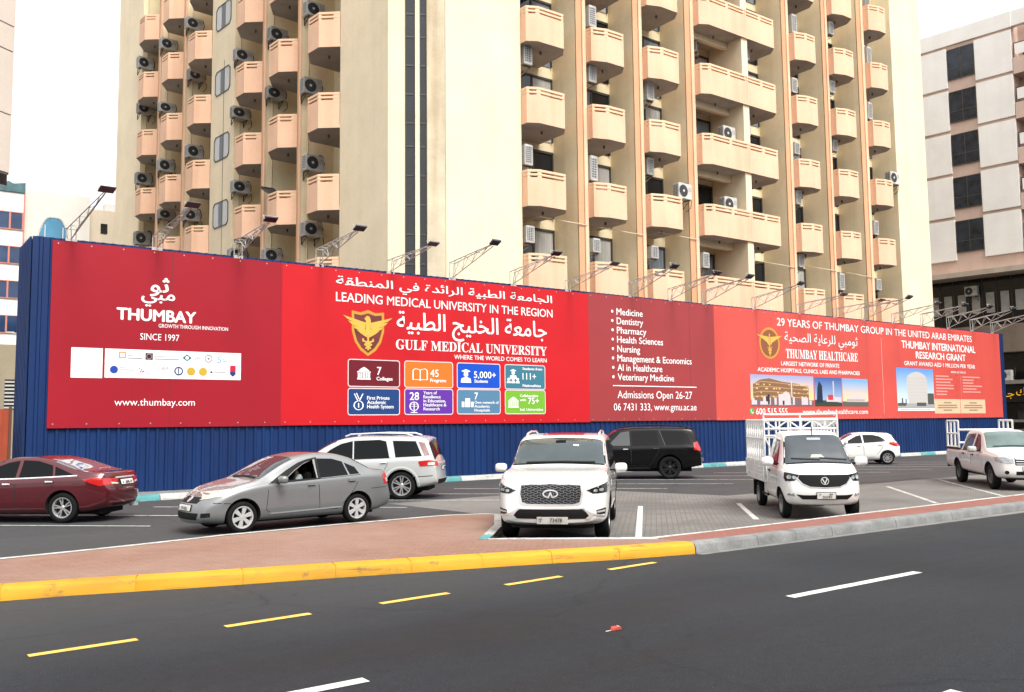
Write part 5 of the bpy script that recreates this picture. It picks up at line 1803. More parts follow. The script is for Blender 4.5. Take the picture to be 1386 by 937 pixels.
    def door(s, poly, hx, hz, seam=.012, handle=True, hm=None):
        """door skin slightly proud of a dark shut line, with its handle"""
        cx = sum(p[0] for p in poly) / len(poly); cz = sum(p[1] for p in poly) / len(poly)
        for v in 'LR':
            n = len(poly)
            # shut line drawn as the outline stroke
            st_ = []
            for i in range(n):
                a, c = Vector(poly[i]), Vector(poly[(i + 1) % n])
                d = (c - a)
                if d.length < 1e-4: continue
                d.normalize(); nn = Vector((-d.y, d.x)) * seam / 2
                st_.append((v, [tuple(a - nn), tuple(c - nn), tuple(c + nn), tuple(a + nn)]))
            dr = s.patch('door', st_, BLACKGAP, off=.0015, depth=.004, res=.12)
            if handle:
                h = s.patch('handle', [(v, [(hx - .09, hz - .016), (hx + .09, hz - .012), (hx + .09, hz + .014), (hx - .09, hz + .018)])], hm or s.paint, off=.032, depth=-.018, res=.06, parent=dr)
                s.patch('handle_recess', [(v, [(hx - .07, hz - .035), (hx + .06, hz - .032), (hx + .06, hz + .0), (hx - .07, hz + .0)])], TRIM, off=.003, depth=.004, res=.06, parent=dr)
    def mirrors(s, x, z, m_, big=1.0, arm=.10):
        for v, sd_ in (('L', -1), ('R', 1)):
            h, nn = s.cast(v, (x + s.dx, z - .03))
            y = abs(h.y)
            b = MB()
            bw, bh, bd_ = .21 * big, .155 * big, .13 * big
            M = Matrix.Translation((x + s.dx - .02, sd_ * (y + arm + bw / 2 - .02), z + .03)) @ Matrix.Rotation(R(-8 * sd_), 4, 'Z')
            vs, fs = [], []
            prof = [(-.5, .30), (-.42, .72), (-.1, .98), (.25, 1.0), (.5, .92)]
            nseg = 14
            for (u, sc) in prof:
                for i in range(nseg):
                    t = 2 * PI * i / nseg
                    cy = math.copysign(abs(math.cos(t)) ** .55, math.cos(t)); cz = math.copysign(abs(math.sin(t)) ** .55, math.sin(t))
                    vs.append(M @ Vector((u * bd_, sc * bw / 2 * cy, sc * bh / 2 * cz)))
            for a in range(len(prof) - 1):
                for i in range(nseg): fs.append((a * nseg + i, a * nseg + (i + 1) % nseg, (a + 1) * nseg + (i + 1) % nseg, (a + 1) * nseg + i))
            fs.append(tuple(range(nseg - 1, -1, -1))); fs.append(tuple(range((len(prof) - 1) * nseg, len(prof) * nseg)))
            b.add(vs, fs)
            o = b.build('wing_mirror', m_, s.root, smooth=True, angle=50)
            b = MB(); b.box(-.04, .03, min(sd_ * (y - .03), sd_ * (y + arm + .02)), max(sd_ * (y - .03), sd_ * (y + arm + .02)), -.055, -.02, M=Matrix.Translation((x + s.dx, 0, z + .02)))
            b.build('mirror_arm', TRIM, o)
            b = MB(); b.box(bd_ * .5, bd_ * .52, -bw * .42, bw * .42, -bh * .40, bh * .40, M=M); b.build('mirror_glass', DGLASS, o)
    def wheels(s, rim_r, style, rim_m, wt=.23, steer=0.0, inset=.03):
        sp = s.sp; r = sp['r']; W = max(p[1] for p in sp['plan'])
        for xa in (0.0, sp['wb']):
            wd_ = s.fw(xa - s.dx)
            for sd_ in (-1, 1):
                yc = sd_ * (min(W, wd_) - inset - wt / 2)
                hub = MB()
                hub.tube((xa, yc - sd_ * .08, r), (xa, yc + sd_ * .02, r), rim_r * .8, 24)
                wh = hub.build('wheel', WELL, s.root)
                t_ = MB()
                h = wt / 2
                prof = [(rim_r - .01, -h * .75), (rim_r + .01, -h * .92), (rim_r + (r - rim_r) * .45, -h), (r - .03, -h * .93), (r - .008, -h * .78), (r, -h * .45), (r, h * .45), (r - .008, h * .78), (r - .03, h * .93), (rim_r + (r - rim_r) * .45, h), (rim_r + .01, h * .92), (rim_r - .01, h * .75)]
                t_.lathe(prof, (xa, yc, r), 40)
                t_.build('tyre', TYRE, wh, smooth=True, angle=40)
                q = MB()
                yf = yc + sd_ * h * .80
                lip = [(rim_r + .006, 0), (rim_r + .004, .012), (rim_r - .018, .010), (rim_r - .03, -.02), (rim_r - .035, -.10)]
                q.lathe([(a, sd_ * c) for a, c in lip], (xa, yf, r), 40)
                def spoke(t, w0, w1, r0, r1, y0, y1, th=.022):
                    c_, s_ = math.cos(t), math.sin(t)
                    def P(rad, o, y): return (xa + rad * c_ - o * s_, yf + sd_ * y, r + rad * s_ + o * c_)
                    vs = [P(r0, -w0, y0), P(r0, w0, y0), P(r1, w1, y1), P(r1, -w1, y1), P(r0, -w0 * 1.2, y0 - th), P(r0, w0 * 1.2, y0 - th), P(r1, w1 * 1.2, y1 - th), P(r1, -w1 * 1.2, y1 - th)]
                    q.add(vs, [(0, 1, 2, 3), (0, 4, 5, 1), (2, 6, 7, 3), (1, 5, 6, 2), (3, 7, 4, 0)])
                nsp, kind = style
                hr = rim_r * .22
                if kind == 'steel':
                    q.lathe([(.0, sd_ * -.02), (hr, sd_ * -.018), (hr * 1.2, sd_ * -.045), (rim_r * .62, sd_ * -.030), (rim_r * .74, sd_ * -.055), (rim_r - .02, sd_ * -.06)], (xa, yf, r), 32)
                    hol = MB()
                    for k in range(nsp):
                        t = 2 * PI * k / nsp
                        hol.disc((xa + rim_r * .66 * math.cos(t), yf + sd_ * -.030, r + rim_r * .66 * math.sin(t)), (0, sd_, 0), rim_r * .085, 10)
                    hol.build('rim_hole', WELL, wh)
                else:
                    q.lathe([(.0, sd_ * .004), (hr * .7, sd_ * .002), (hr, sd_ * -.012), (hr, sd_ * -.05)], (xa, yf, r), 24)
                    for k in range(nsp):
                        t = 2 * PI * k / nsp + .3 + (0.2 if xa > 0 else 0)
                        if kind == 'twin':
                            for o_ in (-.17, .17): spoke(t + o_, rim_r * .05, rim_r * .055, hr * .8, rim_r - .02, -.008, -.004)
                        elif kind == 'cap':
                            spoke(t, rim_r * .11, rim_r * .20, hr * .7, rim_r - .012, .0, .004)
                        else:
                            spoke(t, rim_r * .085, rim_r * .11, hr * .8, rim_r - .02, -.008, -.003)
                q.build('rim', rim_m, wh, smooth=True, angle=35)
    def liner(s): pass
    def boxpart(s, name, m_, boxes, parent=None, bevel=0.0):
        b = MB()
        for x in boxes: b.box(x[0] + s.dx, x[1] + s.dx, *x[2:])
        return b.build(name, m_, parent or s.root, bevel=bevel)
    def underbody(s, z0, z1, inset=.12):
        W = max(p[1] for p in s.sp['plan']); L = s.sp['L']
        return s.boxpart('underbody', WELL, [(.35, L - .4, -W + .42, W - .42, z0, z1)])
    def plate(s, view, y0, y1, z0, z1, texts, off=.02):
        p = s.patch('number_plate', [(view, [(y0, z0), (y1, z0), (y1, z1), (y0, z1)])], PLATE_W, off=off, depth=.0, res=.3)
        # writing on the plate: plane fitted to its middle
        ym = (y0 + y1) / 2; zm = (z0 + z1) / 2
        h, nn = s.cast(view, (ym, zm))
        sgn = -1 if view == 'F' else 1
        M = Matrix.Translation((h.x + sgn * (off + .004), 0, 0)) @ Matrix.Rotation(R(-90 if view == 'F' else 90), 4, 'Z')
        xf = -1 if view == 'F' else 1
        for body, a, c, v0, v1 in texts:
            # reading direction as seen from outside
            wth = y1 - y0
            lo = -(wth / 2) + a * wth; hi = -(wth / 2) + c * wth
            MM = Matrix.Translation((h.x + sgn * (off + .005), ym, z0)) @ Matrix.Rotation(R(-90 if view == 'F' else 90), 4, 'Z')
            lettering(body, lo, hi, v0 * (z1 - z0), v1 * (z1 - z0), PLATE_K, p, M=MM, lift=.0, bold=.015)
        bd = s.patch('plate_frame', [(view, [(y0 - .012, z0 - .012), (y1 + .012, z0 - .012), (y1 + .012, z1 + .012), (y0 - .012, z1 + .012)])], PLATE_K, off=off - .006, depth=.0, res=.3, parent=p)
        return p

def flatpoly(P, k): return [(x, z) for x, z in P]

# ---- grey saloon with its driver -------------------------------------------------
GREY = mat('grey_car_paint', (0.205, 0.213, 0.218), 0.34, 0.45, coat=.8)
def tiida_cuts(cut):
    dx = -.85
    prof = [(1.75, .45), (1.75, .90), (2.02, 1.22), (2.3, 1.36), (2.9, 1.36), (3.25, 1.22), (3.4, .95), (3.4, .45)]
    n = len(prof)
    vs = [(p[0] + dx, -.64, p[1]) for p in prof] + [(p[0] + dx, .64, p[1]) for p in prof]
    cut.add(vs, [(i, (i + 1) % n, n + (i + 1) % n, n + i) for i in range(n)] + [tuple(range(n - 1, -1, -1)), tuple(range(n, 2 * n))], 2)
    win = [(1.72, .975), (2.0, 1.17), (2.22, 1.30), (2.45, 1.385), (2.47, .995)]
    n = len(win)
    vs = [(p[0] + dx, -1.2, p[1]) for p in win] + [(p[0] + dx, -.5, p[1]) for p in win]
    cut.add(vs, [(i, (i + 1) % n, n + (i + 1) % n, n + i) for i in range(n)] + [tuple(range(n - 1, -1, -1)), tuple(range(n, 2 * n))], 2)
sp = dict(L=4.47, fo=.85, wb=2.6, r=.31, gap=.055, paint=GREY, tumble=.34, rc=.13, cuts=tiida_cuts,
          top=[(0, .60), (.05, .685), (.22, .79), (.55, .90), (.95, .985), (1.12, 1.02), (1.45, 1.21), (1.8, 1.385), (2.1, 1.485), (2.5, 1.535), (2.9, 1.52), (3.3, 1.435), (3.6, 1.30), (3.83, 1.165), (3.95, 1.125), (4.2, 1.10), (4.38, 1.07), (4.45, .98), (4.47, .86)],
          belt=[(0, .55), (.05, .63), (.3, .735), (.9, .87), (1.4, .935), (2.5, .985), (3.6, 1.03), (4.1, 1.02), (4.40, .98), (4.47, .80)],
          plan=[(0, .62), (.06, .70), (.25, .79), (.6, .835), (1.2, .848), (3.2, .848), (3.9, .83), (4.3, .76), (4.44, .70), (4.47, .66)],
          sill=[(0, .22), (.5, .18), (1.2, .19), (3.4, .19), (4.0, .22), (4.47, .30)], bow_f=.30, bow_b=.16,
          nose=[(.15, .06), (.35, -.02), (.5, .0), (.7, .10)], tail=[(.2, .12), (.5, .0), (.75, .05), (1.1, .10)])
c = Car('saloon_car', sp, 'grey saloon car driving past the paved island, driver at an open window', 'car', (6.21, 18.46), 185)
c.underbody(.16, .6)
c.wheels(.215, (6, 'cap'), HUBCAP, .19)
c.sides('window', [(2.56, 1.0), (2.55, 1.40), (2.9, 1.385), (3.14, 1.315), (3.22, 1.035)], CGLASS)
c.sides('window', [(3.26, 1.04), (3.18, 1.295), (3.42, 1.19), (3.50, 1.05)], CGLASS)
c.patch('window', [('R', [(1.45, .955), (1.75, 1.13), (2.05, 1.29), (2.3, 1.375), (2.48, 1.40), (2.49, .99)])], CGLASS)
c.patch('window_frame', [('L', [(1.40, .945), (1.50, 1.0), (1.80, 1.18), (2.10, 1.33), (2.3, 1.39), (2.50, 1.425), (2.48, 1.39), (2.25, 1.325), (2.0, 1.185), (1.71, .975), (2.48, 1.0), (2.5, .975)])], TRIM, off=.005)
c.sides('pillar', [(2.495, .985), (2.50, 1.425), (2.545, 1.425), (2.56, .99)], TRIM, off=.003)
c.screen('windscreen', 1.20, 1.98, WSCREEN, margin=.03)
c.strip('wiper', 'F', [(-.55, 1.05), (-.1, 1.07), (.45, 1.05)], .02, TRIM, off=.02)
c.screen('rear_window', 3.42, 3.80, CGLASS, margin=.03)
c.door([(1.33, .42), (1.38, .93), (2.50, .98), (2.53, .36), (1.5, .33)], 2.33, .875)
c.door([(2.53, .36), (2.50, .98), (3.53, 1.03), (3.35, .72), (3.12, .48), (2.95, .34)], 3.30, .915)
c.sides('sill_strip', [(1.42, .33), (3.05, .36), (3.05, .385), (1.42, .355)], mat('bright_strip', (.45, .46, .45), .35, .5), off=.008)
c.mirrors(1.62, .985, GREY, 1.0, .09)
hl = c.mirror_y('headlight', 'F', [(.34, .66), (.62, .70), (.80, .78), (.79, .86), (.66, .845), (.45, .755)], mat('yellowed_lens', (.55, .54, .46), .15, .1, var=.3, vscale=10, coat=.5), off=.008)
c.sides('headlight', [(.20, .70), (.30, .80), (.62, .875), (.60, .80), (.42, .73)], MATS['yellowed_lens'], off=.008)
c.patch('grille', [('F', [(-.36, .60), (.36, .60), (.42, .71), (-.42, .71)])], TRIM, off=.006)
c.patch('badge', [('F', circ(0, .66, .055, .055, 14))], CHROME, off=.014)
c.patch('lower_grille', [('F', [(-.45, .29), (.45, .29), (.50, .42), (-.50, .42)])], TRIM, off=.006)
c.mirror_y('fog_recess', 'F', [(.56, .33), (.70, .35), (.70, .43), (.56, .42)], TRIM, off=.005)
c.plate('F', -.26, .26, .455, .555, [('59182', .30, .86, .2, .8), ('D', .07, .16, .25, .75)], off=.03)
c.sides('tail_light', [(4.16, .80), (4.10, .99), (4.22, 1.04), (4.36, .98), (4.40, .80)], TAILR, off=.008)
c.sides('tail_light_lens', [(4.22, .84), (4.20, .93), (4.36, .92), (4.38, .84)], TAILW, off=.013)
c.strip('bumper_seam', 'L', [(.28, .615), (.62, .59)], .014, BLACKGAP, off=.003, both=True)
c.strip('bumper_seam', 'L', [(3.78, .72), (4.4, .74)], .012, BLACKGAP, off=.003, both=True)
c.patch('boot_lip', [('T', [(4.25, -.5), (4.36, -.5), (4.36, .5), (4.25, .5)])], GREY, off=.03)
c.boxpart('seat', INTERIOR, [(2.32, 2.48, -.60, -.12, .5, 1.12), (2.34, 2.44, -.46, -.26, 1.12, 1.26)], bevel=.03)
b = MB()
for i in range(18):
    t0, t1 = 2 * PI * i / 18, 2 * PI * (i + 1) / 18
    f = lambda t: (1.83 + c.dx + .06 * math.sin(t), -.36 + .17 * math.cos(t), .93 + .16 * math.sin(t))
    b.tube(f(t0), f(t1), .014, 6)
b.build('steering_wheel', TRIM, c.root)
sedan = c

# ---- driver ----------------------------------------------------------------------
def skin_body(name, verts, edges, radii, m_, parent, levels=2, root_i=0):
    me = bpy.data.meshes.new(name)
    me.from_pydata(verts, edges, [])
    o = bpy.data.objects.new(name, me)
    COL.objects.link(o)
    md = o.modifiers.new('skin', 'SKIN')
    for i, r_ in enumerate(radii):
        me.skin_vertices[0].data[i].radius = (r_, r_) if not isinstance(r_, tuple) else r_
    me.skin_vertices[0].data[root_i].use_root = True
    s_ = o.modifiers.new('sub', 'SUBSURF'); s_.levels = levels; s_.render_levels = levels
    dg = bpy.context.evaluated_depsgraph_get()
    m2 = bpy.data.meshes.new_from_object(o.evaluated_get(dg), depsgraph=dg)
    o.modifiers.clear(); o.data = m2
    m2.polygons.foreach_set('use_smooth', [True] * len(m2.polygons))
    m2.materials.clear(); m2.materials.append(m_)
    o.parent = parent
    return o
SKIN = mat('skin', (.25, .125, .08), .55)
HAIR = mat('dark_hair', (.010, .008, .007), .7)
SHIRT = mat('grey_shirt', (.21, .24, .25), .85)
pr = empty('person', (0, 0, 0))
pr.matrix_world = sedan.root.matrix_basis @ Matrix.Translation((2.2 + sedan.dx, -.36, .62))
tag(pr, 'driver in a grey shirt with dark hair seated at the wheel of the grey saloon', 'person')
# local: -x is forward; seated body: pelvis, spine, neck, head, arms, legs
V = [(0.02, 0, .0), (.03, 0, .18), (.03, 0, .36), (.02, 0, .45), (.0, 0, .52), (-.015, 0, .60), (-.02, 0, .68),
     (.02, -.17, .40), (-.12, -.23, .22), (-.30, -.17, .33), (.02, .17, .40), (-.14, .22, .22), (-.32, .14, .34),
     (-.05, -.09, -.01), (-.40, -.11, .04), (-.44, -.11, -.12), (-.05, .09, -.01), (-.40, .11, .04), (-.44, .11, -.12)]
E_ = [(0, 1), (1, 2), (2, 3), (3, 4), (4, 5), (5, 6), (2, 7), (7, 8), (8, 9), (2, 10), (10, 11), (11, 12), (0, 13), (13, 14), (14, 15), (0, 16), (16, 17), (17, 18)]
RR = [.12, .125, .13, .075, .055, .088, .080, .068, .050, .036, .068, .050, .036, .085, .065, .05, .085, .065, .05]
skin_body('body', V, E_, RR, SKIN, pr)
skin_body('shirt', [(0.03, 0, .04), (.03, 0, .18), (.03, 0, .36), (.02, 0, .445), (.02, -.17, .40), (-.10, -.22, .25), (.02, .17, .40), (-.12, .21, .25)],
          [(0, 1), (1, 2), (2, 3), (2, 4), (4, 5), (2, 6), (6, 7)], [.135, .14, .145, .085, .08, .066, .08, .066], SHIRT, pr)
skin_body('hair', [(.03, 0, .62), (.03, 0, .69), (-.03, 0, .745)], [(0, 1), (1, 2)], [.085, .098, .07], HAIR, pr)
for sd_ in (-1, 1):
    skin_body('ear', [(-.005, sd_ * .088, .60), (.0, sd_ * .094, .64)], [(0, 1)], [.012, .016], SKIN, pr, 1)
    hv, he, hr_ = [(-.30, sd_ * .155 if sd_ > 0 else -.17, .33), (-.36, sd_ * .155, .37)], [(0, 1)], [.034, .030]
    hb_ = skin_body('hand', hv, he, hr_, SKIN, pr, 1)
    for k in range(4):
        y = sd_ * .155 + (-.03 + .02 * k)
        skin_body('finger', [(-.355, y, .375), (-.405, y, .40 - .004 * k), (-.43, y, .375), (-.42, y, .345)], [(0, 1), (1, 2), (2, 3)], [.0095, .009, .0085, .008], SKIN, hb_, 1)
    skin_body('thumb', [(-.335, sd_ * .155 - sd_ * .03, .36), (-.36, sd_ * .155 - sd_ * .055, .385), (-.39, sd_ * .155 - sd_ * .05, .39)], [(0, 1), (1, 2)], [.011, .010, .009], SKIN, hb_, 1)
skin_body('nose', [(-.095, 0, .645), (-.115, 0, .615), (-.10, 0, .605)], [(0, 1), (1, 2)], [.010, .015, .012], SKIN, pr, 1)
for sd_ in (-1, 1):
    b = MB(); b.disc((-.098, sd_ * .032, .648), (-1, sd_ * .25, 0), .012, 10); b.build('eye', HAIR, pr)
b = MB(); b.disc((-.098, 0, .572), (-1, 0, 0), .018, 10); b.build('mouth', mat('lips', (.22, .07, .06), .6), pr)

# ---- red saloon -------------------------------------------------------------------
MAROON = mat('maroon_car_paint', (0.085, 0.004, 0.010), 0.28, 0.35, coat=1.0)
sp = dict(L=4.82, fo=.95, wb=2.795, r=.335, gap=.05, paint=MAROON, tumble=.40, rc=.13,
          top=[(0, .58), (.08, .68), (.45, .84), (1.0, .945), (1.28, .99), (1.7, 1.205), (2.1, 1.375), (2.5, 1.46), (2.85, 1.47), (3.25, 1.425), (3.7, 1.29), (4.1, 1.155), (4.35, 1.115), (4.6, 1.105), (4.72, 1.085), (4.79, 1.0), (4.82, .88)],
          belt=[(0, .54), (.08, .62), (.5, .76), (1.3, .90), (3, .975), (3.8, 1.01), (4.4, 1.01), (4.72, .98), (4.82, .82)],
          plan=[(0, .66), (.08, .76), (.35, .87), (.8, .912), (3.6, .918), (4.3, .87), (4.65, .80), (4.78, .74), (4.82, .70)],
          sill=[(0, .20), (.6, .17), (3.6, .18), (4.3, .22), (4.82, .32)], bow_f=.3, bow_b=.24,
          tail=[(.2, .16), (.5, .02), (.7, .0), (.9, .06), (1.1, .05)])
c = Car('saloon_car', sp, 'dark red saloon car parked with its tail towards the road beside the hoarding', 'car', (2.29, 24.73), 138.8)
c.underbody(.16, .6)
c.wheels(.225, (5, 'twin'), ALLOY, .21)
c.sides('window', [(1.55, .975), (2.0, 1.20), (2.35, 1.325), (2.60, 1.37), (2.62, .99)], CGLASS)
c.sides('window', [(2.70, .995), (2.69, 1.378), (3.05, 1.36), (3.42, 1.26), (3.50, 1.025)], CGLASS)
c.sides('window', [(3.55, 1.03), (3.48, 1.24), (3.72, 1.15), (3.98, 1.045)], CGLASS)
c.strip('chrome_strip', 'L', [(1.45, .955), (2.6, .975), (3.5, 1.01), (4.05, 1.035)], .026, CHROME, off=.009, both=True)
c.screen('windscreen', 1.36, 2.22, WSCREEN, margin=.03)
c.screen('rear_window', 3.45, 4.25, mat('pale_reflecting_glass', (.10, .11, .13), .05, coat=1.0), margin=.03)
c.door([(1.40, .40), (1.45, .95), (2.62, .975), (2.66, .34), (1.6, .32)], 2.45, .86, hm=CHROME)
c.door([(2.66, .34), (2.65, .975), (3.62, 1.015), (3.50, .78), (3.22, .52), (3.08, .33)], 3.45, .91, hm=CHROME)
c.strip('crease_shade', 'L', [(1.6, .80), (2.8, .86), (4.2, .93)], .012, mat('maroon_shade', (.03, .002, .005), .4, coat=.6), off=.002, both=True)  # shade of the body crease put into a darker strip
c.sides('tail_light', [(4.17, .955), (4.45, .985), (4.72, .955), (4.74, .83), (4.55, .80), (4.38, .86)], TAILR, off=.008)
c.mirror_y('tail_light', 'B', [(.38, .91), (.52, .96), (.72, .945), (.74, .83), (.50, .82)], TAILR, off=.008)
c.mirror_y('tail_light_lens', 'B', [(.36, .855), (.56, .88), (.56, .84), (.38, .825)], TAILW, off=.014)
c.patch('boot_trim', [('B', [(-.40, .955), (.40, .955), (.40, .985), (-.40, .985)])], CHROME, off=.016)
c.patch('plate_recess_shade', [('B', [(-.33, .77), (.33, .77), (.38, .94), (-.38, .94)])], mat('maroon_shade', (.03, .002, .005), .4), off=.002)  # recess shade put into a flat patch of darker maroon
c.plate('B', -.26, .26, .805, .915, [('28614', .30, .88, .2, .8), ('A', .06, .16, .25, .75)], off=.02)
c.strip('shut_line', 'B', [(-.62, .76), (.62, .76)], .012, BLACKGAP, off=.002)
c.strip('bumper_highlight', 'B', [(-.62, .44), (.62, .44)], .03, mat('maroon_highlight', (.35, .05, .06), .2, .4, coat=1), off=.004)  # highlight along the bumper put into a lighter maroon strip
c.patch('bumper_inset', [('B', [(-.5, .32), (.5, .32), (.55, .40), (-.55, .40)])], TRIM, off=.004)
c.strip('fuel_flap', 'L', [(3.98, .86), (4.12, .87), (4.12, .99), (3.98, .98), (3.98, .86)], .008, BLACKGAP, off=.002, res=.2)
c.mirrors(1.78, 1.0, MAROON, 1.0, .09)
c.mirror_y('headlight', 'F', [(.45, .62), (.80, .68), (.80, .78), (.55, .72)], HEADL, off=.006)
c.patch('grille', [('F', [(-.38, .44), (.38, .44), (.40, .62), (-.40, .62)])], TRIM, off=.006)
c.boxpart('exhaust', CHROME, [(4.62, 4.76, .42, .56, .27, .33)])

# ---- white front SUV ---------------------------------------------------------------
WPAINT = mat('white_car_paint', (0.76, 0.755, 0.73), 0.25, 0.0, coat=1.0)
sp = dict(L=5.34, fo=1.02, wb=3.075, r=.40, gap=.06, paint=WPAINT, tumble=.15, rc=.15,
          top=[(0, 1.06), (.05, 1.13), (.2, 1.175), (.7, 1.225), (1.35, 1.27), (1.52, 1.30), (1.85, 1.53), (2.15, 1.72), (2.4, 1.82), (2.7, 1.865), (3.4, 1.89), (4.3, 1.88), (4.8, 1.84), (5.02, 1.74), (5.15, 1.50), (5.26, 1.25), (5.34, 1.05)],
          belt=[(0, 1.0), (.05, 1.06), (.3, 1.09), (1.3, 1.13), (2.4, 1.18), (4.5, 1.22), (5.0, 1.2), (5.34, 1.0)],
          plan=[(0, .80), (.06, .875), (.2, .945), (.5, .995), (1.0, 1.012), (4.3, 1.012), (5.0, .97), (5.25, .90), (5.34, .84)],
          sill=[(0, .36), (.25, .30), (.7, .32), (4.4, .34), (5.34, .46)], bow_f=.26, bow_b=.14, glass_bow=.14,
          nose=[(.25, .10), (.34, .02), (.48, -.02), (.58, -.03), (.68, .0), (.9, .03), (1.15, .09)])
c = Car('suv', sp, 'big white SUV facing the road with a wide honeycomb grille', 'car', (10.59, 13.17), 225.5)
c.underbody(.24, .8)
c.wheels(.285, (7, 'twin'), ALLOY, .27)
c.screen('windscreen_surround', 1.55, 2.33, TRIM, margin=.0, off=.003)
c.screen('windscreen', 1.60, 2.30, mat('teal_windscreen', (0.035, 0.052, 0.058), 0.03, coat=.6, var=.35, vscale=1.3), margin=.035)
c.strip('wiper', 'F', [(-.70, 1.335), (-.1, 1.35), (.62, 1.335)], .022, TRIM, off=.02)
c.patch('rear_view_mirror', [('F', [(-.10, 1.70), (.10, 1.70), (.10, 1.745), (-.10, 1.745)])], INTERIOR, off=.012)
c.patch('windscreen_sticker', [('F', [(-.36, 1.635), (-.26, 1.645), (-.25, 1.665), (-.36, 1.66)])], W_INK, off=.013)
# grille: chrome frame, honeycomb, emblem
gf = [(-.54, .70), (-.44, .665), (.44, .665), (.54, .70), (.575, .86), (.56, 1.03), (.36, 1.05), (.18, 1.048), (0, 1.062), (-.18, 1.048), (-.36, 1.05), (-.56, 1.03), (-.575, .86)]
fr = c.patch('grille', [('F', gf)], CHROME, off=.012)
gi = [(x * .925, .86 + (z - .86) * .86) for x, z in gf]
def honey():
    M, t, bs, N = node_mat('honeycomb_grille')
    v = mapping(t, (1, 1, 1))
    br = t.nodes.new('ShaderNodeTexBrick')
    br.inputs['Scale'].default_value = 1; br.inputs['Brick Width'].default_value = .115; br.inputs['Row Height'].default_value = .042
    br.inputs['Mortar Size'].default_value = .006; br.inputs['Mortar Smooth'].default_value = .2
    br.inputs['Color1'].default_value = (.006, .006, .007, 1); br.inputs['Color2'].default_value = (.010, .010, .011, 1); br.inputs['Mortar'].default_value = (.16, .165, .175, 1)
    sx = t.nodes.new('ShaderNodeSeparateXYZ'); cb = t.nodes.new('ShaderNodeCombineXYZ')
    wv = N('ShaderNodeMath', operation='MULTIPLY_ADD')
    t.links.new(v, sx.inputs[0])
    sn = N('ShaderNodeMath', operation='SINE'); mu = N('ShaderNodeMath', operation='MULTIPLY'); mu.inputs[1].default_value = 2 * PI / .115
    t.links.new(sx.outputs['Y'], mu.inputs[0]); t.links.new(mu.outputs[0], sn.inputs[0])
    t.links.new(sn.outputs[0], wv.inputs[0]); wv.inputs[1].default_value = .010
    t.links.new(sx.outputs['Z'], wv.inputs[2])
    t.links.new(sx.outputs['Y'], cb.inputs['X']); t.links.new(wv.outputs[0], cb.inputs['Y'])
    t.links.new(cb.outputs[0], br.inputs['Vector'])
    t.links.new(br.outputs['Color'], bs.inputs['Base Color'])
    bs.inputs['Roughness'].default_value = .3
    bs.inputs['Metallic'].default_value = .4
    return M
c.patch('mesh', [('F', gi)], honey(), off=.02, parent=fr)
em = []
for q in stroke([(.125 * math.cos(t), .865 + .062 * math.sin(t)) for t in np.linspace(-PI * .42, PI * 1.42, 22)], .022): em.append(('F', q))
for q in stroke([(-.035, .805), (0, .885), (.035, .805)], .022): em.append(('F', q))
c.patch('emblem', em, CHROME, off=.034, depth=-.015, res=.2, parent=fr)
for sd_ in (1, -1):
    P = lambda pts: [(sd_ * y, z) for y, z in pts]
    h = c.patch('headlight', [('F', P([(.62, .925), (.74, .865), (.955, .87), (.985, .985), (.965, 1.045), (.82, .99)]))], HEADD, off=.010)
    for q in stroke(P([(.71, .915), (.83, .98), (.95, 1.025)]), .014): pass
    c.patch('light_strip', [('F', q) for q in stroke(P([(.645, .93), (.82, .972), (.96, 1.025)]), .018)] + [('F', q) for q in stroke(P([(.965, 1.01), (.965, .90)]), .014)], HEADL, off=.016, parent=h, res=.2)
    c.patch('lamp', [('F', circ(sd_ * .775, .912, .034, .026, 12)), ('F', circ(sd_ * .87, .925, .036, .028, 12))], HEADL, off=.016, parent=h)
    f = c.patch('fog_light', [('F', P([(.79, .505), (.93, .50), (.945, .61), (.79, .585)]))], TRIM, off=.006)
    c.patch('lamp', [('F', P([(.80, .54), (.92, .545), (.925, .575), (.80, .565)]))], CHROME, off=.014, parent=f)
    c.patch('bumper_trim', [('F', P([(.60, .44), (.66, .43), (.74, .50), (.925, .465), (.925, .48), (.73, .535), (.60, .60), (.57, .605), (.66, .49)]))], CHROME, off=.014)
c.patch('lower_grille', [('F', [(-.60, .44), (.60, .44), (.68, .50), (.55, .60), (-.55, .60), (-.68, .50)])], TRIM, off=.008)
c.strip('bumper_line', 'F', [(-.60, .615), (.60, .615)], .022, CHROME, off=.012)
c.plate('F', -.30, .235, .365, .475, [('73478', .42, .82, .2, .78), ('DUBAI', .05, .17, .55, .8), ('S', .09, .13, .15, .42)], off=.035)
c.strip('shut_line', 'F', [(-.86, 1.10), (-.66, 1.105), (0, 1.115), (.66, 1.105), (.86, 1.10)], .008, mat('soft_gap', (.12, .12, .12), .9), off=.0015)
c.sides('window', [(1.98, 1.22), (2.14, 1.42), (2.36, 1.66), (2.62, 1.725), (2.66, 1.225)], CGLASS)
c.sides('window', [(2.74, 1.225), (2.72, 1.735), (3.62, 1.745), (3.72, 1.245)], CGLASS)
c.sides('window', [(3.80, 1.25), (3.74, 1.74), (4.55, 1.69), (4.80, 1.50), (4.74, 1.27)], CGLASS)
c.door([(1.66, .55), (1.72, 1.19), (2.68, 1.215), (2.72, .46), (1.85, .44)], 2.52, 1.08, hm=CHROME)
c.door([(2.72, .46), (2.70, 1.215), (3.74, 1.24), (3.60, .92), (3.40, .52), (3.3, .46)], 3.55, 1.11, hm=CHROME)
c.strip('side_strip', 'L', [(1.75, .50), (3.25, .52)], .035, CHROME, off=.01, both=True)
c.sides('fender_vent', [(1.45, .93), (1.62, .97), (1.62, 1.02), (1.45, 1.0)], CHROME, off=.008)
c.mirrors(1.98, 1.20, WPAINT, 1.12, .11)
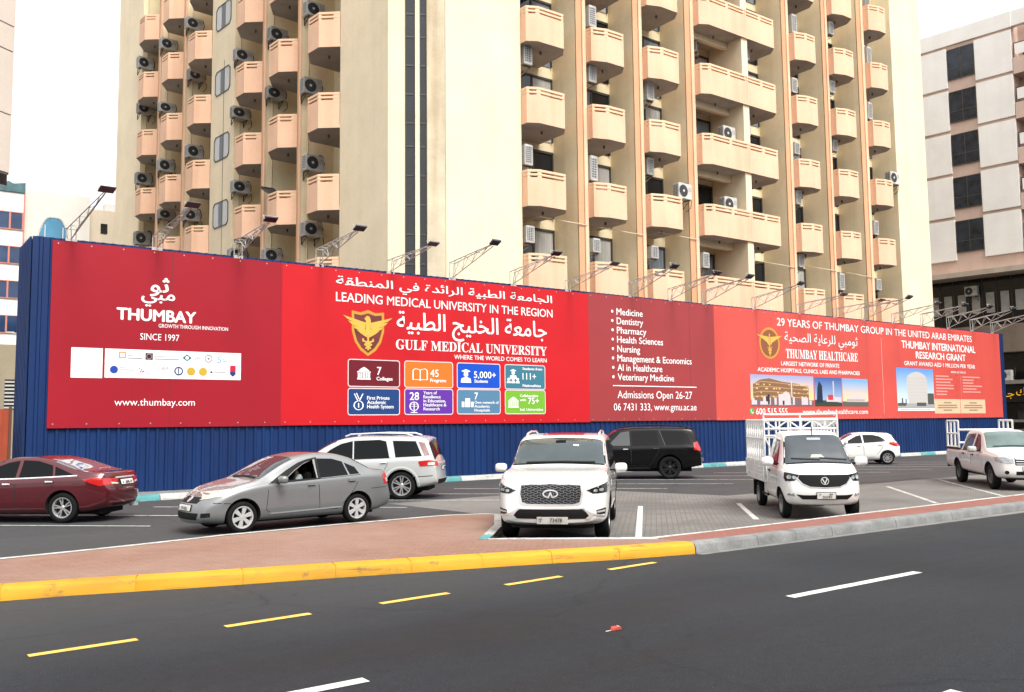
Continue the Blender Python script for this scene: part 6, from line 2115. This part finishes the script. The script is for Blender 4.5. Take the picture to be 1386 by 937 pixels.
c.patch('sunroof', [('T', [(2.62, -.42), (3.35, -.42), (3.35, .42), (2.62, .42)])], mat('sunroof_glass', (.16, .055, .04), .05, coat=1), off=.006)
for sd_ in (-1, 1):
    b = MB()
    pts = [(2.55, 1.80), (2.74, 1.885), (3.3, 1.925), (4.2, 1.915), (4.55, 1.84)]
    for p, q in zip(pts, pts[1:]): b.tube((p[0] + c.dx, sd_ * .735, p[1]), (q[0] + c.dx, sd_ * .735, q[1]), .022, 8)
    b.build('roof_rail', WPAINT, c.root)
c.screen('rear_window', 5.03, 5.20, CGLASS, margin=.035)
c.sides('tail_light', [(5.0, 1.0), (5.05, 1.25), (5.2, 1.22), (5.26, 1.0)], TAILR, off=.008)
c.boxpart('mud_flap', WELL, [(.25, .9, -.72, .72, .26, .40)])

# ---- silver-white SUV behind the grey saloon --------------------------------------
PEARL = mat('pearl_white_paint', (0.45, 0.465, 0.465), 0.25, 0.15, coat=1.0)
sp = dict(L=5.10, fo=1.0, wb=3.02, r=.385, gap=.06, paint=PEARL, tumble=.27, rc=.14,
          top=[(0, .92), (.05, 1.0), (.3, 1.08), (1.0, 1.16), (1.25, 1.20), (1.65, 1.46), (2.0, 1.64), (2.35, 1.74), (2.8, 1.785), (3.6, 1.785), (4.4, 1.755), (4.72, 1.70), (4.86, 1.52), (4.98, 1.22), (5.06, 1.08), (5.10, .95)],
          belt=[(0, .86), (.05, .93), (.4, 1.0), (1.3, 1.07), (3.0, 1.11), (4.3, 1.16), (4.8, 1.14), (5.10, .90)],
          plan=[(0, .74), (.08, .86), (.35, .95), (.8, .99), (1.2, 1.0), (3.9, 1.0), (4.6, .97), (4.95, .89), (5.10, .82)],
          sill=[(0, .30), (.6, .26), (4.2, .28), (5.10, .40)], bow_f=.28, bow_b=.16, tail=[(.3, .10), (.55, .0), (.8, .04), (1.2, .05)])
c = Car('suv', sp, 'pearl white SUV with roof rails parked behind the grey saloon', 'car', (10.84, 25.14), 138.8)
c.underbody(.22, .7)
c.wheels(.275, (6, 'twin'), ALLOY, .25)
c.sides('window', [(1.62, 1.12), (1.95, 1.40), (2.25, 1.56), (2.58, 1.635), (2.62, 1.13)], CGLASS)
c.sides('window', [(2.66, 1.13), (2.62, 1.64), (3.35, 1.665), (3.55, 1.62), (3.68, 1.16)], CGLASS)
c.sides('window', [(3.85, 1.17), (3.74, 1.635), (4.40, 1.62), (4.60, 1.20)], CGLASS)
c.sides('rear_quarter_glass', [(4.66, 1.20), (4.47, 1.61), (4.66, 1.57), (4.80, 1.22)], mat('pinkish_glass', (.18, .09, .085), .08, coat=.6))
c.screen('rear_window', 4.76, 4.94, CGLASS, margin=.03)
c.screen('windscreen', 1.32, 2.10, WSCREEN, margin=.03)
c.door([(1.45, .50), (1.5, 1.09), (2.64, 1.12), (2.68, .42), (1.6, .40)], 2.45, .985, hm=CHROME)
c.door([(2.68, .42), (2.66, 1.12), (3.72, 1.155), (3.56, .86), (3.34, .48), (3.25, .42)], 3.52, 1.03, hm=CHROME)
c.strip('arch_lip', 'L', [(4.02 + .50 * math.cos(t), .40 + .50 * math.sin(t)) for t in np.linspace(-.05, PI + .05, 18)], .05, mat('pearl_arch', (.52, .53, .52), .4, coat=.5), off=.012, both=True)
c.sides('tail_light', [(4.55, .92), (4.50, 1.06), (4.80, 1.09), (4.97, 1.05), (4.97, .93)], TAILR, off=.010)
c.mirror_y('tail_light', 'B', [(.62, .93), (.62, 1.05), (.84, 1.06), (.86, .93)], TAILR, off=.010)
c.sides('tail_light_lens', [(4.76, .95), (4.76, 1.02), (4.93, 1.02), (4.93, .95)], TAILW, off=.015)
c.strip('chrome_strip', 'B', [(-.60, 1.0), (.60, 1.0)], .05, CHROME, off=.012)
c.strip('bumper_seam', 'L', [(4.32, .62), (5.0, .66)], .02, BLACKGAP, off=.003, both=True)
c.strip('rocker', 'L', [(1.6, .33), (3.4, .34)], .07, mat('pearl_arch', (.5, .5, .5), .4), off=.006, both=True)
c.patch('bumper_insert', [('B', [(-.7, .42), (.7, .42), (.7, .55), (-.7, .55)])], TRIM, off=.006)
c.plate('B', -.26, .26, .80, .90, [('41796', .3, .88, .2, .8)], off=.02)
for sd_ in (-1, 1):
    b = MB()
    pts = [(2.35, 1.765), (2.5, 1.825), (3.3, 1.855), (4.1, 1.835), (4.3, 1.77)]
    for p, q in zip(pts, pts[1:]): b.tube((p[0] + c.dx, sd_ * .70, p[1]), (q[0] + c.dx, sd_ * .70, q[1]), .024, 8)
    b.build('roof_rail', CHROME, c.root)
c.patch('spoiler', [('T', [(4.45, -.62), (4.74, -.60), (4.74, .60), (4.45, .62)])], PEARL, off=.03)
c.mirrors(1.85, 1.12, PEARL, 1.2, .11)
c.mirror_y('headlight', 'F', [(.58, .80), (.88, .86), (.86, .98), (.62, .93)], HEADL, off=.008)
c.patch('grille', [('F', [(-.5, .62), (.5, .62), (.5, .95), (-.5, .95)])], TRIM, off=.008)

# ---- black SUV ----------------------------------------------------------------------
BLACKP = mat('black_car_paint', (0.003, 0.003, 0.0035), 0.22, 0.0, spec=.30)
sp = dict(L=5.33, fo=1.0, wb=3.11, r=.41, gap=.06, paint=BLACKP, tumble=.20, rc=.13,
          top=[(0, 1.02), (.06, 1.10), (.3, 1.16), (1.2, 1.22), (1.42, 1.27), (1.75, 1.52), (2.05, 1.74), (2.3, 1.84), (2.7, 1.885), (3.6, 1.90), (4.6, 1.875), (4.98, 1.83), (5.12, 1.62), (5.22, 1.28), (5.30, 1.12), (5.33, 1.0)],
          belt=[(0, .96), (.06, 1.02), (.5, 1.09), (1.4, 1.15), (3, 1.18), (4.5, 1.2), (5.1, 1.18), (5.33, .95)],
          plan=[(0, .82), (.08, .92), (.3, .98), (.8, 1.01), (4.6, 1.01), (5.1, .97), (5.33, .88)],
          sill=[(0, .36), (.6, .32), (4.4, .34), (5.33, .46)], bow_f=.2, bow_b=.12)
c = Car('suv', sp, 'tall black SUV parked by the hoarding behind the white SUV', 'car', (22.54, 26.24), 138)
c.underbody(.26, .8)
c.wheels(.30, (6, 'twin'), DARKRIM, .28)
BGL = mat('near_black_glass', (.004, .004, .005), .06, spec=.22)
c.sides('window', [(1.86, 1.22), (2.10, 1.46), (2.34, 1.70), (2.66, 1.75), (2.68, 1.22)], mat('front_side_glass', (.05, .055, .058), .06, coat=.5))
c.sides('window', [(2.76, 1.22), (2.74, 1.755), (3.66, 1.765), (3.74, 1.225)], BGL)
c.sides('window', [(3.98, 1.235), (3.80, 1.745), (4.72, 1.725), (4.92, 1.28)], BGL)
c.strip('chrome_strip', 'L', [(3.76, 1.77), (3.96, 1.215)], .018, mat('dark_chrome', (.10, .10, .10), .3, .8), off=.008, both=True)
c.door([(1.62, .56), (1.66, 1.18), (2.70, 1.20), (2.72, .48), (1.8, .46)], 2.52, 1.09, hm=CHROME)
c.door([(2.72, .48), (2.72, 1.20), (3.80, 1.215), (3.68, .94), (3.42, .52), (3.3, .48)], 3.62, 1.11, hm=MATS['dark_chrome'])
c.sides('tail_light', [(5.0, 1.05), (4.98, 1.30), (5.12, 1.36), (5.20, 1.22), (5.24, 1.02)], TAILR, off=.010)
c.mirror_y('tail_light', 'B', [(.72, 1.02), (.72, 1.30), (.88, 1.34), (.90, 1.02)], TAILR, off=.010)
c.screen('rear_window', 5.03, 5.18, BGL, margin=.03)
c.screen('windscreen', 1.50, 2.20, mat('painted_red_reflection', (.10, .025, .03), .05, coat=.5), margin=.03)  # red reflection put into the base colour of the glass
c.boxpart('rear_bumper', mat('grey_step', (.14, .14, .145), .4, .3), [(5.18, 5.36, -.80, .80, .60, .76)], bevel=.03)
c.sides('step_bar', [(1.7, .36), (3.4, .37), (3.4, .42), (1.7, .41)], TRIM, off=.05, depth=.0)
c.mirrors(1.95, 1.2, BLACKP, 1.25, .12)
c.plate('B', -.26, .26, .86, .96, [('60237', .3, .88, .2, .8)], off=.02)
for sd_ in (-1, 1):
    b = MB()
    pts = [(2.4, 1.86), (2.6, 1.945), (3.6, 1.965), (4.6, 1.93), (4.8, 1.85)]
    for p, q in zip(pts, pts[1:]): b.tube((p[0] + c.dx, sd_ * .76, p[1]), (q[0] + c.dx, sd_ * .76, q[1]), .022, 8)
    b.build('roof_rail', TRIM, c.root)
c.boxpart('rear_spoiler', BLACKP, [(4.85, 5.08, -.66, .66, 1.82, 1.85)], bevel=.01)

# ---- white hatchback ----------------------------------------------------------------
WP2 = mat('plain_white_paint', (0.72, 0.72, 0.70), 0.3, 0.0, coat=.8)
sp = dict(L=3.995, fo=.79, wb=2.52, r=.305, gap=.05, paint=WP2, tumble=.34, rc=.12,
          top=[(0, .66), (.05, .74), (.25, .84), (.8, .96), (1.0, 1.0), (1.35, 1.2), (1.7, 1.385), (2.0, 1.475), (2.4, 1.50), (3.0, 1.475), (3.4, 1.42), (3.62, 1.32), (3.76, 1.12), (3.9, .98), (3.97, .88), (3.995, .80)],
          belt=[(0, .60), (.05, .68), (.4, .80), (1.1, .91), (2.5, .97), (3.3, 1.04), (3.7, 1.02), (3.995, .75)],
          plan=[(0, .66), (.07, .76), (.3, .84), (.7, .87), (3.1, .872), (3.6, .83), (3.9, .74), (3.995, .68)],
          sill=[(0, .22), (.5, .19), (3.1, .20), (3.995, .32)], bow_f=.26, bow_b=.18)
c = Car('hatchback_car', sp, 'small white hatchback parked at the hoarding behind the white truck', 'car', (37.59, 26.08), 136)
c.underbody(.17, .6)
c.wheels(.205, (8, 'spoke'), ALLOY, .19)
c.sides('window', [(1.35, .955), (1.65, 1.15), (1.95, 1.31), (2.18, 1.37), (2.22, .985)], CGLASS)
c.sides('window', [(2.28, .99), (2.25, 1.375), (2.7, 1.37), (3.0, 1.30), (3.34, 1.07), (3.1, 1.045)], CGLASS)
c.screen('rear_window', 3.56, 3.74, CGLASS, margin=.03)
c.screen('windscreen', 1.07, 1.82, WSCREEN, margin=.03)
c.door([(1.22, .40), (1.25, .92), (2.24, .97), (2.27, .34), (1.4, .32)], 2.05, .87)
c.door([(2.27, .34), (2.25, .97), (3.18, 1.02), (3.06, .72), (2.86, .48), (2.72, .34)], 3.0, .92)
c.sides('tail_light', [(3.42, .93), (3.38, 1.02), (3.62, 1.04), (3.80, .96), (3.78, .82), (3.62, .86)], TAILR, off=.010)
c.mirror_y('tail_light', 'B', [(.50, .86), (.52, 1.0), (.74, 1.0), (.76, .84)], TAILR, off=.010)
c.patch('spoiler', [('T', [(3.30, -.54), (3.62, -.50), (3.62, .50), (3.30, .54)])], WP2, off=.035)
c.mirrors(1.45, 1.0, WP2, .95, .09)
c.patch('bumper_insert', [('B', [(-.62, .34), (.62, .34), (.62, .48), (-.62, .48)])], TRIM, off=.006)

# ---- white pick-up with ladder racks --------------------------------------------------
WP3 = mat('dusty_white_paint', (0.68, 0.665, 0.645), 0.35, 0.0, coat=.6, var=.06, vscale=2)
def pick_cuts(cut):
    cut.box(3.74 - .93, 5.12 - .93, -.72, .72, .62, 1.6, 0)
sp = dict(L=5.25, fo=.93, wb=3.085, r=.37, gap=.075, paint=WP3, tumble=.30, rc=.13, cuts=pick_cuts, extra=[3.60, 3.64, 3.66, 3.68, 3.72],
          top=[(0, .90), (.05, .98), (.25, 1.05), (.8, 1.10), (1.2, 1.14), (1.36, 1.18), (1.7, 1.43), (2.0, 1.63), (2.25, 1.725), (2.7, 1.75), (3.35, 1.735), (3.55, 1.70), (3.63, 1.45), (3.68, 1.14), (3.74, 1.10), (5.2, 1.10), (5.25, 1.05)],
          belt=[(0, .84), (.05, .91), (.4, .98), (1.3, 1.03), (3.6, 1.06), (5.2, 1.06), (5.25, 1.0)],
          plan=[(0, .70), (.08, .79), (.3, .86), (.7, .88), (5.1, .88), (5.25, .86)],
          sill=[(0, .38), (.4, .34), (5.25, .46)], bow_f=.26, bow_b=.02, nose=[(.3, .08), (.5, -.02), (.7, 0), (1.0, .06)])
c = Car('pickup_truck', sp, 'white double cab pick-up with white ladder racks over its bed', 'pickup', (28.01, 12.88), 223.5)
c.underbody(.30, .6)
c.wheels(.20, (8, 'steel'), STEELRIM, .22)
c.screen('windscreen', 1.42, 2.12, mat('green_windscreen', (.09, .14, .13), .04, coat=.6, var=.4, vscale=1.5), margin=.03)
c.strip('wiper', 'F', [(-.6, 1.235), (0, 1.25), (.55, 1.235)], .02, TRIM, off=.02)
c.sides('window', [(1.72, 1.08), (1.95, 1.32), (2.20, 1.57), (2.48, 1.615), (2.52, 1.08)], CGLASS)
c.sides('window', [(2.66, 1.085), (2.64, 1.62), (3.30, 1.60), (3.46, 1.50), (3.46, 1.085)], CGLASS)
c.door([(1.46, .50), (1.52, 1.055), (2.56, 1.07), (2.58, .44), (1.7, .42)], 2.38, .97, hm=TRIM)
c.door([(2.58, .44), (2.58, 1.07), (3.54, 1.08), (3.50, .80), (3.36, .46)], 3.30, .98, hm=TRIM)
c.strip('bed_gap', 'L', [(3.64, .44), (3.66, 1.09)], .02, BLACKGAP, off=.003, both=True)
for sd_ in (1, -1):
    P = lambda pts: [(sd_ * y, z) for y, z in pts]
    h = c.patch('headlight', [('F', P([(.46, .80), (.66, .78), (.84, .83), (.85, .96), (.70, .97), (.46, .93)]))], HEADL, off=.010)
    c.patch('fog_light', [('F', circ(sd_ * .64, .53, .055, .055, 14))], TRIM, off=.008)
c.sides('headlight', [(.16, .84), (.20, .95), (.46, .97), (.40, .86)], HEADL, off=.010)
g = c.patch('grille', [('F', [(-.42, .74), (.42, .74), (.43, .94), (-.43, .94)])], TRIM, off=.008)
for z in (.775, .845, .915): c.strip('bar', 'F', [(-.40, z), (.40, z)], .026, CHROME, off=.016, parent=g)
c.patch('badge', [('F', [q for q in circ(0, .845, .07, .05, 16)])], CHROME, off=.026, parent=g)
c.patch('lower_grille', [('F', [(-.42, .46), (.42, .46), (.42, .56), (-.42, .56)])], TRIM, off=.006)
c.plate('F', -.24, .24, .58, .68, [('85013', .3, .88, .2, .8)], off=.02)
c.mirrors(1.80, 1.12, mat('grey_mirror', (.42, .42, .42), .4), 1.25, .12)
c.sides('tail_light', [(5.10, .78), (5.10, 1.02), (5.22, 1.02), (5.22, .78)], TAILR, off=.008)
c.boxpart('rear_bumper', TRIM, [(5.24, 5.38, -.80, .80, .46, .56)])
c.boxpart('bed_rail', TRIM, [(3.72, 5.22, -.875, -.79, 1.102, 1.135), (3.72, 5.22, .79, .875, 1.102, 1.135)])
for sd_ in (-1, 1):
    b = MB()
    y = sd_ * .83
    x0, x1, z0, z1 = 3.86 + c.dx, 5.12 + c.dx, 1.10, 2.02
    for x in (x0, x0 + (x1 - x0) / 3, x0 + 2 * (x1 - x0) / 3, x1): b.bar((x, y, z0), (x, y, z1), .045)
    for z in (z0 + .06, z0 + .50, z1): b.bar((x0, y, z), (x1, y, z), .045)
    b.build('ladder_rack', WHITE_STEEL, c.root)
b = MB()
for z in (1.72, 1.30): b.bar((3.86 + c.dx, -.83, z), (3.86 + c.dx, .83, z), .05)
b.build('rack_crossbar', WHITE_STEEL, c.root)

# ---- white cage truck -----------------------------------------------------------------
WP4 = mat('truck_white_paint', (0.74, 0.735, 0.715), 0.3, 0.0, coat=.8)
sp = dict(L=2.16, fo=.68, wb=2.9, r=.31, gap=.06, paint=WP4, tumble=.22, rc=.13, stations=44, extra=[2.10],
          top=[(0, 1.0), (.04, 1.06), (.12, 1.10), (.35, 1.16), (.52, 1.22), (.75, 1.45), (1.0, 1.70), (1.18, 1.84), (1.4, 1.90), (1.8, 1.92), (2.10, 1.90), (2.16, 1.86)],
          belt=[(0, .93), (.04, .98), (.3, 1.03), (.6, 1.07), (2.16, 1.10)],
          plan=[(0, .66), (.05, .72), (.2, .785), (.45, .815), (.9, .83), (2.16, .83)],
          sill=[(0, .34), (.25, .30), (2.16, .34)], bow_f=.20, bow_b=.0, glass_bow=.08, nose=[(.3, .10), (.45, .0), (.6, -.03), (.8, .0), (1.1, .06)])
c = Car('cage_truck', sp, 'small white truck with a welded cage body facing the road', 'truck', (16.98, 12.06), 228)
c.wheels(.20, (8, 'steel'), mat('grey_steel_rim', (.24, .24, .24), .5, .5), .19)
c.screen('windscreen_surround', 0.51, 1.15, TRIM, margin=.0, off=.003)
c.screen('windscreen', 0.56, 1.12, mat('truck_windscreen', (.030, .042, .052), .04, coat=.6, var=.4, vscale=1.8), margin=.035)
c.strip('wiper', 'F', [(-.62, 1.27), (-.05, 1.31)], .022, TRIM, off=.02)
c.strip('wiper', 'F', [(-.05, 1.27), (.55, 1.30)], .022, TRIM, off=.02)
c.patch('dashboard_paper', [('F', [(-.16, 1.32), (.14, 1.32), (.10, 1.385), (-.10, 1.385)])], ink('paper', (.55, .52, .46)), off=.010)
c.patch('rear_view_mirror', [('F', [(-.17, 1.70), (.12, 1.70), (.12, 1.75), (-.17, 1.75)])], mat('mirror_pale', (.30, .32, .34), .1), off=.011)
c.sides('window', [(.98, 1.13), (1.10, 1.38), (1.32, 1.70), (1.78, 1.73), (1.80, 1.13)], CGLASS)
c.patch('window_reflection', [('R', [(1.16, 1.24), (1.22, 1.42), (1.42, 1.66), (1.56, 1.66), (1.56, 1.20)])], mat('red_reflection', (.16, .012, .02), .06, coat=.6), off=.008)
c.door([(.84, .52), (.88, 1.09), (1.86, 1.12), (1.88, .42), (1.2, .40), (1.1, .48)], 1.70, 1.0, hm=TRIM)
ga = [(-.40, .735), (-.20, .705), (.20, .705), (.40, .735), (.52, .86), (.50, .93), (-.50, .93), (-.52, .86)]
ga = [(-.30, .725), (0, .712), (.30, .725), (.44, .79), (.53, .90), (.50, .975), (-.50, .975), (-.53, .90), (-.44, .79)]
g = c.patch('grille', [('F', ga)], TRIM, off=.008)
c.patch('grille_trim', [('F', q) for q in stroke([(-.56, .91), (-.45, .785), (-.30, .715), (0, .70), (.30, .715), (.45, .785), (.56, .91)], .018)], CHROME, off=.014, parent=g, res=.2)
c.patch('emblem', [('F', q) for q in ring(0, .845, .075, .013, 18)] + [('F', q) for q in stroke([(-.045, .885), (0, .79), (.045, .885)], .02)], CHROME, off=.018, parent=g, res=.2)
for sd_ in (1, -1):
    P = lambda pts: [(sd_ * y, z) for y, z in pts]
    h = c.patch('headlight', [('F', P([(.53, .93), (.50, .975), (.62, 1.0), (.755, 1.02), (.775, .90), (.755, .83), (.60, .845)]))], HEADD, off=.010)
    c.patch('lamp', [('F', circ(sd_ * .60, .915, .035, .04, 12)), ('F', circ(sd_ * .69, .925, .04, .045, 12))], HEADL, off=.016, parent=h)
    f = c.patch('fog_light', [('F', P([(.60, .515), (.74, .535), (.72, .575), (.62, .58)]))], HEADL, off=.010)
c.patch('lower_grille', [('F', [(-.46, .455), (.46, .455), (.58, .56), (.44, .545), (-.44, .545), (-.58, .56)])], TRIM, off=.008)
c.plate('F', -.20, .17, .475, .60, [('90593', .28, .80, .10, .46), ('5', .12, .2, .6, .88), ('84', .66, .84, .60, .88)], off=.03)
c.mirrors(.95, 1.20, WP4, 1.30, .12)
c.boxpart('aerial', TRIM, [(1.06, 1.075, -.01, .01, 1.80, 2.0)])
# chassis, bed and cage
c.boxpart('chassis', TRIM, [(1.4, 4.75, -.40, -.30, .42, .56), (1.4, 4.75, .30, .40, .42, .56), (2.3, 2.5, -.75, .75, .44, .60), (3.0, 3.1, -.6, .6, .42, .55), (4.3, 4.5, -.75, .75, .44, .6)])
c.boxpart('battery_box', mat('box_grey', (.50, .50, .48), .6), [(2.30, 2.62, .55, .80, .35, .66)])
c.boxpart('fuel_tank', TRIM, [(2.30, 2.95, -.80, -.5, .32, .62)])
c.boxpart('side_guard', TRIM, [(2.2, 2.9, .77, .80, .36, .42)])
c.boxpart('mud_flap', TRIM, [(4.20, 4.23, .50, .80, .22, .62), (4.20, 4.23, -.80, -.50, .22, .62), (4.65, 4.72, -.7, .7, .34, .44)])
c.boxpart('bed_floor', WHITE_STEEL, [(2.20, 4.80, -.86, .86, .68, .76)])
CAGE = WHITE_STEEL
for sd_ in (-1, 1):
    b = MB()
    y0, y1 = (.82, .86) if sd_ > 0 else (-.86, -.82)
    b.box(2.20 + c.dx, 4.80 + c.dx, y0, y1, .76, 1.16)
    for k in range(4): b.box(2.20 + c.dx, 4.80 + c.dx, y0 - (.018 if sd_ < 0 else 0), y1 + (.018 if sd_ > 0 else 0), .80 + .095 * k, .84 + .095 * k)
    ds = b.build('drop_side', CAGE, c.root)
    b = MB()
    for k in range(5): b.box(2.20 + c.dx + .635 * k, 2.26 + c.dx + .635 * k, y0 - (.03 if sd_ < 0 else 0), y1 + (.03 if sd_ > 0 else 0), .74, 1.17)
    b.build('stake', CAGE, ds)
    b = MB()
    y = sd_ * .84
    c.root.scale = (1, 1, .975)
    X0, X1, Z0, Z1 = 2.20 + c.dx, 4.80 + c.dx, 1.17, 2.16
    for z in (Z0, (Z0 + Z1) / 2 + .05, Z1): b.bar((X0, y, z), (X1, y, z), .045)
    npan = 8
    for k in range(npan + 1):
        x = X0 + (X1 - X0) * k / npan
        b.bar((x, y, Z0), (x, y, Z1), .035)
    for k in range(npan):
        xa, xb = X0 + (X1 - X0) * k / npan, X0 + (X1 - X0) * (k + 1) / npan
        zm = (Z0 + Z1) / 2 + .05
        for za, zb in ((Z0, zm), (zm, Z1)):
            zc = (za + zb) / 2; xc = (xa + xb) / 2
            b.bar((xa, y, zc), (xc, y, zb), .022); b.bar((xc, y, zb), (xb, y, zc), .022)
            b.bar((xa, y, zc), (xc, y, za), .022); b.bar((xc, y, za), (xb, y, zc), .022)
    b.build('cage_side', CAGE, c.root)
b = MB()
x = 2.22 + c.dx
for z in (1.17, 1.78, 1.95, 2.16): b.bar((x, -.84, z), (x, .84, z), .04)
for z in (2.18, 2.30): b.bar((x, -.84, z), (x, .84, z), .035)
for k in range(7):
    y = -.84 + .28 * k
    b.bar((x, y, .76), (x, y, 2.16), .03)
    if k < 6:
        b.bar((x, y, 1.95 if k % 2 else 2.16), (x, y + .28, 2.16 if k % 2 else 1.95), .025)
        b.bar((x, y, 1.17 if k % 2 else 1.78), (x, y + .28, 1.78 if k % 2 else 1.17), .025)
for k in (0, 3, 6): b.bar((x, -.84 + .28 * k, 2.16), (x, -.84 + .28 * k, 2.30), .03)
b.build('headboard', CAGE, c.root)
b = MB()
x = 4.78 + c.dx
b.box(x - .02, x + .02, -.84, .84, .76, 1.16)
for z in (1.17, 1.7, 2.16): b.bar((x, -.84, z), (x, .84, z), .04)
for k in range(7): b.bar((x, -.84 + .28 * k, 1.16), (x, -.84 + .28 * k, 2.16), .03)
b.build('tailgate', CAGE, c.root)
